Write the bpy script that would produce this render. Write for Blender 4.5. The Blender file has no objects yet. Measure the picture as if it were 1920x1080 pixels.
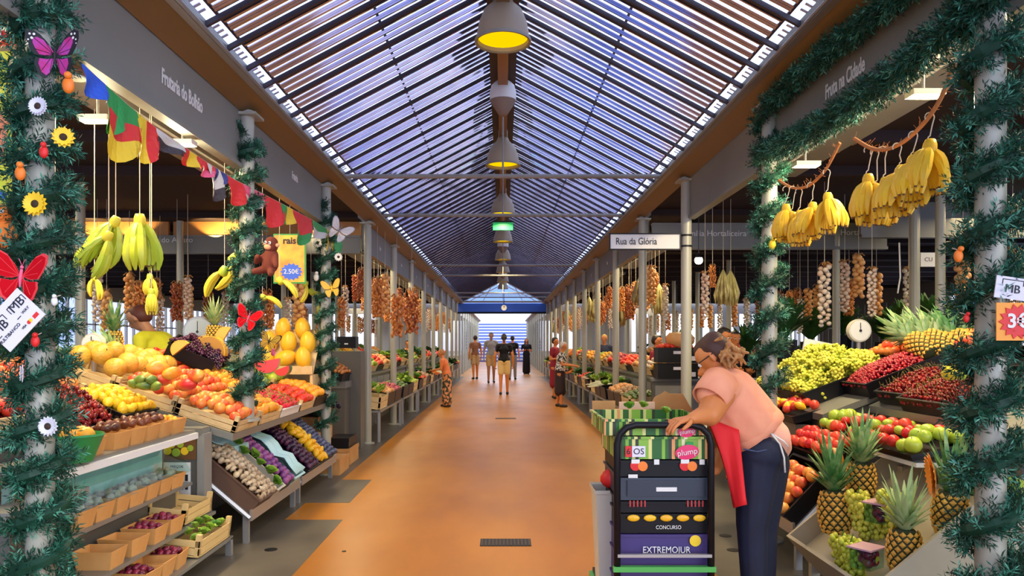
import bpy, math, random
import numpy as np
from mathutils import Vector, Matrix, Euler
R = math.radians
rnd = random.Random(7)
SC = bpy.context.scene
COL = SC.collection
# ------------------------------------------------------------------ camera, world, light, exposure
F = 1387.0; CX = 943.0; CY = 645.0; H = 1.45
def P(px, py, Y):                      # the world point seen at a pixel, at depth Y
    return Vector(((px - CX) * Y / F, Y, H - (py - CY) * Y / F))
def PX(px, py, X):                     # the same for a known X
    Y = F * X / (px - CX)
    return Vector((X, Y, H - (py - CY) * Y / F))
cam = bpy.data.cameras.new('camera'); co = bpy.data.objects.new('camera', cam); COL.objects.link(co)
co.location = (0, 0, H); co.rotation_euler = (R(90), 0, 0)
cam.sensor_width = 36; cam.lens = 36 * F / 1920
cam.shift_x = (960 - CX) / 1920; cam.shift_y = (CY - 540) / 1920
cam.clip_start = .05; cam.clip_end = 400
SC.camera = co
SC.view_settings.view_transform = 'Standard'; SC.view_settings.look = 'None'
SC.view_settings.gamma = 1; SC.view_settings.use_curve_mapping = False
SC.view_settings.exposure = 0.0
SC.cycles.use_denoising = True
SC.cycles.max_bounces = 7; SC.cycles.diffuse_bounces = 2; SC.cycles.glossy_bounces = 4
SC.cycles.transparent_max_bounces = 12
SC.cycles.sample_clamp_indirect = 4.0

w = bpy.data.worlds.new('sky'); SC.world = w; w.use_nodes = True
nt = w.node_tree; nt.nodes.clear()
def N(nt, t, **k):
    n = nt.nodes.new(t)
    for a, b in k.items(): setattr(n, a, b)
    return n
out = N(nt, 'ShaderNodeOutputWorld'); bg = N(nt, 'ShaderNodeBackground'); tc = N(nt, 'ShaderNodeTexCoord')
noi = N(nt, 'ShaderNodeTexNoise'); noi.inputs['Scale'].default_value = 1.7; noi.inputs['Detail'].default_value = 4
rmp = N(nt, 'ShaderNodeValToRGB')
rmp.color_ramp.elements[0].position = .36; rmp.color_ramp.elements[0].color = (.22, .36, .98, 1)
rmp.color_ramp.elements[1].position = .5; rmp.color_ramp.elements[1].color = (.93, .95, 1.0, 1)
sep = N(nt, 'ShaderNodeSeparateXYZ'); mr = N(nt, 'ShaderNodeMapRange')
mr.inputs['From Min'].default_value = -.6; mr.inputs['From Max'].default_value = .6
mr.inputs['To Min'].default_value = 1.5; mr.inputs['To Max'].default_value = 4.6
nt.links.new(tc.outputs['Generated'], noi.inputs['Vector']); nt.links.new(noi.outputs['Fac'], rmp.inputs['Fac'])
nt.links.new(tc.outputs['Generated'], sep.inputs[0]); nt.links.new(sep.outputs['X'], mr.inputs['Value'])
nt.links.new(rmp.outputs['Color'], bg.inputs['Color']); nt.links.new(mr.outputs['Result'], bg.inputs['Strength'])
nt.links.new(bg.outputs[0], out.inputs['Surface'])

def area(name, loc, sx, sy, energy, color, rot=(0, 0, 0)):
    l = bpy.data.lights.new(name, 'AREA'); l.shape = 'RECTANGLE'; l.size = sx; l.size_y = sy
    l.energy = energy; l.color = color
    o = bpy.data.objects.new(name, l); COL.objects.link(o); o.location = loc; o.rotation_euler = rot
    return o
WARM = (1.0, .80, .48)
ADDED_STALL_LIGHTS = []
for s in (-1, 1):                      # area strips added under the stall ceilings, standing in for flood lamps
    for (y, ln, e) in ((5.2, 4.2, 150), (13.5, 5.5, 120), (20.5, 6, 100), (28, 6, 90)):
        ADDED_STALL_LIGHTS.append(area('added_stall_light', (s * 2.75, y, 3.08), .25, ln, e, WARM, (0, R(s*12), 0)))
        ADDED_STALL_LIGHTS.append(area('added_stall_light', (s * 6.3, y + 3, 3.05), 1.2, ln, e * .7, WARM))

# ------------------------------------------------------------------ materials
MATS = {}
def mat(name, col, rough=.5, metal=0, col2=None, scale=6, emit=0, ecol=None, spec=.5, rand=0, alpha=None, trans=0, bump=0, contrast=(.35, .65), bscale=None, coat=0):
    if name in MATS: return MATS[name]
    m = bpy.data.materials.new(name); m.use_nodes = True; t = m.node_tree; b = t.nodes['Principled BSDF']
    b.inputs['Base Color'].default_value = (*col, 1); b.inputs['Roughness'].default_value = rough
    b.inputs['Metallic'].default_value = metal; b.inputs['Specular IOR Level'].default_value = spec
    b.inputs['Coat Weight'].default_value = coat
    if trans: b.inputs['Transmission Weight'].default_value = trans
    if alpha is not None: b.inputs['Alpha'].default_value = alpha
    if emit:
        b.inputs['Emission Color'].default_value = (*(ecol or col), 1); b.inputs['Emission Strength'].default_value = emit
    if col2 is not None:
        tcn = N(t, 'ShaderNodeTexCoord'); n = N(t, 'ShaderNodeTexNoise'); n.inputs['Scale'].default_value = scale
        n.inputs['Detail'].default_value = 3
        t.links.new(tcn.outputs['Object'], n.inputs['Vector'])
        r = N(t, 'ShaderNodeMapRange'); r.inputs['From Min'].default_value = contrast[0]; r.inputs['From Max'].default_value = contrast[1]
        fac = n.outputs['Fac']
        if rand:
            oi = N(t, 'ShaderNodeObjectInfo'); ad = N(t, 'ShaderNodeMath', operation='MULTIPLY_ADD')
            ad.inputs[1].default_value = rand
            sb = N(t, 'ShaderNodeMath', operation='SUBTRACT'); sb.inputs[1].default_value = rand * .5
            t.links.new(oi.outputs['Random'], ad.inputs[0]); t.links.new(fac, ad.inputs[2]); t.links.new(ad.outputs[0], sb.inputs[0]); fac = sb.outputs[0]
        t.links.new(fac, r.inputs['Value'])
        mx = N(t, 'ShaderNodeMix', data_type='RGBA')
        mx.inputs['A'].default_value = (*col, 1); mx.inputs['B'].default_value = (*col2, 1)
        t.links.new(r.outputs['Result'], mx.inputs['Factor']); t.links.new(mx.outputs['Result'], b.inputs['Base Color'])
    if bump:
        tcn = N(t, 'ShaderNodeTexCoord'); n = N(t, 'ShaderNodeTexNoise'); n.inputs['Scale'].default_value = bscale or scale
        bp = N(t, 'ShaderNodeBump'); bp.inputs['Strength'].default_value = bump; bp.inputs['Distance'].default_value = .02
        t.links.new(tcn.outputs['Object'], n.inputs['Vector']); t.links.new(n.outputs['Fac'], bp.inputs['Height']); t.links.new(bp.outputs[0], b.inputs['Normal'])
    MATS[name] = m
    return m

# ------------------------------------------------------------------ mesh building
class MB:
    def __init__(s): s.v = []; s.f = []; s.m = []; s.n = 0; s.cur = 0
    def add(s, V, Fc, m=None):
        V = np.asarray(V, dtype=float).reshape(-1, 3); s.v.append(V)
        k = s.cur if m is None else m
        for f in Fc: s.f.append([i + s.n for i in f]); s.m.append(k)
        s.n += len(V); return s
    def box(s, c, d, rot=None, m=None):
        x, y, z = d[0] / 2, d[1] / 2, d[2] / 2
        V = np.array([(-x,-y,-z),(x,-y,-z),(x,y,-z),(-x,y,-z),(-x,-y,z),(x,-y,z),(x,y,z),(-x,y,z)])
        if rot is not None: V = V @ np.array(rot.to_3x3()).T
        return s.add(V + np.array(c), [(0,3,2,1),(4,5,6,7),(0,1,5,4),(1,2,6,5),(2,3,7,6),(3,0,4,7)], m)
    def b2(s, lo, hi, m=None):
        return s.box([(a + b) / 2 for a, b in zip(lo, hi)], [abs(b - a) for a, b in zip(lo, hi)], None, m)
    def tube(s, pts, r, seg=8, m=None, cap=True):
        pts = [Vector(p) for p in pts]; n = len(pts)
        rr = r if isinstance(r, (list, tuple)) else [r] * n
        V = []; Fc = []
        T0 = (pts[1] - pts[0]).normalized(); up = Vector((0, 0, 1)) if abs(T0.z) < .9 else Vector((1, 0, 0))
        A = T0.cross(up).normalized()
        for i, p in enumerate(pts):
            T = ((pts[min(i + 1, n - 1)] - pts[max(i - 1, 0)])).normalized()
            A = (A - T * A.dot(T)).normalized(); B = T.cross(A)
            for k in range(seg):
                a = 2 * math.pi * k / seg; V.append(p + (A * math.cos(a) + B * math.sin(a)) * rr[i])
        for i in range(n - 1):
            for k in range(seg):
                k2 = (k + 1) % seg
                Fc.append((i*seg+k, i*seg+k2, (i+1)*seg+k2, (i+1)*seg+k))
        if cap: Fc.append(tuple(range(seg))[::-1]); Fc.append(tuple((n-1)*seg + k for k in range(seg)))
        return s.add([tuple(v) for v in V], Fc, m)
    def lathe(s, prof, c=(0, 0, 0), seg=16, m=None, M=None, wob=None, cap=True):
        V = []; Fc = []; n = len(prof)
        for i, (r, z) in enumerate(prof):
            for k in range(seg):
                a = 2 * math.pi * k / seg; q = r * (1 + (wob(a, i) if wob else 0))
                V.append((q * math.cos(a), q * math.sin(a), z))
        for i in range(n - 1):
            for k in range(seg):
                k2 = (k + 1) % seg; Fc.append((i*seg+k, i*seg+k2, (i+1)*seg+k2, (i+1)*seg+k))
        if cap and prof[0][0] > 1e-5: Fc.append(tuple(range(seg))[::-1])
        if cap and prof[-1][0] > 1e-5: Fc.append(tuple((n-1)*seg + k for k in range(seg)))
        V = np.array(V)
        if M is not None: V = V @ np.array(M.to_3x3()).T + np.array(M.translation)
        return s.add(V + np.array(c), Fc, m)
    def ball(s, c, r, sc=(1, 1, 1), seg=12, rings=8, m=None, M=None):
        V = []; Fc = []
        for i in range(rings + 1):
            t = math.pi * i / rings
            for k in range(seg):
                a = 2 * math.pi * k / seg
                V.append((r*sc[0]*math.sin(t)*math.cos(a), r*sc[1]*math.sin(t)*math.sin(a), -r*sc[2]*math.cos(t)))
        for i in range(rings):
            for k in range(seg):
                k2 = (k+1) % seg; Fc.append((i*seg+k, i*seg+k2, (i+1)*seg+k2, (i+1)*seg+k))
        V = np.array(V)
        if M is not None: V = V @ np.array(M.to_3x3()).T
        return s.add(V + np.array(c), Fc, m)
    def prism(s, poly, z0, z1, M=None, m=None):
        n = len(poly)
        V = [(x, y, z0) for x, y in poly] + [(x, y, z1) for x, y in poly]
        Fc = [tuple(range(n))[::-1], tuple(range(n, 2*n))] + [(i, (i+1) % n, n+(i+1) % n, n+i) for i in range(n)]
        V = np.array(V)
        if M is not None: V = V @ np.array(M.to_3x3()).T + np.array(M.translation)
        return s.add(V, Fc, m)
    def mesh(s, name, mats, smooth=False):
        me = bpy.data.meshes.new(name)
        V = np.concatenate(s.v) if s.v else np.zeros((0, 3))
        me.from_pydata(V.tolist(), [], s.f)
        if not isinstance(mats, (list, tuple)): mats = [mats]
        for q in mats: me.materials.append(q)
        if len(mats) > 1: me.polygons.foreach_set('material_index', s.m)
        if smooth:
            me.polygons.foreach_set('use_smooth', [True] * len(me.polygons))
            if smooth != True and hasattr(me, 'set_sharp_from_angle'): me.set_sharp_from_angle(angle=R(smooth))
        me.update(); return me
    def obj(s, name, mats, parent=None, smooth=False, M=None):
        o = bpy.data.objects.new(name, s.mesh(name, mats, smooth)); COL.objects.link(o)
        if M is not None: o.matrix_world = M
        if parent is not None: o.parent = parent
        return o
def empty(name, loc=(0, 0, 0), M=None):
    o = bpy.data.objects.new(name, None); COL.objects.link(o); o.empty_display_size = .1
    if M is not None: o.matrix_world = M
    else: o.location = loc
    return o
def tag(o, label=None, cat=None, group=None, kind=None):
    if label: o['label'] = label
    if cat: o['category'] = cat
    if group: o['group'] = group
    if kind: o['kind'] = kind
    return o
# a pattern is (name, mesh or None, [children], local matrix); stamp() links one copy of it, sharing meshes
def pat(name, mesh, kids=(), L=None): return (name, mesh, list(kids), L)
def stamp(p, M, label=None, cat=None, group=None, parent=None):
    o = bpy.data.objects.new(p[0], p[1]); COL.objects.link(o)
    if parent is not None: o.parent = parent
    if parent is None: o.matrix_world = M
    elif p[3] is not None: o.matrix_local = p[3]
    if parent is None: tag(o, label, cat, group)
    for k in p[2]: stamp(k, None, parent=o)
    return o
def T(x, y=None, z=None): return Matrix.Translation(Vector(x if y is None else (x, y, z)))
def RZ(a): return Matrix.Rotation(a, 4, 'Z')
def RX(a): return Matrix.Rotation(a, 4, 'X')
def RY(a): return Matrix.Rotation(a, 4, 'Y')
def S(s): return Matrix.Scale(s, 4) if not isinstance(s, (tuple, list)) else Matrix.Diagonal((*s, 1))
def txt(s, size, m, parent=None, M=None, name='lettering', ext=.001, align='CENTER', shear=0, spacing=1, off=0):
    c = bpy.data.curves.new(name, 'FONT'); c.body = s; c.size = size; c.extrude = ext; c.align_x = align; c.align_y = 'CENTER'
    c.shear = shear; c.space_character = spacing; c.resolution_u = 3; c.offset = off
    o = bpy.data.objects.new(name, c); COL.objects.link(o)
    bpy.context.view_layer.update()
    dg = bpy.context.evaluated_depsgraph_get()
    me = bpy.data.meshes.new_from_object(o.evaluated_get(dg)); me.materials.clear(); me.materials.append(m)
    COL.objects.unlink(o); bpy.data.objects.remove(o); bpy.data.curves.remove(c)
    q = bpy.data.objects.new(name, me); COL.objects.link(q)
    if parent is not None: q.parent = parent
    q.matrix_basis = M if M is not None else Matrix()
    return q
FACE_CAM = RX(R(90))                     # lettering that reads from the -Y side
def face_aisle(s): return RZ(R(90) if s < 0 else R(-90)) @ RX(R(90))
ORD = ['first','second','third','fourth','fifth','sixth','seventh','eighth','ninth','tenth','eleventh','twelfth','thirteenth','fourteenth','fifteenth','sixteenth','seventeenth','eighteenth','nineteenth','twentieth']

# ------------------------------------------------------------------ palette 
STEEL = mat('brushed_steel', (.42,.42,.42), .35, .7)
GREY = mat('grey_paint', (.24,.235,.21), .45, 0, (.29,.28,.25), 2)
FASC = mat('fascia_grey', (.20,.20,.175), .5, 0, (.23,.23,.20), 1.2)
SOFF = mat('soffit_brown', (.20,.12,.04), .5)
COLM = mat('column_cream', (.42,.42,.34), .35, .1)
DARK = mat('dark_ceiling', (.022,.010,.010), .8)
BLACK = mat('black_plastic', (.006,.006,.008), .4, spec=.25)
NAVY = mat('slate_plastic', (.03,.045,.07), .4)
WHITE = mat('white_paint', (.8,.8,.76), .5)
CREAM = mat('cream_paint', (.6,.57,.47), .5)
WOOD = mat('pale_wood', (.62,.44,.2), .6, 0, (.72,.52,.26), 14)
KRAFT = mat('kraft_card', (.50,.24,.07), .7, 0, (.58,.30,.10), 8)
BASK = mat('basket_card', (.58,.27,.07), .65, 0, (.66,.33,.10), 9)
RED = mat('red', (.75,.02,.02), .5); YEL = mat('yellow', (.9,.62,.02), .5); GRN = mat('green', (.02,.32,.06), .5)
BLUE = mat('blue', (.03,.12,.7), .5); PINK = mat('pink', (.85,.12,.25), .5); ORG = mat('orange', (.9,.22,.02), .5)
INK = mat('ink', (.01,.01,.015), .6); PAPER = mat('paper', (.78,.76,.85), .6)
TEAL = mat('pale_teal_paper', (.42,.72,.74), .5, 0, (.55,.82,.84), 5)
STEMG = mat('stem_green', (.12,.25,.03), .6)
STEMB = mat('stem_brown', (.16,.08,.03), .7)
SKIN = mat('skin', (.70,.24,.07), .5); SKIN2 = mat('skin_tan', (.42,.2,.11), .5)
HAIRD = mat('dark_hair', (.02,.012,.01), .5); HAIRG = mat('ginger_hair', (.32,.12,.03), .5, 0, (.6,.28,.08), 30)
HAIRW = mat('white_hair', (.6,.55,.48), .6)
SHOE = mat('dark_shoe', (.02,.02,.025), .5)
ROPEM = mat('coir_rope', (.55,.22,.07), .9)
STRING = mat('pale_string', (.62,.55,.42), .8)

# ------------------------------------------------------------------ the hall
def struct(o, kind='structure', label=None, cat=None):
    o['kind'] = kind
    return o
# floor: terracotta coloured resin, with wide faint patches
fm = bpy.data.materials.new('resin_floor'); fm.use_nodes = True; t = fm.node_tree; b = t.nodes['Principled BSDF']
tcn = N(t,'ShaderNodeTexCoord'); n1 = N(t,'ShaderNodeTexNoise'); n1.inputs['Scale'].default_value = .55; n1.inputs['Detail'].default_value = 5
mp = N(t,'ShaderNodeMapping'); mp.inputs['Scale'].default_value = (1.6, .6, 1)
rp = N(t,'ShaderNodeValToRGB'); rp.color_ramp.elements[0].position = .33; rp.color_ramp.elements[0].color = (.34,.115,.007,1)
rp.color_ramp.elements[1].position = .68; rp.color_ramp.elements[1].color = (.58,.22,.011,1)
n2 = N(t,'ShaderNodeTexNoise'); n2.inputs['Scale'].default_value = 1.3; mr2 = N(t,'ShaderNodeMapRange'); mr2.inputs['To Min'].default_value = .30; mr2.inputs['To Max'].default_value = .42
t.links.new(tcn.outputs['Object'], mp.inputs['Vector']); t.links.new(mp.outputs[0], n1.inputs['Vector']); t.links.new(n1.outputs['Fac'], rp.inputs['Fac'])
t.links.new(rp.outputs['Color'], b.inputs['Base Color']); t.links.new(tcn.outputs['Object'], n2.inputs['Vector'])
t.links.new(n2.outputs['Fac'], mr2.inputs['Value']); t.links.new(mr2.outputs['Result'], b.inputs['Roughness'])
MB().b2((-14, -3, -.1), (14, 72, 0)).obj('floor', fm)['kind'] = 'structure'
stall_shade = mat('painted_stall_shade', (.075,.065,.05), .42, 0, (.13,.11,.08), 1.3)  # shadows of the stalls, painted on the floor as dark grey bands
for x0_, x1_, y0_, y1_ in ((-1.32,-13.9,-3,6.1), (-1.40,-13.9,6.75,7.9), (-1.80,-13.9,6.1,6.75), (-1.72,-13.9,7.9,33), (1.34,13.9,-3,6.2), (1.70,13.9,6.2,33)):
    MB().b2((x0_, y0_, -.01), (x1_, y1_, .0015)).obj('floor_shade_band', stall_shade)['kind'] = 'structure'

COLY_R = [2.99 + 2.48 * k for k in range(13)]     # 2.99 .. 32.75
COLY_L = [3.15 + 2.54 * k for k in range(12)]
EX, EZ, RG = 1.8, 3.32, 4.27
# glazed louvre roof: one mesh per slope
louv = mat('louvre_metal', (.50,.46,.52), .05, .95, (.40,.37,.44), 3)
seam = mat('louvre_seam', (.05,.04,.05), .5, .4)
lend = mat('louvre_end', (.55,.62,.85), .3, .3)
th = math.atan2(RG - EZ, EX); SL = math.hypot(RG - EZ, EX)
for s, nm in ((-1, 'ceiling_louvres_left'), (1, 'ceiling_louvres_right')):
    mb = MB(); y = 1.2; Rm = RY(s * th)
    def slab(y0, y1, a0, a1, dz, th_, m):
        # strip of the slope from distance a0 to a1 up from the eave
        am = (a0 + a1) / 2; c = Vector((s * (EX - am * math.cos(th)), (y0 + y1) / 2, EZ + am * math.sin(th))) + Vector((s * math.sin(th), 0, math.cos(th))) * dz
        mb.box(c, (a1 - a0, y1 - y0, th_), Rm, m)
    while y < 32.6:
        slab(y, y + .024, -.02, SL, 0, .03, 1)
        for j in range(3):
            ya = y + .05 + j * .104
            slab(ya, ya + (.076 if s < 0 else .062), .14, SL - .1, .02, .006, 0)
            slab(ya + .030, ya + .044, .14, SL - .1, .010, .012, 0)
        for j in range(4): slab(y + .05 + j*.07, y + .075 + j*.07, .03, .10, .03, .004, 2)
        y += .352
    for a in (.12, .5 * SL, SL - .12): slab(1.2, 32.6, a, a + .02, .05, .02, 1)
    mb.obj(nm, [louv, seam, lend])['kind'] = 'structure'
glz = bpy.data.materials.new('roof_glass'); glz.use_nodes = True; t = glz.node_tree; t.nodes.clear()
o_ = N(t,'ShaderNodeOutputMaterial'); a_ = N(t,'ShaderNodeBsdfTransparent'); g_ = N(t,'ShaderNodeBsdfGlossy'); g_.inputs['Roughness'].default_value = .05
a_.inputs['Color'].default_value = (.82,.88,1,1); x_ = N(t,'ShaderNodeMixShader'); x_.inputs[0].default_value = .1
t.links.new(a_.outputs[0], x_.inputs[1]); t.links.new(g_.outputs[0], x_.inputs[2]); t.links.new(x_.outputs[0], o_.inputs[0])
mb = MB()
for s in (-1, 1):
    am = SL / 2; c = Vector((s * (EX - am * math.cos(th)), 16.9, EZ + am * math.sin(th))) + Vector((s * math.sin(th), 0, math.cos(th))) * .09
    mb.box(c, (SL, 31.4, .008), RY(s * th))
mb.obj('ceiling_glass', glz)['kind'] = 'structure'
# ridge duct with the lamps' track
mb = MB(); mb.b2((-.13, 1.2, RG - .10), (.13, 32.6, RG - .04), 0); mb.b2((-.05, 1.2, RG - .2), (.05, 32.6, RG - .09), 1)
mb.obj('ridge_beam', [mat('ridge_dark', (.05,.035,.03), .6), mat('ridge_brown', (.30,.17,.07), .5)])['kind'] = 'structure'
# eaves gutters and upstands
for s, nm in ((-1, 'beam_left'), (1, 'beam_right')):
    mb = MB()
    mb.add([(s*1.99,1.0,3.22),(s*1.80,1.0,3.30),(s*1.80,1.0,3.36),(s*1.99,1.0,3.36),(s*1.99,60,3.22),(s*1.80,60,3.30),(s*1.80,60,3.36),(s*1.99,60,3.36)],
           [(0,1,2,3)[::s],(4,7,6,5)[::s],(0,4,5,1)[::s],(1,5,6,2)[::s],(2,6,7,3)[::s],(3,7,4,0)[::s]], 1)
    mb.b2((s*1.76, 1.0, 3.29), (s*1.81, 32.8, 3.37), 0)
    mb.tube([(s*1.745, 1.0, 3.30), (s*1.745, 32.8, 3.30)], .012, 6, 0)
    mb.obj('trim_1' if s < 0 else 'trim_2', [mat('gutter_grey', (.30,.29,.27), .4, .3), SOFF])['kind'] = 'structure'
# tie rods across the aisle
k = 3
for y in (8.25, 10.75, 17.6, 20.2, 27.1, 29.6, 32.6):
    mb = MB(); mb.tube([(-1.8, y, 3.32), (1.8, y, 3.32)], .026, 8); mb.tube([(0, y, 3.32), (0, y, RG - .1)], .012, 6)
    mb.obj('trim_%d' % k, GREY)['kind'] = 'structure'; k += 1

# columns, each its own object
for s, ys, nm in ((-1, COLY_L, 'left'), (1, COLY_R, 'right')):
    for i, y in enumerate(ys + [ys[-1] + 2.5 * j for j in range(1, 12)]):
        zb = .86 if (s < 0 and i == 1) else 0      # the second one stands on the overhanging counter shelf
        mb = MB(); mb.tube([(s*1.97, y, zb), (s*1.97, y, 3.24)], .056, 14)
        mb.lathe([(.10, 0), (.10, .02), (.06, .025)], (s*1.97, y, zb), 14)
        mb.box((s*1.97, y, 3.2), (.2, .2, .02))
        o = mb.obj('column', COLM, smooth=40)
        o['kind'] = 'structure'
        # back column of the same stall
        if y < 34:
            mb = MB(); mb.tube([(s*4.7, y, 0), (s*4.7, y, 3.24)], .05, 10); mb.obj('column', COLM, smooth=40)['kind'] = 'structure'

# stall ceilings, dark, over both rows of stalls
for s, nm in ((-1, 'left'), (1, 'right')):
    gap = (8.35, 10.6) if s < 0 else (7.98, 10.38)
    mb = MB()
    mb.b2((s*2.08, -1, 3.26), (s*13.5, gap[0], 3.36)); mb.b2((s*2.08, gap[1], 3.26), (s*13.5, 33, 3.36)); mb.b2((s*2.03, gap[0], 3.34), (s*13.5, gap[1], 3.44))
    for y in np.arange(0, 32, 1.25):
        if gap[0] - .1 < y < gap[1] + .1: continue
        mb.b2((s*2.08, y, 3.16), (s*13, y + .06, 3.26))
    mb.obj('ceiling_' + nm, DARK)['kind'] = 'structure'
# outer walls: parapet, mullions and high band; daylight comes in between
k = 1
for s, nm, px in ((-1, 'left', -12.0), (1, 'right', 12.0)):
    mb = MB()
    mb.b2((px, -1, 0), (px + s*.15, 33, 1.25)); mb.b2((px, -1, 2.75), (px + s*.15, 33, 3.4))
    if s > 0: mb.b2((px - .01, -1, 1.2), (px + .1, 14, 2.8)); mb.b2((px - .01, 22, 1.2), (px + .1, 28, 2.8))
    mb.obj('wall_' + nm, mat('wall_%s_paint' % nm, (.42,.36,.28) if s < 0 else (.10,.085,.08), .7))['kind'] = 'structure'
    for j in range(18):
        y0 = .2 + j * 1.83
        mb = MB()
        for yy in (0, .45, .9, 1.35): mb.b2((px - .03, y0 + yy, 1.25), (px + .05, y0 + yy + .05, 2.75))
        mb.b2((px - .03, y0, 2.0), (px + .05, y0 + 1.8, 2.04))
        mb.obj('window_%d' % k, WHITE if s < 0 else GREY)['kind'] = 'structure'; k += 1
mb = MB()
for s in (-1, 1):
    mb.b2((s*2.6, 33.2, 0), (s*13.5, 33.4, 1.1)); mb.b2((s*2.6, 33.2, 2.8), (s*13.5, 33.4, 3.4))
    for x in np.arange(2.7, 13.4, .55): mb.b2((s*x, 33.2, 1.1), (s*(x + .22), 33.4, 2.8))
mb.obj('wall_back', mat('far_wall', (.5,.5,.5), .6))['kind'] = 'structure'

# far gable, blue glazed band, and the bright court behind it
bglass = mat('blue_glass_band', (.05,.16,.75), .2, .2)
mb = MB()
for s in (-1, 1):
    mb.tube([(s*1.8, 32.7, 3.32), (0, 32.7, 4.27)], .05, 6); mb.tube([(s*1.45, 32.75, 3.36), (0, 32.75, 4.1)], .025, 6)
    mb.tube([(s*.9, 32.7, 3.32), (s*.5, 32.7, 4.0)], .02, 6)
mb.tube([(-1.8, 32.7, 3.32), (1.8, 32.7, 3.32)], .05, 6); mb.tube([(-1.2, 32.7, 3.62), (1.2, 32.7, 3.62)], .02, 6)
mb.obj('trim_20', WHITE)['kind'] = 'structure'
mb = MB(); mb.b2((-2.0, 32.9, 2.88), (2.0, 32.96, 3.26), 0); mb.b2((-2.1, 32.86, 2.80), (2.1, 33.0, 2.88), 1)
mb.obj('trim_21', [bglass, BLACK])['kind'] = 'structure'
st = mat('stair_white', (.6,.62,.68), .6); sr = mat('stair_riser_blue', (.05,.11,.42), .5)
mb = MB()
for j in range(13):
    mb.b2((-3.2, 60 + j*.5, 0), (3.2, 60 + (j+1)*.5, .26*(j+1)), 0); mb.b2((-3.2, 59.97 + j*.5, .26*j), (3.2, 60 + j*.5, .26*j + .13), 1)
mb.obj('stairs', [st, sr])['kind'] = 'structure'
mb = MB(); mb.b2((-14, 69, 0), (14, 69.4, 4.6)); mb.b2((-14, 69, 4.6), (14, 69.4, 7), 1)
mb.obj('wall_end', [mat('end_wall_white', (.7,.74,.8), .6), mat('end_wall_blue', (.18,.32,.7), .5)])['kind'] = 'structure'
for s in (-1, 1):
    mb = MB(); mb.b2((s*2.05, 34.5, 0), (s*6, 59, .9)); mb.b2((s*2.0, 34.5, 2.8), (s*2.08, 59, 3.25)); mb.b2((s*2, 34, 3.3), (s*6, 59, 3.4))
    mb.b2((s*5.9, 34.5, 0), (s*6, 59, 3.3))
    mb.obj('wall_court_left' if s < 0 else 'wall_court_right', mat('court_wall', (.62,.56,.46), .6))['kind'] = 'structure'

# fascia boards with the stall names
def fascia(s, y0, y1, label, text=None, ty=None, tz=3.0, size=.105, extra=(), cond=.62):
    r = empty('fascia_signboard', (s*1.97, (y0+y1)/2, 2.8)); tag(r, label, 'signboard')
    L = r.matrix_world.inverted() if False else T(-s*1.97, -(y0+y1)/2, -2.8)
    b = MB(); b.b2((s*2.0, y0, 2.80), (s*2.05, y1, 3.24)); b.b2((s*1.98, y0, 2.79), (s*2.06, y1, 2.82))
    o = b.obj('board', FASC, r); o.matrix_basis = L
    if text:
        txt(text, size, WHITE, r, L @ T(s*1.996, ty, tz) @ face_aisle(s) @ S((cond,1,1)), off=.003)
    for (tt, yy, zz, sz) in extra: txt(tt, sz, WHITE, r, L @ T(s*1.996, yy, zz) @ face_aisle(s))
    return r
fascia(-1, 1.0, COLY_L[1], 'grey fascia board with white lettering above the green bananas', 'Frutaria do Bolhão', 4.62, 3.02, .125)
fascia(-1, COLY_L[1], 8.28, 'grey fascia board with small white marks beyond the black capped garland column', 'Frutaria', 7.1, 3.05, .1)
fascia(1, 1.0, COLY_R[1], 'grey fascia board with white lettering between two fir swags', 'Fruta na Cidade', 4.33, 3.0, .125)
fascia(1, COLY_R[1], 7.95, 'grey fascia board beyond the second garland column up to the street sign column')
for s in (-1, 1):
    ys = COLY_L if s < 0 else COLY_R
    for i in range(3, len(ys) - 1):
        fascia(s, ys[i], ys[i+1], 'grey fascia board over the %s stall past the passage, on the %s side' % (ORD[i-3], 'flag bunting' if s < 0 else 'street sign'), 'Fruta', (ys[i]+ys[i+1])/2, 3.0, .09)
# cross boards over the side passage
def cross(x0, x1, y, z0, z1, label, texts, board=FASC):
    r = empty('cross_signboard', ((x0+x1)/2, y, z0)); tag(r, label, 'signboard'); L = T(-(x0+x1)/2, -y, -z0)
    b = MB(); b.b2((x0, y, z0), (x1, y + .06, z1)); b.b2((x0, y - .03, z0 - .02), (x1, y + .08, z0 + .02)); b.b2((x0, y - .02, z1), (x1, y + .1, z1 + .03))
    b.obj('board', board, r).matrix_basis = L
    for (tt, x, z, sz) in texts: txt(tt, sz, WHITE, r, L @ T(x, y - .004, z) @ FACE_CAM)
    return r
cross(-6.6, -2.1, 10.9, 2.80, 3.02, 'grey cross board with a white name behind the green bananas', [('Banca do Álvaro', P(313, 450, 10.9).x, P(0, 450, 10.9).z, .115)])
def wallboard(x0, x1, y, z0, z1, m, label, name='upper_panel'):
    return tag(MB().b2((x0, y, z0), (x1, y + .05, z1)).obj(name, m), label, 'panel')
ORP = mat('ochre_panel', (.55,.24,.06), .6)
wallboard(-6.5, -4.95, 10.95, 3.05, 3.33, ORP, 'ochre upper panel lit by lamps above the named cross board, farther from the aisle')
wallboard(-4.88, -2.1, 10.95, 3.05, 3.33, ORP, 'ochre upper panel lit by lamps above the named cross board, next to the aisle')
cross(2.1, 5.4, 10.4, 2.80, 3.12, 'grey cross board with one white name written twice, behind the bananas', [('Emília Hortaliceira', P(1342, 438, 10.4).x, P(0, 438, 10.4).z, .115), ('Emília Hortaliceira', P(1592, 436, 10.4).x, P(0, 436, 10.4).z, .115)])
cross(4.55, 7.0, 9.4, 2.82, 3.22, 'plain grey cross board behind the larger hanging banana cluster', [])
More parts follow.
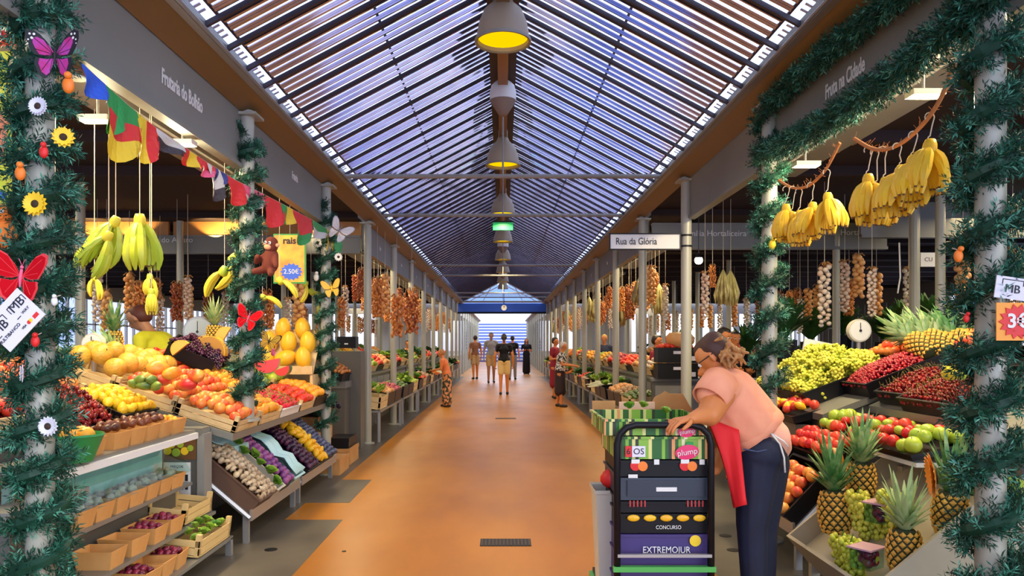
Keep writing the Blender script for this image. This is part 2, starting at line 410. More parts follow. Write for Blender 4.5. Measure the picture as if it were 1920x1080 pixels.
# housings made up to fit the added area strips
for s in (-1, 1):
    for i, (y, ln) in enumerate(((5.2, 4.2), (13.5, 5.5), (20.5, 6), (28, 6))):
        r = empty('added_strip_lamp', (s*2.75, y, 3.13)); tag(r, 'added long strip lamp under the %s ceiling, %s along the row' % ('bunting-side' if s < 0 else 'sign-side', ORD[i]), 'lamp')
        MB().box((0,0,0), (.30, ln+.06, .05)).obj('housing', GREY, r); MB().box((0,0,.04), (.06, ln*.8, .08)).obj('bracket', GREY, r)
# street name sign
r = empty('street_name_sign', (1.97, 7.95, 2.55)); tag(r, 'white street name plate Rua da Glória clamped to a cream column', 'sign')
L = T(-1.97, -7.95, -2.55)
x0, x1 = P(1144, 0, 7.95).x, P(1274, 0, 7.95).x; z0, z1 = P(0, 467, 7.95).z, P(0, 440, 7.95).z
MB().b2((x0, 7.93, z0), (x1, 7.95, z1)).obj('plate', WHITE, r).matrix_basis = L
b = MB(); e = .012
for lo, hi in (((x0-e,7.92,z0-e),(x1+e,7.96,z0)),((x0-e,7.92,z1),(x1+e,7.96,z1+e)),((x0-e,7.92,z0),(x0,7.96,z1)),((x1,7.92,z0),(x1+e,7.96,z1))): b.b2(lo, hi)
b.obj('frame', BLACK, r).matrix_basis = L
txt('Rua da Glória', .105, INK, r, L @ T(P(1193,0,7.93).x, 7.925, (z0+z1)/2) @ FACE_CAM @ S((.76,1,1)))
for zz in (z0 + .02, z1 - .02): MB().lathe([(.06,0),(.066,0),(.066,.018),(.06,.018)], (1.97, 7.95, zz), 14).obj('clamp', BLACK, r).matrix_basis = L
r = empty('street_name_sign', P(1747, 487, 9)); tag(r, 'small cream plate on a column behind the pineapple leaves', 'sign'); c = P(1747, 487, 9)
MB().box((0,0,0), (.28, .02, .17)).obj('plate', WHITE, r); txt('CU 17', .07, STEMB, r, T(0, -.012, 0) @ FACE_CAM)
MB().tube([(-.2, .02, -c.z), (-.2, .02, 3.2 - c.z)], .06, 12).obj('post', COLM, r)

# pendant lamps on the ridge track
glow = mat('lamp_glow', (.25,.16,.0), .5, emit=1.0, ecol=(1,.68,.0), spec=0)
LAMPM = mat('lamp_shade_beige', (.40,.31,.20), .45)
def lamp_pat():
    pr = [(.055,.44),(.06,.36),(.085,.30),(.15,.24),(.19,.14),(.21,.03),(.215,0)]
    sh = MB().lathe(pr + [(.20,0),(.195,.03),(.17,.14),(.12,.22),(.05,.27)], seg=28).mesh('shade', LAMPM, 35)
    rim = MB().lathe([(.205,-.008),(.222,-.008),(.222,.012),(.205,.012),(.205,-.008)], seg=28, cap=False).mesh('rim', GREY, 35)
    disc = MB().lathe([(0.001,.03),(.195,.03),(.195,.034),(.001,.034)], seg=24).mesh('diffuser', glow)
    neck = MB().lathe([(.06,.40),(.06,.5),(.03,.52)], seg=16).mesh('socket_cap', STEEL, 35)
    return pat('pendant_lamp', None, [pat('shade', sh), pat('rim', rim), pat('diffuser', disc), pat('socket_cap', neck)])
LP = lamp_pat()
lamp_y = [5.8, 9.4, 12.9, 16.4, 19.9, 23.4, 26.9, 30.4]
for i, y in enumerate(lamp_y):
    z = 3.82 if i == 0 else 3.72
    stamp(LP, T(0, y, z), 'beige pendant lamp with glowing disc, the %s along the ridge' % ORD[i], 'lamp', 'pendant lamps hung in a line from the roof ridge')
    l = bpy.data.lights.new('lamp_light', 'SPOT'); l.energy = 70; l.color = (1,.76,.4); l.shadow_soft_size = .02; l.spot_size = R(140); l.spot_blend = .4
    o = bpy.data.objects.new('lamp_light', l); COL.objects.link(o); o.location = (0, y, z - .02)
# white speakers between them
for i, (y, z) in enumerate(((7.6, 3.95), (17.9, 3.8), (24.9, 3.8))):
    r = empty('ceiling_speaker', (0, y, z)); tag(r, 'white rounded hanging speaker, the %s along the ridge' % ORD[i], 'speaker', 'hanging speakers between the pendant lamps')
    MB().lathe([(.135,0),(.135,.09),(.12,.15),(.08,.19),(.02,.205)], seg=20).obj('dome', WHITE, r, 35)
    MB().lathe([(.02,-.16),(.05,-.14),(.08,-.09),(.12,-.03),(.135,0)], seg=20).obj('grille', mat('speaker_grille', (.25,.2,.17), .6), r, 35)
    MB().tube([(0,0,.2),(0,0,RG-.19-z)], .012, 6).obj('rod', GREY, r)
r = empty('exit_sign', (0, 13.2, 3.55)); tag(r, 'green hanging exit sign box below the third pendant lamp', 'sign')
MB().box((0,0,0), (.36,.05,.14)).obj('panel', mat('exit_green', (.01,.4,.12), .4, emit=.5), r)
MB().box((0,0,.08), (.38,.06,.025)).obj('housing', BLACK, r); MB().tube([(0,0,.08),(0,0,RG-.2-3.55)], .01, 6).obj('rod', GREY, r)
r = empty('wall_clock', P(945, 577, 31.5)); tag(r, 'round white clock hanging before the blue glass band', 'clock')
MB().lathe([(.12,-.03),(.12,.03)], M=RX(R(90)), seg=18).obj('face', WHITE, r); MB().b2((-.01,-.04,0),(.01,-.035,.09)).obj('hand', INK, r); MB().tube([(0,0,.1),(0,0,.9)], .015, 6).obj('rod', BLACK, r)

# floor grates
def grate(x, y, w_, d_, n, label):
    r = empty('floor_grate', (x, y, 0)); tag(r, label, 'drain grate')
    b = MB(); b.b2((-w_/2,-d_/2,.0005),(w_/2,d_/2,.003)); b.obj('frame', BLACK, r)
    b = MB()
    for i in range(n): xx = -w_/2 + w_*(i+.5)/n; b.b2((xx-.005,-d_/2+.01,.003),(xx+.005,d_/2-.01,.006))
    b.obj('bars', mat('grate_iron', (.12,.08,.05), .5, .6), r)
grate(P(948,1020,5.43).x, 5.4, .37, .2, 14, 'slotted iron drain grate in the middle of the aisle floor')
grate(P(948,785,14.4).x, 14.4, .4, .2, 12, 'small dark drain grate farther along the aisle floor')
for (px, py, lb) in ((645,1034,'tiny round drain cap on the floor beside the stall shade'), (508,1031,'oval black floor cap beside the foot of the tilted mushroom rack'), (1360,1005,'black round floor cap between cart and shopper legs'), (1375,1032,'black round floor cap just in front of the other cap by the cart')):
    Y = H*F/(py-CY); p = P(px, py, Y)
    tag(MB().lathe([(.045 if px > 1000 or px < 600 else .015,.0005),(.045 if px > 1000 or px < 600 else .015,.004)], seg=18).obj('drain_disc', BLACK, M=T(p.x,p.y,0)), lb, 'floor cap')
# ------------------------------------------------------------------ patterns for produce
V1 = lambda name, a, b, **k: mat(name, a, k.get('rough', .35), 0, b, k.get('scale', 5), rand=k.get('rand', .35), contrast=k.get('contrast', (.32, .68)), bump=k.get('bump', 0), bscale=k.get('bscale'), coat=k.get('coat', 0))
M_PEACH = V1('peach_skin', (.85,.38,.06), (.78,.07,.03), scale=9)
M_NECT = V1('nectarine_skin', (.75,.05,.02), (.9,.28,.05), scale=9)
M_ORANGE = V1('orange_skin', (.9,.30,.02), (.95,.42,.03), scale=3, bump=.15, bscale=90)
M_MELON = V1('melon_skin', (.62,.33,.03), (.78,.48,.07), scale=14, bump=.3, bscale=60)
M_CANT = V1('canary_melon_skin', (.92,.45,.02), (.93,.55,.03), scale=4)
M_LEMON = V1('lemon_skin', (.85,.42,.01), (.90,.56,.02), scale=4, bump=.15, bscale=80)
M_LIME = V1('green_fruit_skin', (.30,.45,.03), (.5,.6,.05), scale=5)
M_APPLE = V1('red_apple_skin', (.62,.01,.02), (.75,.08,.03), scale=6)
M_MANGO = V1('mango_skin', (.72,.03,.03), (.85,.35,.03), scale=8)
M_PLUM = V1('dark_plum_skin', (.12,.01,.03), (.28,.02,.05), scale=6, rough=.25)
M_PURP = V1('violet_plum_skin', (.16,.04,.22), (.36,.10,.28), scale=12)
M_BLUEB = V1('blue_fruit_skin', (.03,.04,.10), (.12,.14,.24), scale=14)
M_CHER = V1('cherry_skin', (.10,.002,.006), (.36,.015,.012), scale=20, rough=.18)
M_CURR = V1('currant_skin', (.20,.003,.012), (.42,.012,.02), scale=20, rough=.2)
M_GRAPE = V1('green_grape_skin', (.50,.55,.04), (.72,.68,.08), scale=25, rough=.3)
M_GRAPED = V1('dark_grape_skin', (.018,.006,.03), (.08,.015,.05), scale=25)
M_MUSH = V1('mushroom_cap', (.55,.45,.30), (.30,.2,.12), scale=10)
M_TOM = V1('tomato_skin', (.8,.03,.02), (.85,.12,.03), scale=4, rough=.25)
M_ONION = V1('onion_skin', (.7,.3,.08), (.8,.42,.15), scale=8)
M_CHEST = V1('nut_shell', (.35,.11,.03), (.6,.24,.05), scale=14)
M_PINE = V1('pineapple_rind', (.88,.50,.07), (.70,.34,.04), scale=30, rough=.6, rand=.2)
M_PLEAF = V1('pineapple_leaf', (.06,.22,.05), (.45,.58,.26), scale=16, rough=.45)
M_LEAF = V1('salad_leaf', (.10,.28,.02), (.38,.55,.06), scale=8, rough=.5)
M_DLEAF = V1('dark_leaf', (.015,.07,.015), (.06,.18,.03), scale=8, rough=.5)
M_BAN = V1('banana_skin', (.95,.62,.03), (.90,.52,.02), scale=5, rough=.45, rand=.2)
M_BANG = V1('green_banana_skin', (.38,.52,.03), (.62,.65,.04), scale=5, rough=.45, rand=.3)
M_BANM = V1('half_ripe_banana_skin', (.62,.60,.04), (.85,.66,.04), scale=5, rough=.45, rand=.3)
M_STRAW = V1('strawberry_skin', (.8,.02,.05), (.7,.0,.03), scale=20)
M_SQ = V1('squash_skin', (.08,.16,.03), (.2,.3,.05), scale=10)
M_GARL = V1('garlic_skin', (.75,.68,.55), (.6,.4,.3), scale=12)
M_CHILI = V1('dried_chili', (.28,.05,.015), (.75,.28,.06), scale=18)
M_ROOT = V1('beet_skin', (.35,.02,.06), (.55,.12,.1), scale=8)
M_POT = V1('potato_skin', (.6,.4,.2), (.5,.28,.12), scale=8)

def fruit(name, r, m, sc=(1, 1, 1), dent=.25, stem=True, seg=12, rings=8, point=0, stemcol=None):
    mb = MB(); pr = []
    for i in range(rings + 1):
        t = math.pi * i / rings; z = -math.cos(t); q = math.sin(t)
        zz = z - (dent * math.exp(-(q / .32) ** 2) * .35 if z > 0 else -dent * .5 * math.exp(-(q / .3) ** 2) * .35)
        if point and abs(z) > .8: zz *= 1 + point * (abs(z) - .8) / .2
        pr.append((q * r * sc[0], zz * r * sc[2]))
    mb.lathe(pr, (0, 0, 0), seg, 0)
    if sc[1] != sc[0]: mb.v[-1][:, 1] *= sc[1] / sc[0]
    if stem: mb.tube([(0, 0, r*sc[2]*(1 - dent*.35)), (r*.08, 0, r*sc[2]*(1.12 - dent*.2))], r*.05, 5, 1)
    return pat(name, mb.mesh(name, [m, stemcol or STEMB], True))
P_PEACH = fruit('peach', .042, M_PEACH, (1,1,.95)); P_NECT = fruit('nectarine', .04, M_NECT)
P_ORANGE = fruit('orange', .042, M_ORANGE, dent=.1, stemcol=STEMG); P_MELON = fruit('melon', .085, M_MELON, (1,1,.92), dent=.1, seg=16, rings=10)
P_CANT = fruit('yellow_melon', .085, M_CANT, (1,1,1.4), dent=.05, seg=16, rings=12, point=.08)
P_LEMON = fruit('lemon', .032, M_LEMON, (1,1,1.3), dent=0, point=.25, stem=False); P_LIME = fruit('green_pear', .034, M_LIME, (1,1,1.2), dent=.1)
P_APPLE = fruit('apple', .038, M_APPLE); P_GAPPLE = fruit('green_apple', .045, M_LIME)
P_MANGO = fruit('mango', .055, M_MANGO, (.85,.7,1.25), dent=.05); P_PLUM = fruit('plum', .025, M_PLUM, (1,1,1.1)); P_PURP = fruit('violet_plum', .028, M_PURP)
P_DATE = fruit('fig', .024, V1('brown_fig_skin', (.07,.02,.01), (.20,.06,.025), scale=10), (1,1,1.15), dent=0, point=.3); P_AVOC = fruit('avocado', .042, M_SQ, (.8,.8,1.3), dent=0, point=.1)
P_BLUEB = fruit('blue_plum', .024, M_BLUEB); P_FIG = fruit('fig', .024, M_GRAPED, (1,1,1.15), dent=0, point=.3)
P_TOM = fruit('tomato', .04, M_TOM, (1,1,.8), stemcol=STEMG); P_ONION = fruit('onion', .042, M_ONION, (1,1,.9), dent=-.3); P_POT = fruit('potato', .038, M_POT, (1.3,.95,.85), dent=0, stem=False)
P_NUT = fruit('chestnut', .017, M_CHEST, (1.1,.8,.9), dent=-.4, stem=False, seg=8, rings=6); P_ROOT = fruit('beetroot', .04, M_ROOT, (1,1,.95), dent=-.5)
P_GARLICH = fruit('garlic_bulb', .03, M_GARL, (1,1,.85), dent=-.9, stem=False)
P_PUMP = pat('pumpkin', MB().lathe([(.001,-.1),(.09,-.09),(.15,-.03),(.16,.03),(.11,.09),(.03,.085),(.001,.08)], seg=24, wob=lambda a, i: .06*abs(math.sin(a*5)), m=0).tube([(0,0,.08),(.02,0,.12)], .018, 6, 1).mesh('pumpkin', [V1('pumpkin_skin', (.85,.35,.08), (.7,.4,.15)), STEMG], True))
def cherry(m, r=.0115):
    mb = MB(); mb.ball((0,0,0), r, (1,1,.92), 8, 6, 0); mb.tube([(0,0,r*.8),(.006,.002,.03),(.016,.004,.045)], .0011, 3, 1, False)
    return pat('cherry', mb.mesh('cherry', [m, mat('cherry_stalk', (.35,.3,.08), .6)], True))
P_CHER = cherry(M_CHER); P_CHER2 = cherry(M_CHER, .017)
def heapmesh(name, items, n, w_, d_, m, r, seg=6, rings=4, mound=.04, sc=(1,1,1), stalk=False, seed=3, base=True):
    rr = random.Random(seed); mb = MB()
    for i in range(n):
        x, y = rr.uniform(-w_/2, w_/2), rr.uniform(-d_/2, d_/2)
        e = max(0, (1 - (2*x/w_)**4) * (1 - (2*y/d_)**4)); z = r + mound * e + rr.uniform(-.4, .4) * r
        q = r * rr.uniform(.85, 1.1)
        mb.ball((x, y, z), q, sc, seg, rings, 0)
        if stalk and i % 2 == 0:
            a = rr.uniform(0, 6.28); mb.tube([(x,y,z+q*.8),(x+math.cos(a)*.02,y+math.sin(a)*.02,z+q+.025)], .0011, 3, 1, False)
    return mb.mesh(name, [m, mat('cherry_stalk', (.35,.3,.08), .6)], True)
def grapes(name, m, n=46, r=.0125, L=.15, seed=1):
    rr = random.Random(seed); mb = MB(); pts = []; k = 0
    while len(pts) < n and k < 4000:
        k += 1; u = rr.random(); wd = .045 * (1 - u*.75) + .004; a = rr.uniform(0, 6.28); q = wd * math.sqrt(rr.uniform(.35, 1))
        p = Vector((q*math.cos(a), q*math.sin(a) * .8, -u * L))
        if all((p - o).length > r * 1.55 for o in pts): pts.append(p)
    for p in pts: mb.ball(p, r * rr.uniform(.9, 1.08), (1,1,1.12), 8, 6, 0)
    body = mb.mesh('berries', [m], True)
    st = MB().tube([(0,0,-.08),(0,0,.0),(.01,0,.03)], .0025, 5).mesh('stalk', STEMG)
    return pat(name, None, [pat('berries', body), pat('stalk', st)])
P_GRAPES = grapes('grape_bunch', M_GRAPE); P_GRAPESD = grapes('dark_grape_bunch', M_GRAPED, seed=4)

def banana_mesh(m, L=.18, r=.017, bend=1.1):
    # one finger: starts at the origin, curves down (-Z) and outwards (+X)
    n = 9; pts = []; rr = []
    for i in range(n):
        t = i / (n - 1); a = bend * (t - .5); Rr = L / bend
        pts.append((Rr * (math.cos(a) - math.cos(bend*.5)), 0, -(Rr * (math.sin(a) + math.sin(bend*.5)))))
        rr.append(r * (.36 if i == 0 else .62 if i == 1 else .95 if i == 2 else 1 if i < 6 else .92 if i == 6 else .6 if i == 7 else .28))
    mb = MB(); mb.tube(pts[:], rr, 6, 0); p = pts[-1]; mb.ball(p, r*.3, (1,1,1), 6, 4, 1)
    return mb.mesh('banana', [m, STEMB], 50)
def bananas(m, rows=2, per=6, L=.18, r=.018, spread=1.9, seed=0, crown=M_BANG, splay=0):
    rr = random.Random(seed); bm_ = banana_mesh(m, L, r); kids = []
    for row in range(rows):
        for k in range(per):
            az = (k - (per-1)/2) * spread / per + rr.uniform(-.05,.05) + (math.pi if row % 2 else 0)
            tilt = .12 + splay + .1 * (row // 2) + rr.uniform(-.04, .06)
            M = RZ(az) @ T(.012, 0, -.02 - .03*(row//2)) @ RY(-tilt)
            kids.append(pat('banana', bm_, [], M))
    cr = MB().lathe([(.001,.02),(.02,.018),(.027,0),(.03,-.03),(.02,-.045)], seg=10).mesh('crown_stub', crown, True)
    kids.append(pat('crown_stub', cr, [], None))
    return pat('banana_bunch', None, kids)
P_BANY = bananas(M_BAN, 4, 6, .175, .0215, crown=M_BAN, splay=.16); P_BANG = bananas(M_BANG, 4, 4, .23, .023, crown=M_BANM); P_BANM = bananas(M_BANM, 3, 4, .17, .017, seed=5)
P_BANM2 = bananas(M_BANM, 1, 4, .2, .02, seed=9, spread=1.2)

def pineapple():
    mb = MB(); mb.lathe([(.001,-.1),(.045,-.097),(.062,-.07),(.070,-.02),(.069,.03),(.06,.07),(.04,.095),(.001,.1)], seg=16, m=1)
    for i in range(9):
        z = -.085 + i * .0205; q = .066 * math.sqrt(max(.15, 1 - (z/.125)**2)) + .004
        for k in range(12):
            a = 2*math.pi*(k + .5*(i % 2))/12
            Mx = RZ(a) @ T(q, 0, z) @ RY(R(90))
            mb.lathe([(.0145,0),(.010,.005),(.002,.008)], seg=4, m=0, M=Mx)
    body = mb.mesh('fruit_body', [M_PINE, mat('pineapple_groove', (.03,.04,.01), .7)], False)
    mb = MB(); rr = random.Random(2)
    for ring in range(7):
        nl = 8 - ring // 2
        for k in range(nl):
            a = 2*math.pi*(k + .5*(ring % 2))/nl + rr.uniform(-.15,.15); L = .125 + .022*ring + rr.uniform(-.01,.015); out = 1.55 - ring*.2
            pts = []; base = Vector((.018*math.cos(a), .018*math.sin(a), .09 + ring*.010))
            d = Vector((math.cos(a), math.sin(a), 0)); s_ = Vector((-math.sin(a), math.cos(a), 0)); Vv = []; wl = .016
            for j in range(5):
                t_ = j/4; c = base + d*(L*.62*math.sin(t_*out)) + Vector((0,0,L*(t_*1.0 - .35*out*t_*t_))); ww = wl*(1 - t_)**.7 + .0006
                Vv += [tuple(c - s_*ww + Vector((0,0,ww*.5))), tuple(c), tuple(c + s_*ww + Vector((0,0,ww*.5)))]
            Fc = []
            for j in range(4): o = j*3; Fc += [(o,o+1,o+4,o+3),(o+1,o+2,o+5,o+4)]
            mb.add(Vv, Fc, 0)
    crown = mb.mesh('leaf_crown', [M_PLEAF], True)
    return pat('pineapple', None, [pat('fruit_body', body), pat('leaf_crown', crown)])
P_PINE = pineapple()

def leafbunch(name, m, n=12, L=.16, w_=.045, seed=0, spread=1.0, stalk=None, up=.5):
    rr = random.Random(seed); mb = MB()
    for i in range(n):
        a = 2*math.pi*i/n + rr.uniform(-.3,.3); out = rr.uniform(.2, 1) * spread; l = L*rr.uniform(.75,1.1)
        d = Vector((math.cos(a)*out, math.sin(a)*out, up + (1-out)*.6)).normalized(); s_ = Vector((-math.sin(a), math.cos(a), 0))
        V = []; nn = 5
        for j in range(nn):
            t_ = j/(nn-1); c = d*l*t_ + Vector((0,0,-.25*l*t_*t_)) + Vector((0,0,rr.uniform(-.006,.006)*t_)); ww = w_*math.sin(math.pi*min(.97, .12 + t_*.85))**.8
            V += [tuple(c - s_*ww + Vector((0,0,ww*.4*rr.uniform(.2,1.4)))), tuple(c), tuple(c + s_*ww + Vector((0,0,ww*.4*rr.uniform(.2,1.4))))]
        Fc = []
        for j in range(nn-1): o = j*3; Fc += [(o,o+1,o+4,o+3),(o+1,o+2,o+5,o+4)]
        mb.add(V, Fc, 0)
    if stalk: mb.tube([(0,0,-.06),(0,0,.03)], .02, 8, 1)
    return pat(name, mb.mesh(name, [m, stalk or m], True))
P_LETT = leafbunch('lettuce', M_LEAF, 16, .10, .045, 1, up=.9); P_CHARD = leafbunch('chard_bunch', M_DLEAF, 12, .2, .05, 2, stalk=WHITE); P_HERB = leafbunch('herb_bunch', M_LEAF, 22, .15, .016, 3, up=.8)
P_KALE = leafbunch('cabbage', M_DLEAF, 18, .12, .06, 5, up=.9); P_PEPP = fruit('bell_pepper', .042, M_TOM, (.95,.95,1.15), dent=.5, stemcol=STEMG); P_YPEPP = fruit('yellow_pepper', .042, M_CANT, (.95,.95,1.15), dent=.5, stemcol=STEMG)
def leek():
    mb = MB(); mb.tube([(-.22,0,0),(-.05,0,.0),(.08,0,.01)], [.011,.012,.014], 7, 0)
    for k in range(4):
        a = (k-1.5)*.25; mb.add([(.07,-.008,.012),(.07,.008,.012),(.24,.03*a*4+.012,.03),(.24,.03*a*4-.012,.03),(.34,.06*a*4,.0)], [(0,1,2,3),(3,2,4)], 1)
    return pat('leek', mb.mesh('leek', [mat('leek_white',(.75,.75,.5),.5), M_DLEAF], True))
P_LEEK = leek()
def courgette(): return pat('courgette', MB().tube([(-.11,0,0),(-.09,0,.003),(0,0,.008),(.09,0,.003),(.11,0,0)], [.008,.02,.023,.02,.01], 10).mesh('courgette', M_SQ, True))
P_COUR = courgette()
def carrots():
    mb = MB(); rr = random.Random(4)
    for k in range(7):
        a = rr.uniform(-.25,.25); b = rr.uniform(-.2,.2); mb.tube([(0,b*.1,b*.1),(-.16, a*.16, b*.1)], [.014,.003], 7, 0)
    for k in range(14):
        a = rr.uniform(-.5,.5); b = rr.uniform(-.1,.5); mb.tube([(0,0,0),(.1,a*.08,b*.06),(.17,a*.2,b*.12)], [.003,.004,.002], 4, 1)
    return pat('carrot_bunch', mb.mesh('carrot_bunch', [mat('carrot_skin',(.85,.25,.03),.5), M_LEAF], True))
P_CARR = carrots()
def mushroom():
    mb = MB(); mb.lathe([(.009,-.02),(.010,0),(.026,.0),(.028,.008),(.022,.02),(.001,.027)], seg=10); return pat('mushroom', mb.mesh('mushroom', M_MUSH, True))
P_MUSH = mushroom()
def strawb():
    mb = MB(); mb.lathe([(.001,-.022),(.009,-.014),(.017,.003),(.015,.014),(.004,.017)], seg=9, m=0)
    for k in range(5): a = k*1.257; mb.add([(0,0,.018),(.016*math.cos(a-.3),.016*math.sin(a-.3),.017),(.02*math.cos(a),.02*math.sin(a),.020),(.016*math.cos(a+.3),.016*math.sin(a+.3),.017)], [(0,1,2,3)], 1)
    return pat('strawberry', mb.mesh('strawberry', [M_STRAW, STEMG], True))
P_STRAW = strawb()
def braid(name, m, n=16, L=.5, r=.026, seed=0, w_=.03, stalk=STRING):
    rr = random.Random(seed); mb = MB(); mb.tube([(0,0,.0),(0,0,-.06)], .004, 4, 1)
    b2 = MB()
    for i in range(n):
        a = i*2.4; z = -.06 - L*i/n; b2.ball((w_*math.cos(a)*(1 if n <= 60 else rr.uniform(.3,1.3)), w_*math.sin(a)*.8, z), r*rr.uniform(.8,1.1), (1,1,rr.uniform(.8,1.1)*(2.2 if n > 60 else 1)), 8, 6, M=Euler((rr.uniform(-1,1)*(n > 60), rr.uniform(-1,1)*(n > 60), 0)).to_matrix().to_4x4())
    tuft = MB()
    for k in range(10):
        a = rr.uniform(0,6.28); tuft.tube([(0,0,-.07),(.03*math.cos(a),.03*math.sin(a),-.02),(.06*math.cos(a),.06*math.sin(a),-.05)], .0035, 4, 0)
    return pat(name, None, [pat('hanging_cord', mb.mesh('hanging_cord', [stalk, stalk])), pat('braided_bulbs', b2.mesh('braided_bulbs', m, True)), pat('dry_tops', tuft.mesh('dry_tops', mat('dry_stalk', (.5,.24,.08), .8), True))])
P_BRAID = braid('garlic_braid', M_GARL, 36, .5, .023, 0, .034); P_BRAIDO = braid('onion_braid', M_ONION, 26, .42, .03, 2, .038); P_BRAIDC = braid('chili_string', M_CHILI, 90, .38, .0135, 3, .05)
def husks():
    rr = random.Random(6); mb = MB()
    for k in range(34):
        a = rr.uniform(0, 6.28); q = rr.uniform(.03, .12); l = rr.uniform(.34, .46); mb.tube([(0,0,0),(q*.5*math.cos(a),q*.5*math.sin(a),-l*.3),(q*math.cos(a),q*math.sin(a),-l*.75),(q*.9*math.cos(a),q*.9*math.sin(a),-l)], [.006,.014,.020,.004], 5)
    return mb.mesh('bag_body', V1('net_bag_fabric', (.30,.22,.08), (.66,.58,.2), scale=14), True)
P_BAG = pat('net_bag', None, [pat('bag_body', husks()), pat('hanging_cord', MB().tube([(0,0,0),(0,0,.12)], .004, 4).mesh('hanging_cord', STRING))])

# ------------------------------------------------------------------ crates and heaps
def frame(s, x, y, z, tilt=0, yaw=0):
    """local x runs along the aisle, local y away from the aisle (uphill by tilt), local z is the crate's normal"""
    c, st_ = math.cos(tilt), math.sin(tilt)
    M = Matrix(((0, s*c, -s*st_, x), (-s, 0, 0, y), (0, st_, c, z), (0, 0, 0, 1)))
    return M @ RZ(yaw)
def crate(M, L, D, Hh, style='solid', m=BLACK, label='', group=None, name='crate', parts=True, tagtxt=None, cat='crate'):
    """local x in -L/2..L/2, y 0..D, z 0..Hh"""
    r = empty(name, M=M); tag(r, label, cat, group); t_ = .008
    b = MB(); b.b2((-L/2, 0, 0), (L/2, D, t_)); b.obj('base', m, r)
    sides = (((-L/2, 0), (L/2, t_)), ((-L/2, D - t_), (L/2, D)), ((-L/2, t_), (-L/2 + t_, D - t_)), ((L/2 - t_, t_), (L/2, D - t_)))
    b = MB()
    for (x0, y0), (x1, y1) in sides:
        if style == 'solid': b.b2((x0, y0, t_), (x1, y1, Hh))
        elif style == 'slot':
            b.b2((x0, y0, t_), (x1, y1, Hh*.28)); b.b2((x0, y0, Hh*.80), (x1, y1, Hh))
            long_ = (x1 - x0) > (y1 - y0); n = 9
            for k in range(n + 1):
                u = k / n
                if long_: xx = x0 + (x1-x0-.012)*u; b.b2((xx, y0, Hh*.28), (xx + .012, y1, Hh*.8))
                else: yy = y0 + (y1-y0-.012)*u; b.b2((x0, yy, Hh*.28), (x1, yy + .012, Hh*.8))
        elif style == 'slat':
            b.b2((x0, y0, Hh*.12), (x1, y1, Hh*.50)); b.b2((x0, y0, Hh*.56), (x1, y1, Hh*.92))
    b.obj('side_walls', m, r)
    if style == 'slat':
        for x in (-L/2, L/2 - .03):
            for y in (0, D - .03): MB().b2((x, y, 0), (x + .03, y + .03, Hh + .03)).obj('corner_post', m, r)
    elif parts:
        b = MB(); e = .009
        b.b2((-L/2-e, -e, Hh-.012), (L/2+e, 0, Hh)); b.b2((-L/2-e, D, Hh-.012), (L/2+e, D+e, Hh)); b.b2((-L/2-e, 0, Hh-.012), (-L/2, D, Hh)); b.b2((L/2, 0, Hh-.012), (L/2+e, D, Hh))
        b.obj('rim', m, r)
    return r
COUNT = {}
def heap(M, L, D, h, p, r, label, group, cat=None, mound=.05, jit=.25, layers=1, orient='any', z0=0, scale=1.0, squash=.93, x0=0, y0=0, seed=None, skip=0, rowvar=0):
    rr = random.Random(seed if seed is not None else hash((round(M.translation.y, 2), round(M.translation.x, 2), p[0])) % 9999 if False else int(abs(M.translation.y*97 + M.translation.x*31 + M.translation.z*7)*10) + len(p[0]))
    pitch = 2*r*squash; n = 0; row = 0; y = r
    while y < D - r*.6:
        x = -L/2 + r + (pitch/2 if row % 2 else 0)
        while x <= L/2 - r*.9:
            if rr.random() >= skip:
                e = max(0, (1 - (2*x/L)**2)) * max(0, (1 - (2*y/D - 1)**2))
                pos = Vector((x0 + x + rr.uniform(-jit,jit)*r, y0 + y + rr.uniform(-jit,jit)*r, h + r*.6 + mound*e + rr.uniform(-jit,jit)*r*.6 + z0))
                if orient == 'any': rot = Euler((rr.uniform(-1.4,1.4), rr.uniform(-1.4,1.4), rr.uniform(0,6.28))).to_matrix().to_4x4()
                elif orient == 'up': rot = Euler((rr.uniform(-.3,.3), rr.uniform(-.3,.3), rr.uniform(0,6.28))).to_matrix().to_4x4()
                elif orient == 'x': rot = Euler((rr.uniform(-.2,.2), rr.uniform(-.15,.15), rr.uniform(-.2,.2))).to_matrix().to_4x4()
                elif orient == 'y': rot = Euler((rr.uniform(-.2,.2), rr.uniform(-.15,.15), R(90)+rr.uniform(-.2,.2))).to_matrix().to_4x4()
                elif orient == 'lie': rot = Euler((R(90), 0, rr.uniform(0,6.28))).to_matrix().to_4x4()
                stamp(p, M @ T(pos) @ rot @ S(scale*rr.uniform(.9,1.08)), label, cat or p[0].replace('_', ' '), group); n += 1
            x += pitch
        y += pitch*.88; row += 1
    COUNT[p[0]] = COUNT.get(p[0], 0) + n
    return n
def stuffheap(M, L, D, h, n, m, r, name, label, mound=.05, stalk=False, seg=6, rings=4, seed=3):
    me = heapmesh(name, None, n, L, D, m, r, seg, rings, mound, stalk=stalk, seed=seed)
    me.transform(T(0, D/2, h)); o = bpy.data.objects.new(name, me); COL.objects.link(o); o.matrix_world = M; tag(o, label, name.split('_')[0], kind='stuff'); return o
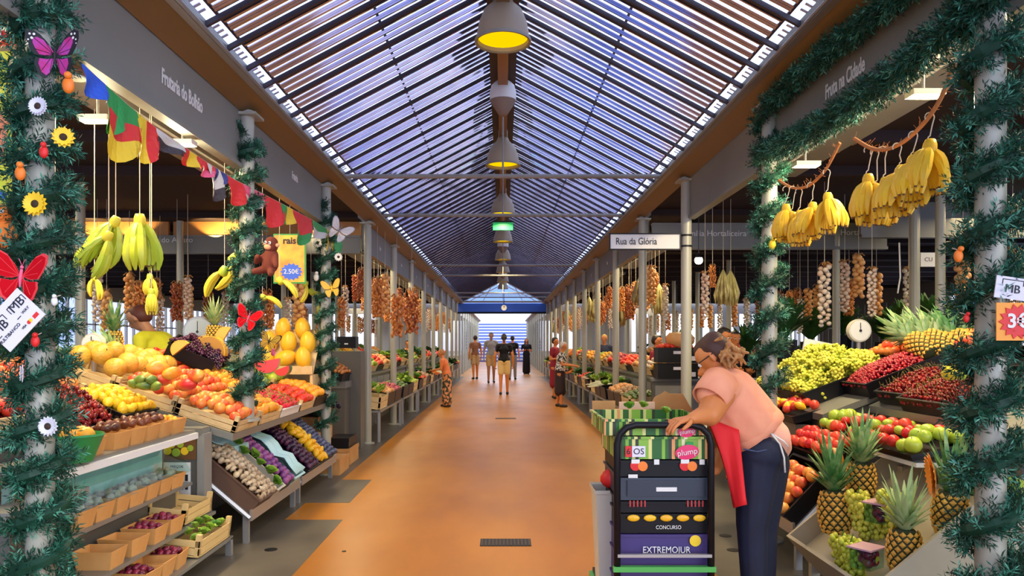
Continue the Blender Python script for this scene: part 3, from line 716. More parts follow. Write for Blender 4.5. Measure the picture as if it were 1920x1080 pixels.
# ------------------------------------------------------------------ stall furniture
PANEL = mat('stall_panel_grey', (.12,.115,.10), .4, .2); SHELF = mat('shelf_steel', (.28,.28,.25), .35, .5)
GLASS = bpy.data.materials.new('display_glass'); GLASS.use_nodes = True; t = GLASS.node_tree; t.nodes.clear()
o_ = N(t,'ShaderNodeOutputMaterial'); a_ = N(t,'ShaderNodeBsdfTransparent'); g_ = N(t,'ShaderNodeBsdfGlossy'); g_.inputs['Roughness'].default_value = .04
a_.inputs['Color'].default_value = (.72,.92,.88,1); x_ = N(t,'ShaderNodeMixShader'); x_.inputs[0].default_value = .14
t.links.new(a_.outputs[0], x_.inputs[1]); t.links.new(g_.outputs[0], x_.inputs[2]); t.links.new(x_.outputs[0], o_.inputs[0])

def counter(s, y0, y1, x0=2.35, x1=3.45, z0=.80, z1=1.28, label='', m=PANEL, door=True):
    """a solid stall counter with a sloping top that rises away from the aisle"""
    r = empty('display_counter', (s*x0, (y0+y1)/2, 0)); tag(r, label, 'counter'); L = T(-s*x0, -(y0+y1)/2, 0)
    X0, X1 = s*x0, s*x1; XF = X0; X0 = s*max(x0, 2.5) if s < 0 else X0
    b = MB(); b.add([(X0+s*.03,y0+.02,0),(X1,y0+.02,0),(X1,y0+.02,z1-.05),(X0+s*.03,y0+.02,z0-.05),(X0+s*.03,y1-.02,0),(X1,y1-.02,0),(X1,y1-.02,z1-.05),(X0+s*.03,y1-.02,z0-.05)],
        [(0,1,2,3)[::-s],(4,5,6,7)[::s],(0,4,5,1),(1,5,6,2),(2,6,7,3),(3,7,4,0)])
    b.obj('cabinet_body', m, r).matrix_basis = L
    X0, XB = XF, X0
    b = MB(); b.add([(X0,y0,z0-.05),(X1,y0,z1-.05),(X1,y0,z1),(X0,y0,z0),(X0,y1,z0-.05),(X1,y1,z1-.05),(X1,y1,z1),(X0,y1,z0)],
        [(0,1,2,3)[::-s],(4,5,6,7)[::s],(0,4,5,1),(1,5,6,2),(2,6,7,3),(3,7,4,0)])
    b.obj('sloping_top', SHELF, r).matrix_basis = L
    n = max(2, int((y1-y0)/.8)); 
    for k in range(n):
        ya = y0 + .05 + (y1-y0-.1)*k/n; b = MB(); b.b2((XB-s*.0, ya+.02, .12), (XB+s*.03, ya+(y1-y0-.1)/n-.02, z0-.1)); b.obj('door', m, r).matrix_basis = L
    return r
def rack(s, y0, y1, x0=1.83, x1=2.42, z0=.2, z1=.70, label='', legs=True):
    """tilted steel rack in front of a counter"""
    r = empty('tilted_rack', (s*x0, (y0+y1)/2, 0)); tag(r, label, 'display rack'); L = T(-s*x0, -(y0+y1)/2, 0); X0, X1 = s*x0, s*x1
    b = MB(); tt = .012
    b.add([(X0,y0,z0-tt),(X1,y0,z1-tt),(X1,y0,z1),(X0,y0,z0),(X0,y1,z0-tt),(X1,y1,z1-tt),(X1,y1,z1),(X0,y1,z0)], [(0,1,2,3)[::-s],(4,5,6,7)[::s],(0,4,5,1),(1,5,6,2),(2,6,7,3),(3,7,4,0)])
    b.obj('tray', SHELF, r).matrix_basis = L
    b = MB(); b.b2((X0-s*.015,y0-.01,z0-.03),(X0,y1+.01,z0+.05)); b.obj('front_rail', STEEL, r).matrix_basis = L
    for y in (y0, y1):
        b = MB(); d = Vector((X1-X0,0,z1-z0)); b.tube([(X0,y,z0-.01),(X1,y,z1-.01)], .02, 6); b.obj('side_rail', STEEL, r).matrix_basis = L
    for y in (y0+.04, y1-.04):
        b = MB(); b.b2((X0+s*.02,y-.02,0),(X0+s*.06,y+.02,z0)); b.obj('leg', STEEL, r).matrix_basis = L
        b = MB(); b.b2((X1-s*.06,y-.02,0),(X1-s*.02,y+.02,z1-.02)); b.obj('leg', STEEL, r).matrix_basis = L
    return r
TL = math.atan2(.48, 1.10)            # slope of the counter tops
TR = math.atan2(.50, .59)             # slope of the racks
TL2 = math.atan2(.48, 1.50)
def on_counter(s, y, d, yaw=0, lift=.004, x0=2.35, z0=.80):
    if s < 0 and y > 5.35: return frame(s, s*(1.95 + d*math.cos(TL2)), y, .80 + d*math.sin(TL2), TL2, yaw) @ T(0,0,lift)
    return frame(s, s*(x0 + d*math.cos(TL)) , y, z0 + d*math.sin(TL), TL, yaw) @ T(0,0,lift)
def on_rack(s, y, d=0.02, lift=.004, x0=1.83, z0=.2): return frame(s, s*(x0 + d*math.cos(TR)), y, z0 + d*math.sin(TR), TR) @ T(0,0,lift)

# ================================================================== the stall of Frutaria do Bolhao
counter(-1, 3.55, 5.32, label='grey stall counter under the cherries, plums and red nectarines', x0=2.51, z0=.87)
counter(-1, 5.34, 8.15, x0=1.95, label='grey stall counter with overhanging front shelf under the melons and peaches', x1=3.45)
def cc(s, y, d, L, D, Hh, style, m, what, p, r, lab, **k):
    cr = k.pop('crate_h', None); M = on_counter(s, y, d); crate(M, L, D, Hh, style, m, what)
    heap(M @ T(0, 0, 0), L-.03, D-.02, Hh - r*.3, p, r, lab, lab + 's' if False else 'fruit: ' + lab, **k)
W1 = WOOD
# front row
cc(-1, 3.95, .18, .52, .46, .10, 'solid', BLACK, 'black crate of dark plums next to the garland column', P_PLUM, .026, 'small dark plum in the black crate next to the garland column', mound=.05)
Mh = on_counter(-1, 4.5, .18); crate(Mh, .5, .46, .09, 'solid', BLACK, 'black crate of shiny dark cherries on the grey counter')
CH_L = Mh
cc(-1, 5.04, .18, .48, .40, .13, 'slot', BLACK, 'black slotted crate of yellow lemons at the counter edge', P_LEMON, .034, 'yellow lemon in the black slotted crate', mound=.03)
cc(-1, 5.62, .0, .50, .46, .09, 'slat', W1, 'wooden tray of pale orange peaches at the shelf corner', P_PEACH, .042, 'blushed peach in the tray at the shelf corner', mound=.06)
cc(-1, 6.17, .0, .56, .46, .08, 'slat', W1, 'wooden tray of oranges behind the second garland column', P_ORANGE, .042, 'orange in the tray behind the second garland', mound=.05)
cc(-1, 6.76, .0, .56, .44, .08, 'solid', WHITE, 'white box of bright red strawberries past the second garland column', P_STRAW, .022, 'bright strawberry in the white box', mound=.05, scale=1.3, skip=.1)
cc(-1, 7.33, .0, .5, .44, .08, 'slat', W1, 'wooden tray of red peppers past the strawberries', P_PEPP, .045, 'red pepper in the wooden tray', mound=.04)
cc(-1, 7.86, .0, .5, .44, .10, 'solid', BLACK, 'black box of small oranges at the counter end', P_ORANGE, .042, 'orange in the black box at the counter end', mound=.04)
cc(-1, 5.62, .47, .52, .46, .10, 'slat', W1, 'wooden tray of small red apples and peaches in the middle row', P_PEACH, .042, 'blushed peach in the middle row tray', mound=.08)
cc(-1, 6.17, .47, .54, .46, .10, 'slat', W1, 'wooden tray of pinkish nectarines in the middle row', P_NECT, .042, 'red nectarine in the middle row tray', mound=.08)
cc(-1, 6.76, .47, .54, .46, .10, 'slat', W1, 'wooden tray of oranges in the middle row behind the strawberries', P_ORANGE, .042, 'orange in the middle row tray', mound=.06)
cc(-1, 7.33, .47, .5, .46, .10, 'solid', BLACK, 'black tray of green pears in the middle row', P_LIME, .036, 'small green pear in the middle row tray', mound=.06)
cc(-1, 7.86, .47, .5, .46, .12, 'slat', W1, 'yellow wooden tray of green apples before the big yellow melons', P_GAPPLE, .045, 'green apple in the tray before the big melons', mound=.04)
# back row
cc(-1, 4.25, .62, .54, .46, .10, 'slat', W1, 'wooden tray of red nectarines behind the cherries', P_NECT, .04, 'red nectarine heaped behind the cherries', mound=.10)
cc(-1, 4.83, .62, .54, .46, .10, 'slat', W1, 'wooden tray of more red nectarines in front of the melons', P_NECT, .04, 'red nectarine heaped in front of the melons', mound=.05)
cc(-1, 5.66, .95, .56, .52, .10, 'slat', W1, 'wooden tray heaped with golden netted melons, the first', P_MELON, .084, 'golden netted melon in the first melon tray', mound=.12)
cc(-1, 6.23, .95, .54, .52, .10, 'slat', W1, 'wooden tray of golden melons next to the mangoes', P_MELON, .084, 'golden netted melon in the second melon tray', mound=.06)
cc(-1, 6.8, .95, .54, .50, .10, 'slat', W1, 'wooden tray of red and orange mangoes behind the oranges', P_MANGO, .052, 'red mango in the tray behind the oranges', mound=.08)
# stand with the big melons, facing up the aisle
r = empty('melon_stand', (-2.35, 7.95, .95)); tag(r, 'sloped wooden stand with big yellow melons at the counter end', 'stand')
Ms = RX(R(50)); MB().box((0,0,0), (.62,.62,.02), Ms).obj('sloping_board', WOOD, r).location = (0, .2, .42)
MB().b2((-.31,.36,.0),(.31,.40,.62)).obj('back_board', WOOD, r); MB().box((0,0,0), (.62,.03,.09)).obj('front_lip', WOOD, r).location = (0, -.02, .22)
MB().b2((-.31,-.02,-.10),(-.28,.36,.17)).b2((.28,-.02,-.10),(.31,.36,.17)).b2((-.31,-.02,-.10),(.31,.38,-.02)).obj('side_boards', WOOD, r)
for i, (u, v, rz) in enumerate(((-.2,.12,.1),(0,.12,1.2),(.2,.12,-.1),(-.21,.34,0),(.0,.34,.1),(.21,.34,.0),(-.1,.54,.1),(.12,.54,-.1))):
    stamp(P_CANT, T(-2.35, 7.95, .95) @ T(u, .2 - .31*math.cos(R(50)) + v*math.cos(R(50)) - .07*math.sin(R(50)), .42 - .31*math.sin(R(50)) + v*math.sin(R(50)) + .07) @ RY(rz) @ S(1.02), 'big orange-yellow melon on the sloped wooden stand', 'melon', 'big yellow melons on the stand')
# avocados, papaya between melons and lemons
for i, (px, py) in enumerate(((250, 720), (262, 712), (272, 722), (285, 712), (292, 724))):
    stamp(P_AVOC, T(P(px, py, 5.12)) @ Euler((R(70+i*9), 0, i)).to_matrix().to_4x4(), 'dark green avocado wedged above the lemon crate', 'avocado', 'avocados above the lemon crate')
for i, (px, py) in enumerate(((305, 712), (350, 722), (322, 700), (368, 705), (296, 690))):
    stamp(P_MANGO, T(P(px, py, 5.25)) @ Euler((R(80), R(20*i), i*1.3)).to_matrix().to_4x4() @ S(1.15), 'glossy red mango lying above the lemon crate', 'mango', 'red mangoes above the lemon crate')
# raised dark grape crate, pineapple, scale, watermelon cuts
Mg = frame(-1, -2.72, 6.95, 1.22, .45, .3); crate(Mg, .62, .42, .12, 'solid', BLACK, 'black crate of tiny dark grapes raised beside the dial scale')
heap(Mg, .58, .4, .12, P_GRAPESD, .05, 'dark grape bunch in the raised black crate', 'dark grapes in the raised crate', 'grapes', mound=.03, orient='any')
tag(MB().b2((-.5,-.35,-.9),(.5,.35,-.02)).obj('stand_box', PANEL, M=T(-2.95, 6.9, 1.12)), 'grey box plinth below the raised grape crate', 'plinth')
def scale_dial(px, py, Y, rad, label, m=STEEL):
    r = empty('hanging_scale', P(px, py, Y)); tag(r, label, 'scale')
    MB().lathe([(.001,-.03),(rad,-.03),(rad*1.04,0),(rad,.03),(.001,.03)], M=RX(R(90)), seg=24).obj('dial_case', m, r, 35)
    MB().lathe([(.001,.0),(rad*.88,.0),(rad*.88,.004),(.001,.004)], M=T(0,-.031,0) @ RX(R(90)), seg=24).obj('dial_face', WHITE if m != STEEL else mat('dial_glass', (.45,.5,.5), .2, .3), r)
    MB().b2((-.003,-.04,0),(.003,-.037,rad*.7)).obj('pointer', INK, r); MB().lathe([(.012,0),(.012,.01)], M=T(0,-.036,0)@RX(R(90)), seg=8).obj('hub', INK, r)
    MB().tube([(0,0,-rad),(0,0,-rad-.25)], .02, 8).obj('stem', STEEL, r); MB().lathe([(.12,-rad-.27),(.12,-rad-.25),(.02,-rad-.24)], seg=16).obj('foot', STEEL, r)
    return r
scale_dial(373, 622, 7.4, .15, 'round steel dial scale standing behind the fruit counter')
scale_dial(176, 645, 5.9, .085, 'small cream dial scale standing behind the melons', CREAM)
stamp(P_PINE, T(P(402, 628, 7.2)) @ S(1.05), 'upright pineapple beside the round steel dial scale', 'pineapple')
stamp(P_PINE, T(P(214, 640, 6.4)) @ S(1.0), 'pineapple with spread leaves beside the person in yellow', 'pineapple')
stamp(P_PINE, T(P(236, 668, 6.3)) @ RY(-.9) @ S(1.0), 'pineapple lying behind the first melon tray', 'pineapple')
def melon_cut(px, py, Y, rot, label, flesh, r_=.1, rind=M_SQ):
    r = empty('melon_slice', P(px, py, Y)); r.rotation_euler = rot; tag(r, label, 'cut melon'); n = 14
    V = [(0,0,0)]; pts = [(r_*math.cos(math.pi*i/n), r_*math.sin(math.pi*i/n)) for i in range(n+1)]
    MB().prism([(x*.92, y*.92) for x, y in pts], -.04, .04, RX(R(90))).obj('flesh', flesh, r)
    MB().prism(pts + [(x*.93, y*.93) for x, y in pts[::-1]], -.041, .041, RX(R(90))).obj('rind', rind, r)
FLESHR = mat('watermelon_flesh', (.85,.06,.05), .3); FLESHO = mat('melon_flesh', (.92,.45,.05), .3)
melon_cut(500, 676, 7.2, (0, R(170), .3), 'red watermelon wedge by the second garland', FLESHR, .13)
melon_cut(530, 690, 7.1, (0, R(160), 0), 'small red watermelon wedge in front of the big melons', FLESHR, .08)
melon_cut(424, 630, 7.1, (0, R(-60), .2), 'orange melon slice beside the garland column', FLESHO, .09, M_CANT)
melon_cut(385, 645, 7.0, (0, R(-50), .2), 'orange melon slice under the upright pineapple', FLESHO, .08, M_CANT)
melon_cut(395, 660, 6.9, (0, R(15), .0), 'large cut melon with brown rind above the dark grapes', mat('cut_brown', (.5,.25,.05), .5), .15, M_MELON)
melon_cut(340, 655, 6.4, (0, R(-40), .2), 'orange melon slice beside the yellow shirt', FLESHO, .08, M_CANT)

# lower racks between the first and second garland columns
rack(-1, 5.35, 6.62, label='tilted steel rack of mushroom, lettuce and plum crates, with a corner leg')
rack(-1, 6.70, 8.05, label='tilted steel rack with figs and lemons, past the mushroom rack')
Mx = on_rack(-1, 5.56); crate(Mx, .38, .70, .13, 'solid', mat('brown_card', (.10,.05,.03), .6), 'dark card box of pale mushrooms, at the rack corner')
heap(Mx, .36, .68, .12, P_MUSH, .024, 'pale mushroom in the dark card box', 'mushrooms in the dark box', 'mushroom', mound=.05)
ml = MB().b2((-.17,-.003,.03),(.17,.0,.12)).obj('box_label', BLACK, M=Mx @ T(-.0,0,0)); ml.parent = None
bpy.data.objects.remove(ml)
lab = MB().b2((0,.12,.02),(.003,.48,.125)).obj('maker_label', BLACK, M=Mx @ T(.19,0,0)); tag(lab, 'black maker label on the end of the mushroom box', 'label')
txt('musso', .05, RED, lab, T(.005,.30,.05) @ RZ(R(90)) @ RX(R(90))); txt('oo', .06, WHITE, lab, T(.005,.30,.09) @ RZ(R(90)) @ RX(R(90)))
Mx = on_rack(-1, 5.87); crate(Mx, .2, .70, .13, 'solid', CREAM, 'pale box of green lettuce leaves, second on the tilted rack')
heap(Mx, .2, .68, .10, P_LETT, .055, 'small green lettuce in the pale narrow box', 'lettuces in the narrow box', 'lettuce', mound=.03, orient='up', scale=.8)
Mx = on_rack(-1, 6.12); crate(Mx, .24, .70, .12, 'solid', BLACK, 'black box of violet plums, third on the tilted rack')
heap(Mx, .22, .68, .12, P_PURP, .029, 'violet plum in the narrow black box', 'violet plums in the narrow box', 'plum', mound=.03)
Mx = on_rack(-1, 6.42); crate(Mx, .28, .70, .13, 'solid', TEAL, 'empty pale teal paper lined box on the tilted rack')
# crumpled paper sheets
def sheet(M, w_, d_, label, m=TEAL, amp=.02, seed=1, text=None):
    rr = random.Random(seed); n = 8; V = []; Fc = []
    for i in range(n+1):
        for j in range(n+1): V.append((w_*(i/n-.5), d_*j/n, amp*(math.sin(i*1.9+seed)+math.cos(j*2.3+seed*2)) + rr.uniform(0,amp)))
    for i in range(n):
        for j in range(n): a = i*(n+1)+j; Fc.append((a, a+n+1, a+n+2, a+1))
    o = MB().add(V, Fc).obj('wrapping_paper', m, M=M, smooth=True); md = o.modifiers.new('s','SOLIDIFY'); md.thickness = .002; tag(o, label, 'paper')
    if text: txt(text, .1, INK, o, T(0, d_*.3, amp*3+.002), name='printed_word')
    return o
sheet(on_rack(-1, 6.42) @ T(0,.02,.15), .3, .66, 'crumpled pale teal paper lying over the lined box')
sheet(on_rack(-1, 5.75) @ T(0,.5,.2) , .62, .36, 'pale teal paper sheet printed with dark letters above the mushrooms', text='Rno', seed=3)
sheet(on_rack(-1, 5.90) @ T(0,.42,.13), .24, .3, 'teal tissue at the top of the lettuce box', seed=5)
Mx = on_rack(-1, 6.92); crate(Mx, .36, .68, .11, 'solid', BLACK, 'black crate of blue-black figs, first on the second rack')
heap(Mx, .34, .66, .11, P_FIG, .026, 'blue-black fig in the black crate', 'figs in the black crate', 'fig', mound=.03)
Mx = on_rack(-1, 7.27); crate(Mx, .3, .68, .11, 'solid', BLACK, 'black crate of lemons on the second rack beside the figs')
heap(Mx, .28, .66, .11, P_LEMON, .036, 'yellow lemon in the crate beside the figs', 'lemons beside the figs', 'lemon', mound=.05)
Mx = on_rack(-1, 7.66); crate(Mx, .42, .68, .12, 'solid', BLACK, 'black crate of small blue plums, last on the second rack')
heap(Mx, .4, .66, .11, P_BLUEB, .026, 'small blue plum in the last crate of the rack', 'blue plums in the last crate', 'plum', mound=.02)

# stepped shelf unit with card baskets, in front of the counter by the first column
def steps():
    r = empty('stepped_shelf_unit', (-2.2, 4.2, 0)); tag(r, 'stepped grey shelf unit holding rows of card fruit baskets', 'shelf unit'); L = T(2.2, -4.2, 0)
    for x0, x1, z in ((-1.86,-2.14,.13), (-1.98,-2.24,.30), (-2.14,-2.36,.50)):
        b = MB(); b.b2((x0, 3.42, z-.02), (x1, 5.1, z)); b.obj('shelf', SHELF, r).matrix_basis = L
        b = MB(); b.b2((x1+.01, 3.42, z-.18 if z > .2 else 0), (x1, 5.1, z+.16)); b.obj('riser', PANEL, r).matrix_basis = L
    b = MB(); b.b2((-2.12, 3.42, .84), (-2.49, 5.1, .86)); b.obj('top_shelf', SHELF, r).matrix_basis = L
    b = MB(); b.b2((-2.36, 3.42, 0), (-2.47, 3.45, .84)); b.b2((-1.9,3.42,0),(-2.36,3.44,.12)); b.obj('side_panel', PANEL, r).matrix_basis = L
    b = MB(); b.b2((-1.86,3.42,.0),(-1.9,3.46,.12)); b.b2((-1.86,5.06,0),(-1.9,5.1,.12)); b.obj('feet', STEEL, r).matrix_basis = L
    b = MB(); b.add([(-2.14,3.45,.58),(-2.14,5.08,.58),(-2.30,5.08,.83),(-2.30,3.45,.83)], [(0,1,2,3)]); b.obj('glass_pane', GLASS, r).matrix_basis = L
    b = MB(); b.add([(-2.34,3.45,.52),(-2.34,5.08,.52),(-2.34,5.08,.84),(-2.34,3.45,.84)], [(0,1,2,3)]); b.obj('teal_liner', TEAL, r).matrix_basis = L
    b = MB(); b.b2((-2.1,3.42,.80),(-2.13,5.1,.84)); b.obj('white_edge', WHITE, r).matrix_basis = L
steps()
def basket_pat(w_=.17, d_=.13, h=.095, m=BASK):
    mb = MB(); e = .018; t_ = .004
    o0 = [(-w_/2,-d_/2),(w_/2,-d_/2),(w_/2,d_/2),(-w_/2,d_/2)]; o1 = [(x*(1+2*e/w_), y*(1+2*e/d_)) for x, y in o0]; i0 = [(x*.93, y*.93) for x, y in o0]; i1 = [(x*.95, y*.95) for x, y in o1]
    V = [(x,y,0) for x,y in o0]+[(x,y,h) for x,y in o1]+[(x,y,.006) for x,y in i0]+[(x,y,h) for x,y in i1]
    Fc = [(3,2,1,0),(8,9,10,11)]
    for k in range(4): k2=(k+1)%4; Fc += [(k,k2,4+k2,4+k),(8+k2,8+k,12+k,12+k2),(4+k,4+k2,12+k2,12+k)]
    mb.add(V, Fc); return pat('card_basket', mb.mesh('card_basket', m))
P_BK = basket_pat(); 
def basketrow(x, z, ys, p, r, what, rowname, tilt=0, n_mound=.01, scale=1.0, orient='any', empty_at=(), h=.06, mound=.03):
    for i, y in enumerate(ys):
        M = T(x, y, z) @ RZ(rnd.uniform(-.12,.12) + R(90)*0)
        stamp(P_BK, M, 'brown card basket %s' % rowname, 'basket', 'card baskets %s' % rowname)
        if i in empty_at: continue
        heap(M @ T(0,-.06,0), .17, .13, h, p, r, '%s %s' % (what, rowname), '%s %s' % (what, rowname), mound=mound, orient=orient, scale=scale)
basketrow(-2.24, .50, [3.82,4.0,4.18,4.36,4.54,4.72,4.90], P_MUSH, .024, 'small mushroom in a basket', 'on the shelf below the glass pane')
basketrow(-2.08, .30, [3.82,4.06,4.30,4.52], P_PLUM, .022, 'dark fruit in a basket', 'on the middle step of the shelf unit', empty_at=(0,1), scale=.8)
basketrow(-1.99, .13, [4.02,4.2,4.38], P_PLUM, .022, 'dark plum in a basket', 'on the bottom step of the shelf unit', empty_at=(1,), scale=.8)
basketrow(-2.24, .86, [4.18,4.36,4.54,4.72], P_DATE, .024, 'dark brown fig in a basket', 'on the top shelf above the glass pane', h=.075, mound=.05)
basketrow(-2.24, .86, [3.92], P_LIME, .022, 'gooseberry in the basket', 'beside the figs on the top shelf by the garland', scale=.6)
basketrow(-2.24, .86, [4.92], P_ORANGE, .02, 'tiny orange kumquat in the basket', 'at the end of the top shelf', scale=.5)
M = frame(-1, -1.87, 4.80, .135, .12); crate(M, .52, .30, .11, 'slat', mat('yellow_wood', (.72,.5,.2), .6), 'pale wooden tray of salad at the foot of the shelf unit')
heap(M, .5, .28, .05, P_LETT, .05, 'curly green salad head in the pale wooden tray', 'salad heads in the wooden tray', 'salad', orient='up', scale=.6)
M = frame(-1, -2.0, 4.86, .31, .1); crate(M, .42, .26, .1, 'slat', mat('yellow_wood', (.72,.5,.2), .6), 'empty pale wooden tray on the middle step')
# green basket with an orange, at the first column
r = empty('green_basket', (-2.15, 3.72, .86)); tag(r, 'round green plastic basket at the first garland column', 'basket')
MB().lathe([(.08,0),(.13,.13),(.135,.13),(.13,.14),(.122,.13),(.075,.006),(.001,.006)], seg=18).obj('bowl', mat('green_plastic', (.02,.25,.06), .4), r, 40)
for k in range(4): stamp(P_ORANGE, T(-2.15 + .05*math.cos(k*1.57), 3.72 + .05*math.sin(k*1.57), .99) @ S(1.1), 'orange in the round green basket', 'orange', 'oranges in the green basket')
# end cabinet with price sheet
r = empty('end_cabinet', (-2.28, 5.22, 0)); tag(r, 'narrow grey end cabinet with a price sheet and fruit picture', 'cabinet')
MB().b2((-.14,-.03,0),(.14,.09,.82)).obj('body', PANEL, r); MB().b2((-.17,-.05,.82),(.17,.11,.86)).obj('top_ledge', SHELF, r); MB().b2((.14,-.045,0),(.19,.09,.82)).obj('post', GREY, r)
sh = MB().b2((-.10,-.036,.38),(.09,-.031,.62)).obj('price_sheet', WHITE, r)
b = MB()
for rw in range(2):
    for k in range(5): b.b2((-.075+k*.032,-.0385,.43+rw*.06),(-.055+k*.032,-.037,.475+rw*.06))
b.obj('price_marks', INK, sh); txt('PREÇOS', .025, INK, sh, T(-.005,-.037,.59) @ FACE_CAM)
pc = MB().b2((-.12,-.036,.64),(.13,-.031,.79)).obj('fruit_picture', mat('picture_brown', (.16,.07,.02), .5), r)
b = MB()
for k, (x, z, q) in enumerate(((-.07,.70,.028),(-.01,.69,.03),(.05,.70,.028),(.09,.72,.022),(-.04,.74,.022),(.02,.745,.024))): b.lathe([(.001,0),(q,0),(q,.002),(.001,.002)], M=T(x,-.037,z)@RX(R(90)), seg=12, m=k%2)
b.obj('printed_fruit', [YEL, M_LIME], pc)
# box of punnets at the far edge of the second rack, orange tub, crates of nuts
Mx = frame(-1, -2.05, 8.75, .62, .15); crate(Mx, .7, .5, .12, 'solid', BLACK, 'black crate with dark grapes by the orange cylinder')
heap(Mx, .66, .48, .1, P_GRAPESD, .05, 'dark grape bunch in the crate by the orange cylinder', 'dark grapes by the orange cylinder', 'grapes')
tag(MB().b2((-2.1,8.42,0),(-2.6,9.1,.615)).obj('card_box', KRAFT), 'tall brown card box carrying the dark grape crate', 'box')
for i, (x, y, z, a, b_, c, m_, l) in enumerate(((-1.95,8.4,0,.3,.5,.18,KRAFT,'flat kraft box on the floor past the second rack'),(-1.98,9.1,0,.3,.55,.2,KRAFT,'kraft box on the floor by the orange cylinder'),(-1.98,9.12,.2,.26,.5,.12,BLACK,'black tray stacked on the kraft box'))):
    M = T(x,y,z); r = empty('storage_box', (x,y,z)); tag(r, l, 'box'); MB().b2((-a/2,-b_/2,0),(a/2,b_/2,c-.01)).obj('body', m_, r); MB().b2((-a/2-.005,-b_/2-.005,c-.05),(a/2+.005,-b_/2,c)).b2((a/2,-b_/2,c-.05),(a/2+.005,b_/2,c)).obj('flap', m_, r)
r = empty('end_cabinet', (-2.28, 9.95, 0)); tag(r, 'grey cabinet with a tall orange cylinder at the passage corner', 'cabinet')
MB().b2((-.25,-.1,0),(.17,.5,.86)).obj('body', PANEL, r); MB().b2((-.27,-.12,.86),(.19,.52,.95)).obj('top', SHELF, r)
MB().tube([(-.03,-.16,.02),(-.03,-.16,.80)], .055, 16).obj('cylinder', mat('copper_tube', (.75,.32,.06), .25, .6), r)
Mx = frame(-1, -2.12, 10.0, .955, .2); crate(Mx, .6, .42, .1, 'solid', BLACK, 'black crate heaped with chestnuts on the corner cabinet')
heap(Mx, .58, .4, .09, P_NUT, .024, 'brown chestnut in the crate on the corner cabinet', 'chestnuts on the corner cabinet', 'chestnut', mound=.10, squash=1.0, scale=1.5)
r = empty('cash_box', P(652, 642, 10.3)); tag(r, 'small black box standing behind the chestnuts', 'box'); MB().box((0,0,0),(.26,.2,.16)).obj('body', BLACK, r); MB().box((0,-.103,-.02),(.05,.004,.02)).obj('catch', WHITE, r)
tag(MB().box((0,0,0),(.4,.3,1.35)).obj('plinth', PANEL, M=T(P(652,642,10.3).x, 10.35, .675)), 'grey plinth behind the chestnut crate', 'plinth')
# side stall at the frame's edge: strawberry punnets on a counter
r = empty('side_counter', (-2.62, 3.6, 0)); tag(r, 'dark counter with pale edge outside the first garland column', 'counter')
MB().b2((-.5,-.3,0),(.42,.28,.66)).obj('body', PANEL, r); MB().b2((-.52,-.33,.66),(.44,.3,.70)).obj('top', GREY, r); MB().b2((.32,-.32,0),(.36,-.3,.62)).obj('rail', TEAL, r)
for i, (x, y) in enumerate(((-2.72,3.42),(-2.58,3.44),(-2.44,3.42),(-2.65,3.6),(-2.5,3.62),(-2.36,3.6))):
    M = T(x, y, .70); stamp(P_BK, M @ S((.75,.9,1.1)), 'small card punnet on the counter beyond the first garland', 'punnet', 'strawberry punnets on the side counter')
    heap(M @ T(0,-.06,0), .13, .13, .07, P_STRAW, .018, 'strawberry in a punnet on the side counter', 'strawberries in the side punnets', 'strawberry', mound=.03)
M = frame(-1, -2.3, 3.72, 1.0, .2)
Mx = T(-2.72, 3.85, .98); crate(Mx @ T(0,-.2,0), .45, .35, .1, 'solid', WOOD, 'wooden tray of red apples behind the first garland column')
heap(Mx @ T(0,-.2,0), .43, .33, .09, P_APPLE, .038, 'red apple behind the first garland column', 'apples behind the garland')
tag(MB().b2((-2.95,3.65,0),(-2.5,4.02,.975)).obj('tray_stand', PANEL), 'grey stand under the red apple tray', 'stand')
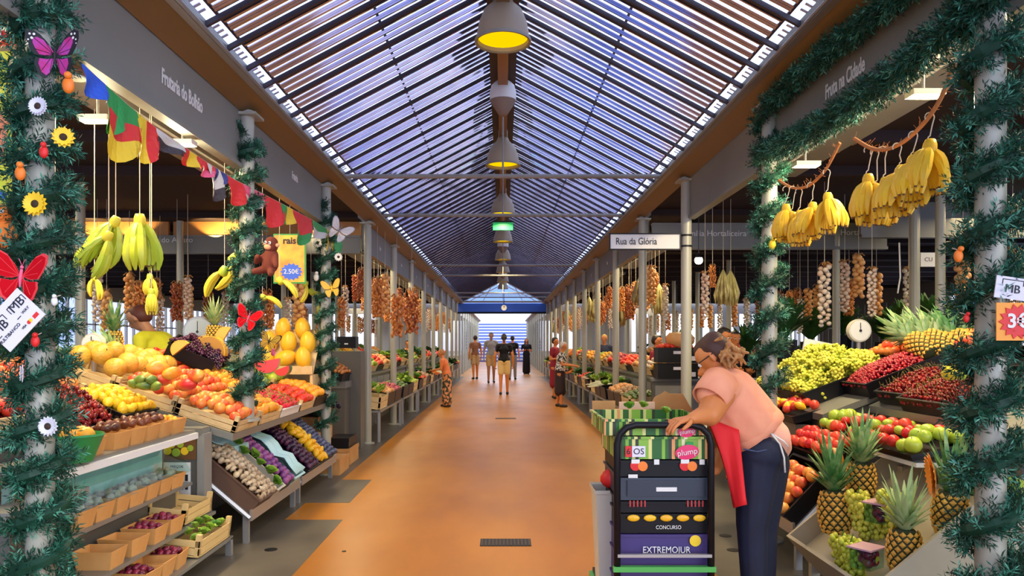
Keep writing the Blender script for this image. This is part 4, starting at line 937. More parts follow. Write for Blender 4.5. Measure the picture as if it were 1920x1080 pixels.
# ================================================================== fir garlands
M_FIR = [mat('fir_dark', (.003,.045,.022), .6), mat('fir_mid', (.008,.10,.055), .6), mat('fir_light', (.09,.34,.23), .5), mat('fir_yellow', (.45,.5,.04), .5)]
def garland(path, rad, label, n, seed=0, mats=M_FIR, needle=.034, parent=None, name='fir_garland'):
    rs = np.random.RandomState(seed); path = np.array(path); seg = np.linalg.norm(np.diff(path, axis=0), axis=1); cum = np.concatenate([[0], np.cumsum(seg)])
    u = np.sort(rs.rand(n)) * cum[-1]; base = np.stack([np.interp(u, cum, path[:, k]) for k in range(3)], 1)
    tang = np.stack([np.interp(np.clip(u + .02, 0, cum[-1]), cum, path[:, k]) for k in range(3)], 1) - base; tang /= np.linalg.norm(tang, axis=1)[:, None] + 1e-9
    d = rs.randn(n, 3); d -= (d*tang).sum(1)[:, None]*tang; d /= np.linalg.norm(d, axis=1)[:, None] + 1e-9
    d = d + tang*(rs.rand(n)*.9 + .1)[:, None]; d /= np.linalg.norm(d, axis=1)[:, None]
    tl = rad * rs.uniform(.7, 1.1, n); K = 16
    V = np.zeros((n, K, 4, 3)); tip = base + d*tl[:, None]
    for k in range(K):
        t_ = .15 + .85*k/(K-1); o = base + d*(tl*t_)[:, None]
        q = rs.randn(n, 3); q -= (q*d).sum(1)[:, None]*d; q /= np.linalg.norm(q, axis=1)[:, None] + 1e-9
        nd = q*.8 + d*.75; nd /= np.linalg.norm(nd, axis=1)[:, None]; sd = np.cross(nd, rs.randn(n, 3)); sd /= np.linalg.norm(sd, axis=1)[:, None] + 1e-9
        L = needle * rs.uniform(.7, 1.1, n)[:, None]; wd = .0030
        V[:, k, 0] = o - sd*wd*.6; V[:, k, 1] = o + nd*L*.5 - sd*wd; V[:, k, 2] = o + nd*L; V[:, k, 3] = o + nd*L*.5 + sd*wd
    V = V.reshape(-1, 3); nf = n*K; me = bpy.data.meshes.new(name)
    twig = MB(); tw = []
    me.vertices.add(len(V)); me.vertices.foreach_set('co', V.ravel()); me.loops.add(nf*4); me.loops.foreach_set('vertex_index', np.arange(nf*4, dtype=np.int32))
    me.polygons.add(nf); me.polygons.foreach_set('loop_start', np.arange(0, nf*4, 4, dtype=np.int32))
    try: me.polygons.foreach_set('loop_total', np.full(nf, 4, dtype=np.int32))
    except Exception: pass
    for q in mats[:3]: me.materials.append(q)
    mi = np.repeat(rs.choice(3, n, p=[.45,.38,.17]), K); me.polygons.foreach_set('material_index', mi.astype(np.int32)); me.update(calc_edges=True)
    r = empty(name, base.mean(0)); tag(r, label, 'garland'); Lm = T(*(-base.mean(0)))
    o = bpy.data.objects.new('needles', me); COL.objects.link(o); o.parent = r; o.matrix_basis = Lm; o['kind'] = 'stuff'
    core = MB().tube([tuple(p) for p in path], .028 if rad < .2 else .01, 6).obj('wire_core', mats[0], r); core.matrix_basis = Lm
    return r
def helix(s, y, z0, z1, r=.088, pitch=.25, ph=0):
    n = int((z1-z0)/pitch*14); return [(s*1.97 + r*math.cos(ph + 2*math.pi*i/14), y + r*math.sin(ph + 2*math.pi*i/14), z0 + (z1-z0)*i/n) for i in range(n+1)]
garland(helix(-1, 3.15, .0, 3.2, .095, .19), .085, 'fir garland wound round the column with the magenta butterfly', 3400, 1)
garland(helix(-1, COLY_L[1], .98, 3.1, .085, .20, 1), .075, 'fir garland wound round the column behind the plush monkey', 2000, 2)
garland(helix(-1, COLY_L[2], .5, 3.0, .08, .2, 2), .075, 'fir garland round the third column, carrying a yellow butterfly', 1600, 3)
garland(helix(1, 2.99, .0, 3.2, .095, .235, 3.4), .092, 'fir garland wound round the column beside the red price star', 3300, 4)
garland(helix(1, COLY_R[1], 1.05, 3.15, .085, .25, 2), .085, 'fir garland round the column between both banana clusters', 1700, 5)
def sag(p0, p1, dip, n=30): return [tuple(Vector(p0).lerp(Vector(p1), i/n) + Vector((0, 0, -dip*4*(i/n)*(1-i/n)))) for i in range(n+1)]
xf = 1.9
garland(sag((xf, 2.2, 3.30), (xf, 3.5, 3.12), .05) + sag((xf, 3.5, 3.12), (xf, 5.3, 3.16), -.02)[1:], .085, 'upper fir swag strung along the top of the fascia board', 1500, 6)
garland(sag((xf, 2.6, 2.86), (xf, 5.4, 2.84), .10), .10, 'lower fir swag strung along the bottom edge of the fascia board', 1700, 7)
# leaf cuttings at the rear of the first right column (dark potted plants)
# ================================================================== ropes, hooks and bananas
def rope(path, label, r=.009, seed=0):
    e = empty('coir_rope', path[0]); tag(e, label, 'rope'); L = T(*(-Vector(path[0]))); o = MB().tube(path, r, 6).obj('strand', ROPEM, e); o.matrix_basis = L
    rr = random.Random(seed); b = MB()
    for k in range(60):
        i = rr.randrange(len(path)-1); p = Vector(path[i]).lerp(Vector(path[i+1]), rr.random()); q = p + Vector((rr.uniform(-.03,.03), rr.uniform(-.03,.03), rr.uniform(-.02,.04))); b.tube([p, q], .0012, 3)
    b.obj('fibres', ROPEM, e).matrix_basis = L
def pxpath(pts, n=6):
    v = [P(*p) for p in pts]; out = []
    for i in range(len(v)-1):
        p0 = v[max(i-1, 0)]; p1, p2 = v[i], v[i+1]; p3 = v[min(i+2, len(v)-1)]
        for k in range(n):
            t_ = k/n; out.append(.5*((2*p1) + (p2-p0)*t_ + (2*p0-5*p1+4*p2-p3)*t_*t_ + (3*p1-p0-3*p2+p3)*t_**3))
    return [tuple(q) for q in out] + [tuple(v[-1])]
RP1 = pxpath([(1790,118,3.32),(1762,188,3.38),(1724,240,3.5),(1680,274,3.62),(1640,280,3.75),(1602,260,3.9)])
RP2 = pxpath([(1575,268,4.3),(1548,318,4.45),(1516,348,4.65),(1486,352,4.8),(1460,338,4.95)])
rope(RP1, 'coir rope carrying the larger yellow banana cluster', .010, 1); rope(RP2, 'coir rope carrying the smaller yellow banana cluster by the column', .009, 2)
def hook(p0, p1, label):
    # an S hook from the rope down to the bunch
    a, b = Vector(p0), Vector(p1); r = .022; pts = []
    for k in range(9): t_ = math.pi*(1.15 - 1.3*k/8); pts.append(a + Vector((r*math.cos(t_)+.0, 0, r*math.sin(t_)-.012)))
    pts.append(a + Vector((.012,0,-.05))); pts.append(b + Vector((0,0,.04))); 
    for k in range(5): t_ = math.pi*(.5 + k/4); pts.append(b + Vector((.012*math.cos(t_), 0, .02 + .018*math.sin(t_))))
    tag(MB().tube([tuple(q) for q in pts], .003, 5).obj('wire_hook', STRING), label[0], 'hook', label[1])
def bunch(p, px, py, Y, rot, sc, label, group, hk=None, hl=None, cat='bananas'):
    c = P(px, py, Y); stamp(p, T(c) @ Euler(rot).to_matrix().to_4x4() @ S(sc), label, cat, group)
    if hk: hook(P(*hk), c, hl)
HL = ('bent wire hook on the rope above the larger banana cluster', 'hooks on the larger banana rope'); HL2 = ('bent wire hook on the rope above the smaller banana cluster', 'hooks on the smaller banana rope')
G1 = 'bananas on the larger cluster'; G2 = 'bananas on the smaller cluster'
LB = 'ripe yellow banana bunch in the larger rope cluster'
for (px, py, Y, rot, sc, hk) in ((1628,333,3.82,(0,0,.3),1.0,(1628,278)), (1660,340,3.72,(0,.1,1.2),1.0,(1655,278)), (1645,352,3.78,(0,-.1,2.2),.95,(1640,282)), (1690,318,3.6,(0,.25,.2),1.05,(1682,272)), (1712,300,3.52,(0,.3,.9),1.05,(1712,250)), (1744,270,3.44,(0,.15,.2),1.1,(1743,215))):
    bunch(P_BANY, px, py, Y, rot, sc, LB, G1, (hk[0], hk[1], Y), HL)
LB2 = 'ripe yellow banana bunch in the smaller rope cluster by the column'
for (px, py, Y, rot, sc, hk) in ((1474,388,4.85,(0,0,.4),1.0,(1474,352)), (1500,400,4.75,(0,.1,1.1),1.0,(1498,356)), (1524,385,4.6,(0,.25,.2),1.0,(1520,345)), (1552,368,4.45,(0,.2,1.8),1.05,(1550,320)), (1486,402,4.8,(0,-.1,2.2),.9,(1486,352))):
    bunch(P_BANY, px, py, Y, rot, sc, LB2, G2, (hk[0], hk[1], Y), HL2)
def stringbunch(p, px, py, Y, rot, sc, label, topy, gl='pale string holding a banana bunch below the grey fascia board'):
    Y1 = max(Y, 2.16*F/abs(943-px)); sc *= Y1/Y; Y = Y1; c = P(px, py, Y); stamp(p, T(c) @ Euler(rot).to_matrix().to_4x4() @ S(sc), label, 'bananas')
    z1 = 3.27 if True or topy is None else topy
    tag(MB().tube([tuple(c + Vector((0,0,.0))), (c.x, c.y, z1)], .0028, 5).obj('hanging_string', STRING), gl, 'string', 'strings of the hanging bananas')
stringbunch(P_BANG, 217, 412, 3.75, (R(22), R(14), .9), .92, 'big green banana bunch spreading sideways under its string', 3.2)
stringbunch(P_BANG, 204, 440, 3.7, (R(10), R(32), .2), .85, 'lower green banana bunch below the spreading one', 3.2)
stringbunch(P_BANG, 262, 408, 3.6, (0, R(-4), 1.3), .98, 'green banana bunch hanging straight beside the spreading one', 3.2)
stringbunch(P_BANM, 177, 518, 5.2, (0,0,.3), .8, 'small yellow banana bunch hanging before the white window', 3.2)
stringbunch(P_BANM, 281, 517, 5.2, (0,0,1.0), .75, 'small green and yellow banana bunch, upper of two on a string', 3.2)
stringbunch(P_BANM, 284, 545, 5.1, (0,0,2.0), .8, 'small yellow banana bunch, lower of two on a string', 3.2)
stringbunch(P_BANM2, 441, 482, 5.3, (0, R(38), R(10)), 1.25, 'yellow banana bunch fanned out beside the second garland', 3.2)
stringbunch(P_BANM2, 421, 505, 5.35, (0, R(-28), R(170)), 1.15, 'greenish banana bunch below the fanned yellow one', 3.2)
stringbunch(P_BANM2, 455, 510, 5.3, (0, R(4), R(90)), .9, 'short banana bunch between garland and greenish bunch', 3.2)
stringbunch(P_BANM2, 524, 524, 6.9, (0, R(-34), R(0)), 1.15, 'long greenish banana bunch under the price poster', 3.2)
stringbunch(P_BANM2, 492, 556, 6.2, (0, R(-50), R(0)), .9, 'small green banana bunch beside the red butterfly', 3.2)
stringbunch(P_BANM2, 574, 530, 7.3, (0, R(24), R(0)), .95, 'green banana bunch between poster and third garland', 3.2)
stringbunch(P_BANM2, 583, 545, 7.5, (0, R(-38), R(0)), 1.1, 'yellow-green banana bunch leaning at the third garland', 3.2)
stringbunch(P_BANM, 603, 562, 7.6, (0, 0, .4), .85, 'lowest yellow banana bunch at the third garland', 3.2)
# ================================================================== bunting
def flag(px0, px1, L, cols, label, lean=0, tri=False):
    X = -1.93; y0 = F*X/(px0-CX); y1 = F*X/(px1-CX)
    def top(px): return 645 - (645-115) * (943-px)/(943-150.) + 14*math.sin(math.pi*(px-150)/490.)**2*1.0
    n = 8; m_ = 6; V = []; Fc = []; mi = []
    for i in range(n+1):
        u = i/n; Y = y0 + (y1-y0)*u; px = CX + F*X/Y; z = H - (bline(px)-CY)*Y/F
        for j in range(m_+1):
            v = j/m_; ll = L*(1 - abs(2*u-1)) if tri else L*(.85+.15*math.sin(u*5))
            V.append((X + .025*math.sin(u*7+v*3)*v, Y + lean*v*L, z - ll*v))
    mb = MB()
    for i in range(n):
        for j in range(m_):
            a = i*(m_+1)+j; k = cols[min(len(cols)-1, int(j*len(cols)/m_))] if not isinstance(cols[0], tuple) else cols[min(len(cols)-1, int(i*len(cols)/n))][0]
            mi.append(k); mb.add([V[a], V[a+m_+1], V[a+m_+2], V[a+1]], [(0,1,2,3)], k)
    o = mb.obj('bunting_flag', FLAGM, smooth=False); md = o.modifiers.new('s', 'SOLIDIFY'); md.thickness = .002
    tag(o, label, 'flag'); return o
BP = [(150,115),(190,152),(240,197),(290,238),(340,272),(390,306),(440,337),(490,362),(540,388),(590,415),(640,447)]
def bline(px):
    for (a, b), (c, d) in zip(BP, BP[1:]):
        if px <= c: return b + (d-b)*(px-a)/(c-a)
    return BP[-1][1]
FLAGM = [BLUE, GRN, RED, YEL, mat('flag_white', (.7,.68,.62), .6), mat('flag_navy', (.04,.05,.25), .6), PINK, mat('flag_dark', (.05,.04,.05), .6)]
for a in ((150,196,.12,(0,0),'small blue bunting flag beside the magenta butterfly',.3),(192,225,.22,((1,),(1,)),'green bunting flag next to the blue one',.2),(200,262,.33,(1,2,3),'large green, red and yellow bunting flag',0),
          (256,292,.24,((3,),(2,)),'narrow yellow and red bunting flag',.15),(292,345,.10,(4,7),'white and dark bunting flag drooping on the line',0),(340,378,.10,((2,),(3,),(2,)),'red and yellow striped bunting flag',0),
          (378,402,.10,(2,6),'small red bunting flag beside the striped one',0),(388,412,.22,(4,4,7),'pale grey bunting flag hanging low',.5),(402,425,.10,(5,5),'navy bunting flag with folds',0),(422,455,.18,(2,2),'long red bunting flag before the second garland',.6),
          (455,492,.16,(6,4),'pink and white bunting flag above the plush monkey',.3),(492,530,.24,(2,2),'red bunting flag above the orange poster',.3),(526,556,.16,((1,),(3,),(2,)),'green, yellow and red bunting flag',.2),(556,584,.3,(2,2,1),'red bunting flag with green tip',0),
          (586,612,.16,(1,4),'green bunting flag next to the third garland',0),(612,640,.25,((3,),(1,)),'yellow and green bunting flag at the end of the line',0)):
    flag(a[0], a[1], a[2], a[3], a[4], a[5])
bl = [PX(px, bline(px), -1.93) for px in range(140, 645, 10)]
tag(MB().tube([tuple(v) for v in bl], .003, 4).obj('bunting_line', STRING), 'thin cord carrying the coloured bunting flags along the fascia', 'cord')
# ================================================================== butterflies, flowers, plush toys, cards
def butterfly(c, sc, rot, main, edge, body, label, low=None, spots=True):
    r = empty('butterfly_ornament', c); r.rotation_euler = rot; r.scale = (sc,)*3; tag(r, label, 'butterfly ornament')
    up = [(.02,.02),(.10,.16),(.22,.30),(.34,.36),(.42,.33),(.42,.22),(.36,.08),(.30,-.02),(.12,-.04)]; lo = [(.02,-.04),(.14,-.07),(.28,-.06),(.30,-.16),(.24,-.32),(.16,-.38),(.10,-.32),(.05,-.18)]
    for sg in (-1, 1):
        Mw = RX(R(90)) @ RY(sg*R(-14))
        for nm, pl in (('upper_wing', up), ('lower_wing', lo)):
            pts = [(sg*x, y) for x, y in pl]; pts = pts[::-1] if sg < 0 else pts
            cx = sum(p[0] for p in pts)/len(pts); cy = sum(p[1] for p in pts)/len(pts)
            inn = [(sg*.03 + (x-sg*.03)*(.78 if spots else .9), cy*.94+(y-cy)*(.80 if spots else .88)) for x, y in pts] if nm == 'lower_wing' else [((x)*(.76 if spots else .93), (y)*(.70 if spots else .90)) for x, y in pts]
            mb = MB(); mb.prism(pts, -.006, .006, Mw, 0); mb.prism(inn, .007, .012, Mw, 1)
            # veins
            for q in pl[2:-1:2]: mb.tube([tuple((Mw @ Vector((sg*.03, 0, .013)))), tuple(Mw @ Vector((sg*q[0]*.8, q[1]*.8, .013)))], .005, 4, 0)
            if spots and nm == 'upper_wing':
                for (x, y, q) in ((.30,.29,.02),(.36,.29,.018),(.33,.23,.022),(.38,.2,.014),(.385,.14,.01)): mb.lathe([(.001,.014),(q,.013),(.001,.015)], M=Mw @ T(sg*x, y, 0), seg=8, m=2)
            mb.obj(nm, [edge, low if (low and nm == 'lower_wing') else main, WHITE], r)
    MB().tube([(0,-.02,-.16),(0,-.03,-.02),(0,-.02,.10)], [.012,.026,.02], 8).ball((0,-.02,.13), .026, m=0).obj('body', body, r)
    MB().tube([(0,-.02,.14),(-.03,-.03,.22),(-.05,-.03,.25)], .004, 4).tube([(0,-.02,.14),(.03,-.03,.22),(.05,-.03,.25)], .004, 4).obj('antennae', body, r)
MAG = mat('magenta_wing', (.50,.01,.16), .7, 0, (.45,.05,.35), 6)
butterfly(P(105,103,2.98), .26, (0,0,R(0)), MAG, INK, INK, 'magenta butterfly ornament with black white-spotted wing tips')
butterfly(P(41,518,2.9), .27, (0,R(6),0), mat('red_wing', (.55,.004,.012), .8, spec=.1), mat('red_edge', (.78,.06,.07), .7, spec=.2), PINK, 'large red butterfly ornament above the white payment card', spots=False)
butterfly(P(466,596,5.55), .24, (0,R(20),0), mat('red_wing', (.55,.004,.012), .8, spec=.1), RED, PINK, 'red butterfly ornament low on the second garland', spots=False)
butterfly(P(622,540,8.1), .26, (0,R(-10),0), mat('amber_wing', (.85,.5,.05), .5), mat('amber_edge', (.75,.4,.03), .5), YEL, 'yellow butterfly ornament on the third garland', spots=False)
butterfly(P(636,432,8.1), .32, (R(10),R(30),R(30)), WHITE, mat('pale_grey_wing', (.6,.6,.65), .5), GREY, 'white butterfly ornament at the end of the bunting', spots=False)
butterfly(P(505,640,6.0), .22, (0,R(20),0), mat('amber_wing', (.85,.5,.05), .5), INK, INK, 'yellow and black butterfly ornament over the watermelon wedge', spots=False)
def flower(c, r_, rot, petal, heart, label, n=16, back=None):
    e = empty('artificial_flower', c); e.rotation_euler = rot; tag(e, label, 'flower')
    mb = MB()
    for ring in range(2):
        for k in range(n):
            a = 2*math.pi*(k+.5*ring)/n; Mx = RX(R(90)) @ RZ(a) @ T(0,0,.004*ring) @ RY(R(-12 - 8*ring)); L_ = r_*(1-.12*ring); wd = r_*.17
            mb.prism([(r_*.2,-wd*.5),(L_*.75,-wd),(L_,0),(L_*.75,wd),(r_*.2,wd*.5)], -.001, .001, Mx)
    mb.obj('petals', petal, e); MB().lathe([(.001,-.002),(r_*.36,0),(r_*.34,.01),(.001,.016)], M=RX(R(90)), seg=16).obj('flower_head', heart, e, True)
    return e
FY = mat('sunflower_petal', (.95,.62,.02), .5); FB = mat('flower_heart', (.04,.02,.01), .8); FW = mat('gerbera_petal', (.72,.72,.80), .5)
flower(P(68,383,2.93), .052, (0,0,0), FY, FB, 'yellow sunflower with dark heart above the red butterfly', 15)
flower(P(119,258,2.95), .045, (0,0,R(25)), FY, FB, 'small yellow sunflower below the magenta butterfly wing', 13)
flower(P(73,200,2.93), .040, (0,0,0), FW, FB, 'white gerbera just below the magenta butterfly', 20)
flower(P(92,799,2.93), .042, (0,0,0), FW, FB, 'white gerbera low on the garland beside the red nectarines', 16)
flower(P(46,700,2.93), .036, (0,0,R(-60)), FW, FB, 'white gerbera turned sideways at the height of the melons', 14)
flower(P(596,455,8.15), .06, (0,0,0), WHITE, FB, 'white flower on the third garland under the bunting end', 12)
flower(P(635,482,8.15), .05, (0,0,0), WHITE, FB, 'small white flower next to the third garland column', 12)
e = flower(P(1756,892,3.28), .105, (R(6),0,R(-112)), mat('orange_petal', (.95,.33,.02), .5), FB, 'large orange sunflower seen sideways over the pineapple bin', 20)
MB().tube([(0,.02,0),(.0,.12,-.05),(.0,.3,-.10)], .007, 6).obj('stem', STEMG, e)
for k, (a, b_) in enumerate(((-.10,.2),(.05,-.3))):
    MB().prism([(0,0),(.05,.06),(.14,.07),(.22,0),(.14,-.06),(.05,-.05)], -.002, .002, T(.0,.1+.05*k,-.06) @ RZ(R(70)) @ RX(R(60+b_*50)) @ RY(a)).obj('leaf', M_LEAF, e)
def plush(c, sc, rot, fur, face, label, long_arm=False):
    r = empty('plush_toy', c); r.rotation_euler = rot; r.scale = (sc,)*3; tag(r, label, 'plush toy')
    organic('body', [((0,0,-.10),.10,(0,0,.02),.09), ((-.08,-.02,.0),.04,(-.16,-.06,-.08),.035), ((-.16,-.06,-.08),.035,(-.10,-.12,-.02),.035), ((.08,-.02,0),.04,(.15,-.08,-.10),.033), ((-.05,-.03,-.16),.05,(-.12,-.12,-.2),.04), ((.05,-.03,-.16),.05,(.12,-.12,-.2),.04)], .012, fur, r)
    organic('head', [((0,-.02,.13),.085,(0,-.02,.17),.08)], .01, fur, r)
    MB().ball((0,-.085,.115), .05, (1,.6,.7), m=0).ball((-.09,-.02,.15), .025, m=0).ball((.09,-.02,.15), .025, m=0).obj('muzzle', face, r, True)
    for x in (-.03, .03): MB().ball((x,-.095,.165), .02, (1,.5,1), m=0).ball((x,-.106,.165), .009, m=1).obj('eye', [WHITE, INK], r, True)
def organic(name, caps, vox, m, parent=None, smooth_it=6, extra=None, fac=.5):
    """one continuous surface grown over tapering limbs (p0, r0, p1, r1)"""
    mb = MB()
    for (p0, r0, p1, r1) in caps:
        p0, p1 = Vector(p0), Vector(p1); d = (p1 - p0); L = max(d.length, 1e-4); Rm = Vector((0,0,1)).rotation_difference(d.normalized() if d.length > 1e-5 else Vector((0,0,1))).to_matrix().to_4x4()
        pr = []
        for k in range(5): a = -math.pi/2 + math.pi/2*k/5; pr.append((max(1e-6, r0*math.cos(a)), r0*math.sin(a)))
        pr.append((r0, 0)); pr.append((r1, L))
        for k in range(1, 6): a = math.pi/2*k/5; pr.append((max(1e-6, r1*math.cos(a)), L + r1*math.sin(a)))
        mb.lathe(pr, seg=12, M=T(p0) @ Rm)
    o = mb.obj(name, m); md = o.modifiers.new('r', 'REMESH'); md.mode = 'VOXEL'; md.voxel_size = vox; md.use_smooth_shade = True
    if smooth_it: md = o.modifiers.new('s', 'SMOOTH'); md.iterations = smooth_it; md.factor = fac
    bpy.context.view_layer.update(); me = bpy.data.meshes.new_from_object(o.evaluated_get(bpy.context.evaluated_depsgraph_get())); me.name = name
    me.materials.clear(); me.materials.append(m)
    bpy.data.objects.remove(o)
    if extra:
        import bmesh
        bm = bmesh.new(); bm.from_mesh(me); me2 = extra.mesh('x', m, True); bm.from_mesh(me2); bm.to_mesh(me); bm.free(); bpy.data.meshes.remove(me2)
    me.polygons.foreach_set('use_smooth', [True]*len(me.polygons))
    o = bpy.data.objects.new(name, me); COL.objects.link(o)
    if parent is not None: o.parent = parent
    return o
BROWNF = mat('brown_plush', (.16,.03,.015), .9); TANF = mat('tan_plush', (.85,.38,.2), .8); ORF = mat('orange_plush', (.85,.22,.03), .9)
plush(P(508,482,5.6), .62, (0,R(8),R(-20)), BROWNF, TANF, 'dark brown plush monkey with pale face on the second garland')
plush(P(6,430,3.12), .42, (0,0,R(10)), ORF, ORF, 'orange plush toy clinging to the first garland')
for (px, py, Y, m_, a, l) in ((82,285,2.92,RED,.03,'small red paper bird above the orange trinket'),(38,325,2.95,ORG,.035,'small orange trinket on the first garland'),(128,160,2.95,ORG,.04,'orange paper ornament behind the magenta wing'),(66,640,2.92,RED,.028,'small red and white figure below the payment card'),(102,565,2.92,WHITE,.022,'tiny white bead ornament beside the payment card'),
        (512,662,5.9,PINK,.03,'pink paper ornament beside the watermelon wedge'),(1448,459,5.35,YEL,.045,'small yellow egg ornament under the smaller bananas'),(1812,597,2.9,RED,.02,'tiny red ornament on the garland near the price star'),(1797,480,2.88,ORG,.03,'faded orange flower ornament above the price star'),(593,520,8.1,WHITE,.05,'white star trinket low on the third garland')):
    r = empty('garland_trinket', P(px,py,Y)); tag(r, l, 'ornament'); a *= .75; MB().ball((0,0,0), a, (.8,.6,1.1), 10, 7).obj('trinket_body', m_, r, True); MB().ball((.2*a,-.4*a,1.2*a), a*.5, m=0).obj('trinket_top', m_, r, True); MB().tube([(0,0,a),(0,.04,a*1.6)], .002, 4).obj('loop', STRING, r)
# payment card signs
def card(c, w_, h_, rot, label, name='payment_sign'):
    r = empty(name, c); r.rotation_euler = rot; tag(r, label, 'sign'); MB().box((0,0,0), (w_,.004,h_)).obj('card', PAPER, r); return r
r = card(P(26,600,2.87), .20, .15, (0, R(-47), 0), 'tilted white payment card with two black bracketed marks on the first garland')
txt('MB', .05, INK, r, T(-.055,-.004,.015) @ FACE_CAM); txt('MULTIBANCO', .018, INK, r, T(-.05,-.004,-.028) @ FACE_CAM); txt('MB', .05, INK, r, T(.052,-.004,.03) @ FACE_CAM); txt('WAY', .016, INK, r, T(.06,-.004,-.008) @ FACE_CAM); txt('VISA', .012, INK, r, T(.01,-.004,-.05) @ FACE_CAM)
for x in (-.055, .052):
    MB().b2((x-.04,-.0035,.045),(x+.04,-.002,.048)).b2((x-.04,-.0035,-.012),(x-.02,-.002,-.009)).b2((x-.042,-.0035,.02),(x-.039,-.002,.047)).b2((x+.039,-.0035,.02),(x+.042,-.002,.047)).obj('bracket_mark', INK, r)
MB().lathe([(.001,0),(.008,0),(.001,.001)], M=T(.035,-.003,-.05)@RX(R(90)), seg=12).lathe([(.001,0),(.008,0),(.001,.0012)], M=T(.045,-.003,-.05)@RX(R(90)), seg=12, m=1).b2((.06,-.0035,-.058),(.085,-.002,-.043),m=0).obj('card_marks', [RED, YEL], r)
r = card(P(1900,541,2.84), .14, .085, (0, R(8), 0), 'white payment card with one black bracketed mark above the red price star')
txt('MB', .045, INK, r, T(-.005,-.004,-.004) @ FACE_CAM); MB().b2((-.045,-.0035,.030),(.035,-.002,.033)).b2((-.047,-.0035,.012),(-.044,-.002,.033)).b2((.034,-.0035,.012),(.037,-.002,.033)).obj('bracket_mark', INK, r)
c = P(1907,603,2.83); r = empty('price_star', c); tag(r, 'orange rimmed red price star reading 3€ on the fir garland', 'price sign')
MB().box((0,0,0), (.16,.004,.145)).obj('yellow_card', mat('price_amber', (.92,.35,.03), .5), r)
st_ = [((.074 if k % 2 == 0 else .056)*math.cos(math.pi*k/14), (.068 if k % 2 == 0 else .052)*math.sin(math.pi*k/14)) for k in range(28)]
MB().prism(st_, .003, .006, RX(R(90))).obj('red_burst', RED, r); txt('3€', .075, WHITE, r, T(0,-.008,0) @ FACE_CAM, off=.002)
# posters
pos = empty('price_poster', P(543,485,7.9)); tag(pos, 'orange and yellow fruit poster with a blue 2.50€ burst', 'poster')
MB().box((0,0,0), (.32,.006,.50)).obj('poster_board', mat('poster_gold', (.9,.55,.04), .5, 0, (.9,.25,.04), 6), pos); MB().box((0,.004,0),(.35,.006,.53)).obj('poster_border', GRN, pos)
txt('rais', .10, INK, pos, T(.0,-.006,.19) @ FACE_CAM, off=.003)
MB().prism([((.12 if k % 2 == 0 else .095)*math.cos(math.pi*k/14), (.095 if k % 2 == 0 else .075)*math.sin(math.pi*k/14)) for k in range(28)], .003, .006, T(.02,0,-.14) @ RX(R(90))).obj('blue_burst', BLUE, pos); txt('2.50€', .07, WHITE, pos, T(.02,-.008,-.14) @ FACE_CAM)
MB().tube([(0,.01,.25),(0,.01,3.27-P(0,485,7.9).z)], .003, 4).obj('string', STRING, pos)
pos = empty('fruit_poster', P(-40,250,3.35)); tag(pos, 'bright yellow-green poster cut off behind the first garland', 'poster')
MB().box((0,0,0), (.30,.006,.74)).obj('poster_board', mat('poster_lime', (.75,.9,.05), .5, 0, (.85,.75,.05), 4), pos)
MB().prism([(-.1,-.1),(.0,-.16),(.12,-.1),(.14,.05),(.05,.15),(-.08,.1)], .003, .006, RX(R(90))).obj('red_shape', mat('poster_coral', (.9,.3,.15), .5), pos); MB().prism([(-.1,-.30),(.12,-.30),(.14,-.27),(.0,-.24),(-.1,-.26)], .003, .006, RX(R(90))).obj('blue_shape', BLUE, pos)
MB().prism([(.05,.22),(.14,.24),(.14,.33),(.06,.3)], .003, .006, RX(R(90))).obj('green_shape', M_LIME, pos); MB().tube([(0,.01,.37),(0,.01,3.27-P(0,250,3.35).z)], .003, 4).obj('string', STRING, pos)
r = empty('awning', P(-10,72,3.4)); tag(r, 'red and white awning strip behind the first column', 'awning'); MB().box((0,0,0), (.26,.1,.03)).obj('red_valance', RED, r); MB().box((0,0,.022),(.26,.1,.012)).obj('white_edge', WHITE, r); MB().box((.05,-.052,0),(.03,.004,.025)).obj('tag', WHITE, r); MB().tube([(0,0,.02),(0,0,3.27-P(0,72,3.4).z)], .006, 6).obj('hanger', GREY, r)
r = empty('upper_cupboard', P(-10,20,3.5)); tag(r, 'pale green cupboard above the awning behind the first column', 'cupboard'); MB().box((-.02,0,.03), (.2,.2,.28)).obj('body', mat('pale_green_panel', (.55,.62,.45), .5), r); MB().box((.12,0,.05),(.06,.15,.26)).obj('dark_niche', BLACK, r)
# ================================================================== small lamps under the stall ceilings
def flood(px, py, Y, label, sgn=1):
    c = P(px, py, Y); r = empty('flood_lamp', c); tag(r, label, 'lamp')
    MB().box((0,0,0), (.17,.09,.03)).obj('housing', CREAM, r); MB().box((0,-.01,-.018),(.15,.075,.006)).obj('lens', mat('warm_lens', (1,.85,.5), .4, emit=2.2, ecol=(1,.85,.45)), r); MB().tube([(0,.02,.01),(0,.02,3.27-c.z)], .008, 6).obj('bracket', GREY, r)
    l = bpy.data.lights.new('flood_light', 'POINT'); l.energy = 14; l.color = (1,.85,.55); l.shadow_soft_size = .08; o = bpy.data.objects.new('flood_light', l); COL.objects.link(o); o.location = c + Vector((0,0,-.08))
flood(180, 223, 4.2, 'square flood lamp under the ceiling above the green bananas'); flood(340, 268, 4.8, 'small square lamp under the ceiling between banana strings')
flood(1735, 176, 3.9, 'bright strip lamp behind the lower fir swag'); flood(1512, 308, 5.2, 'bright lamp behind the smaller banana cluster')
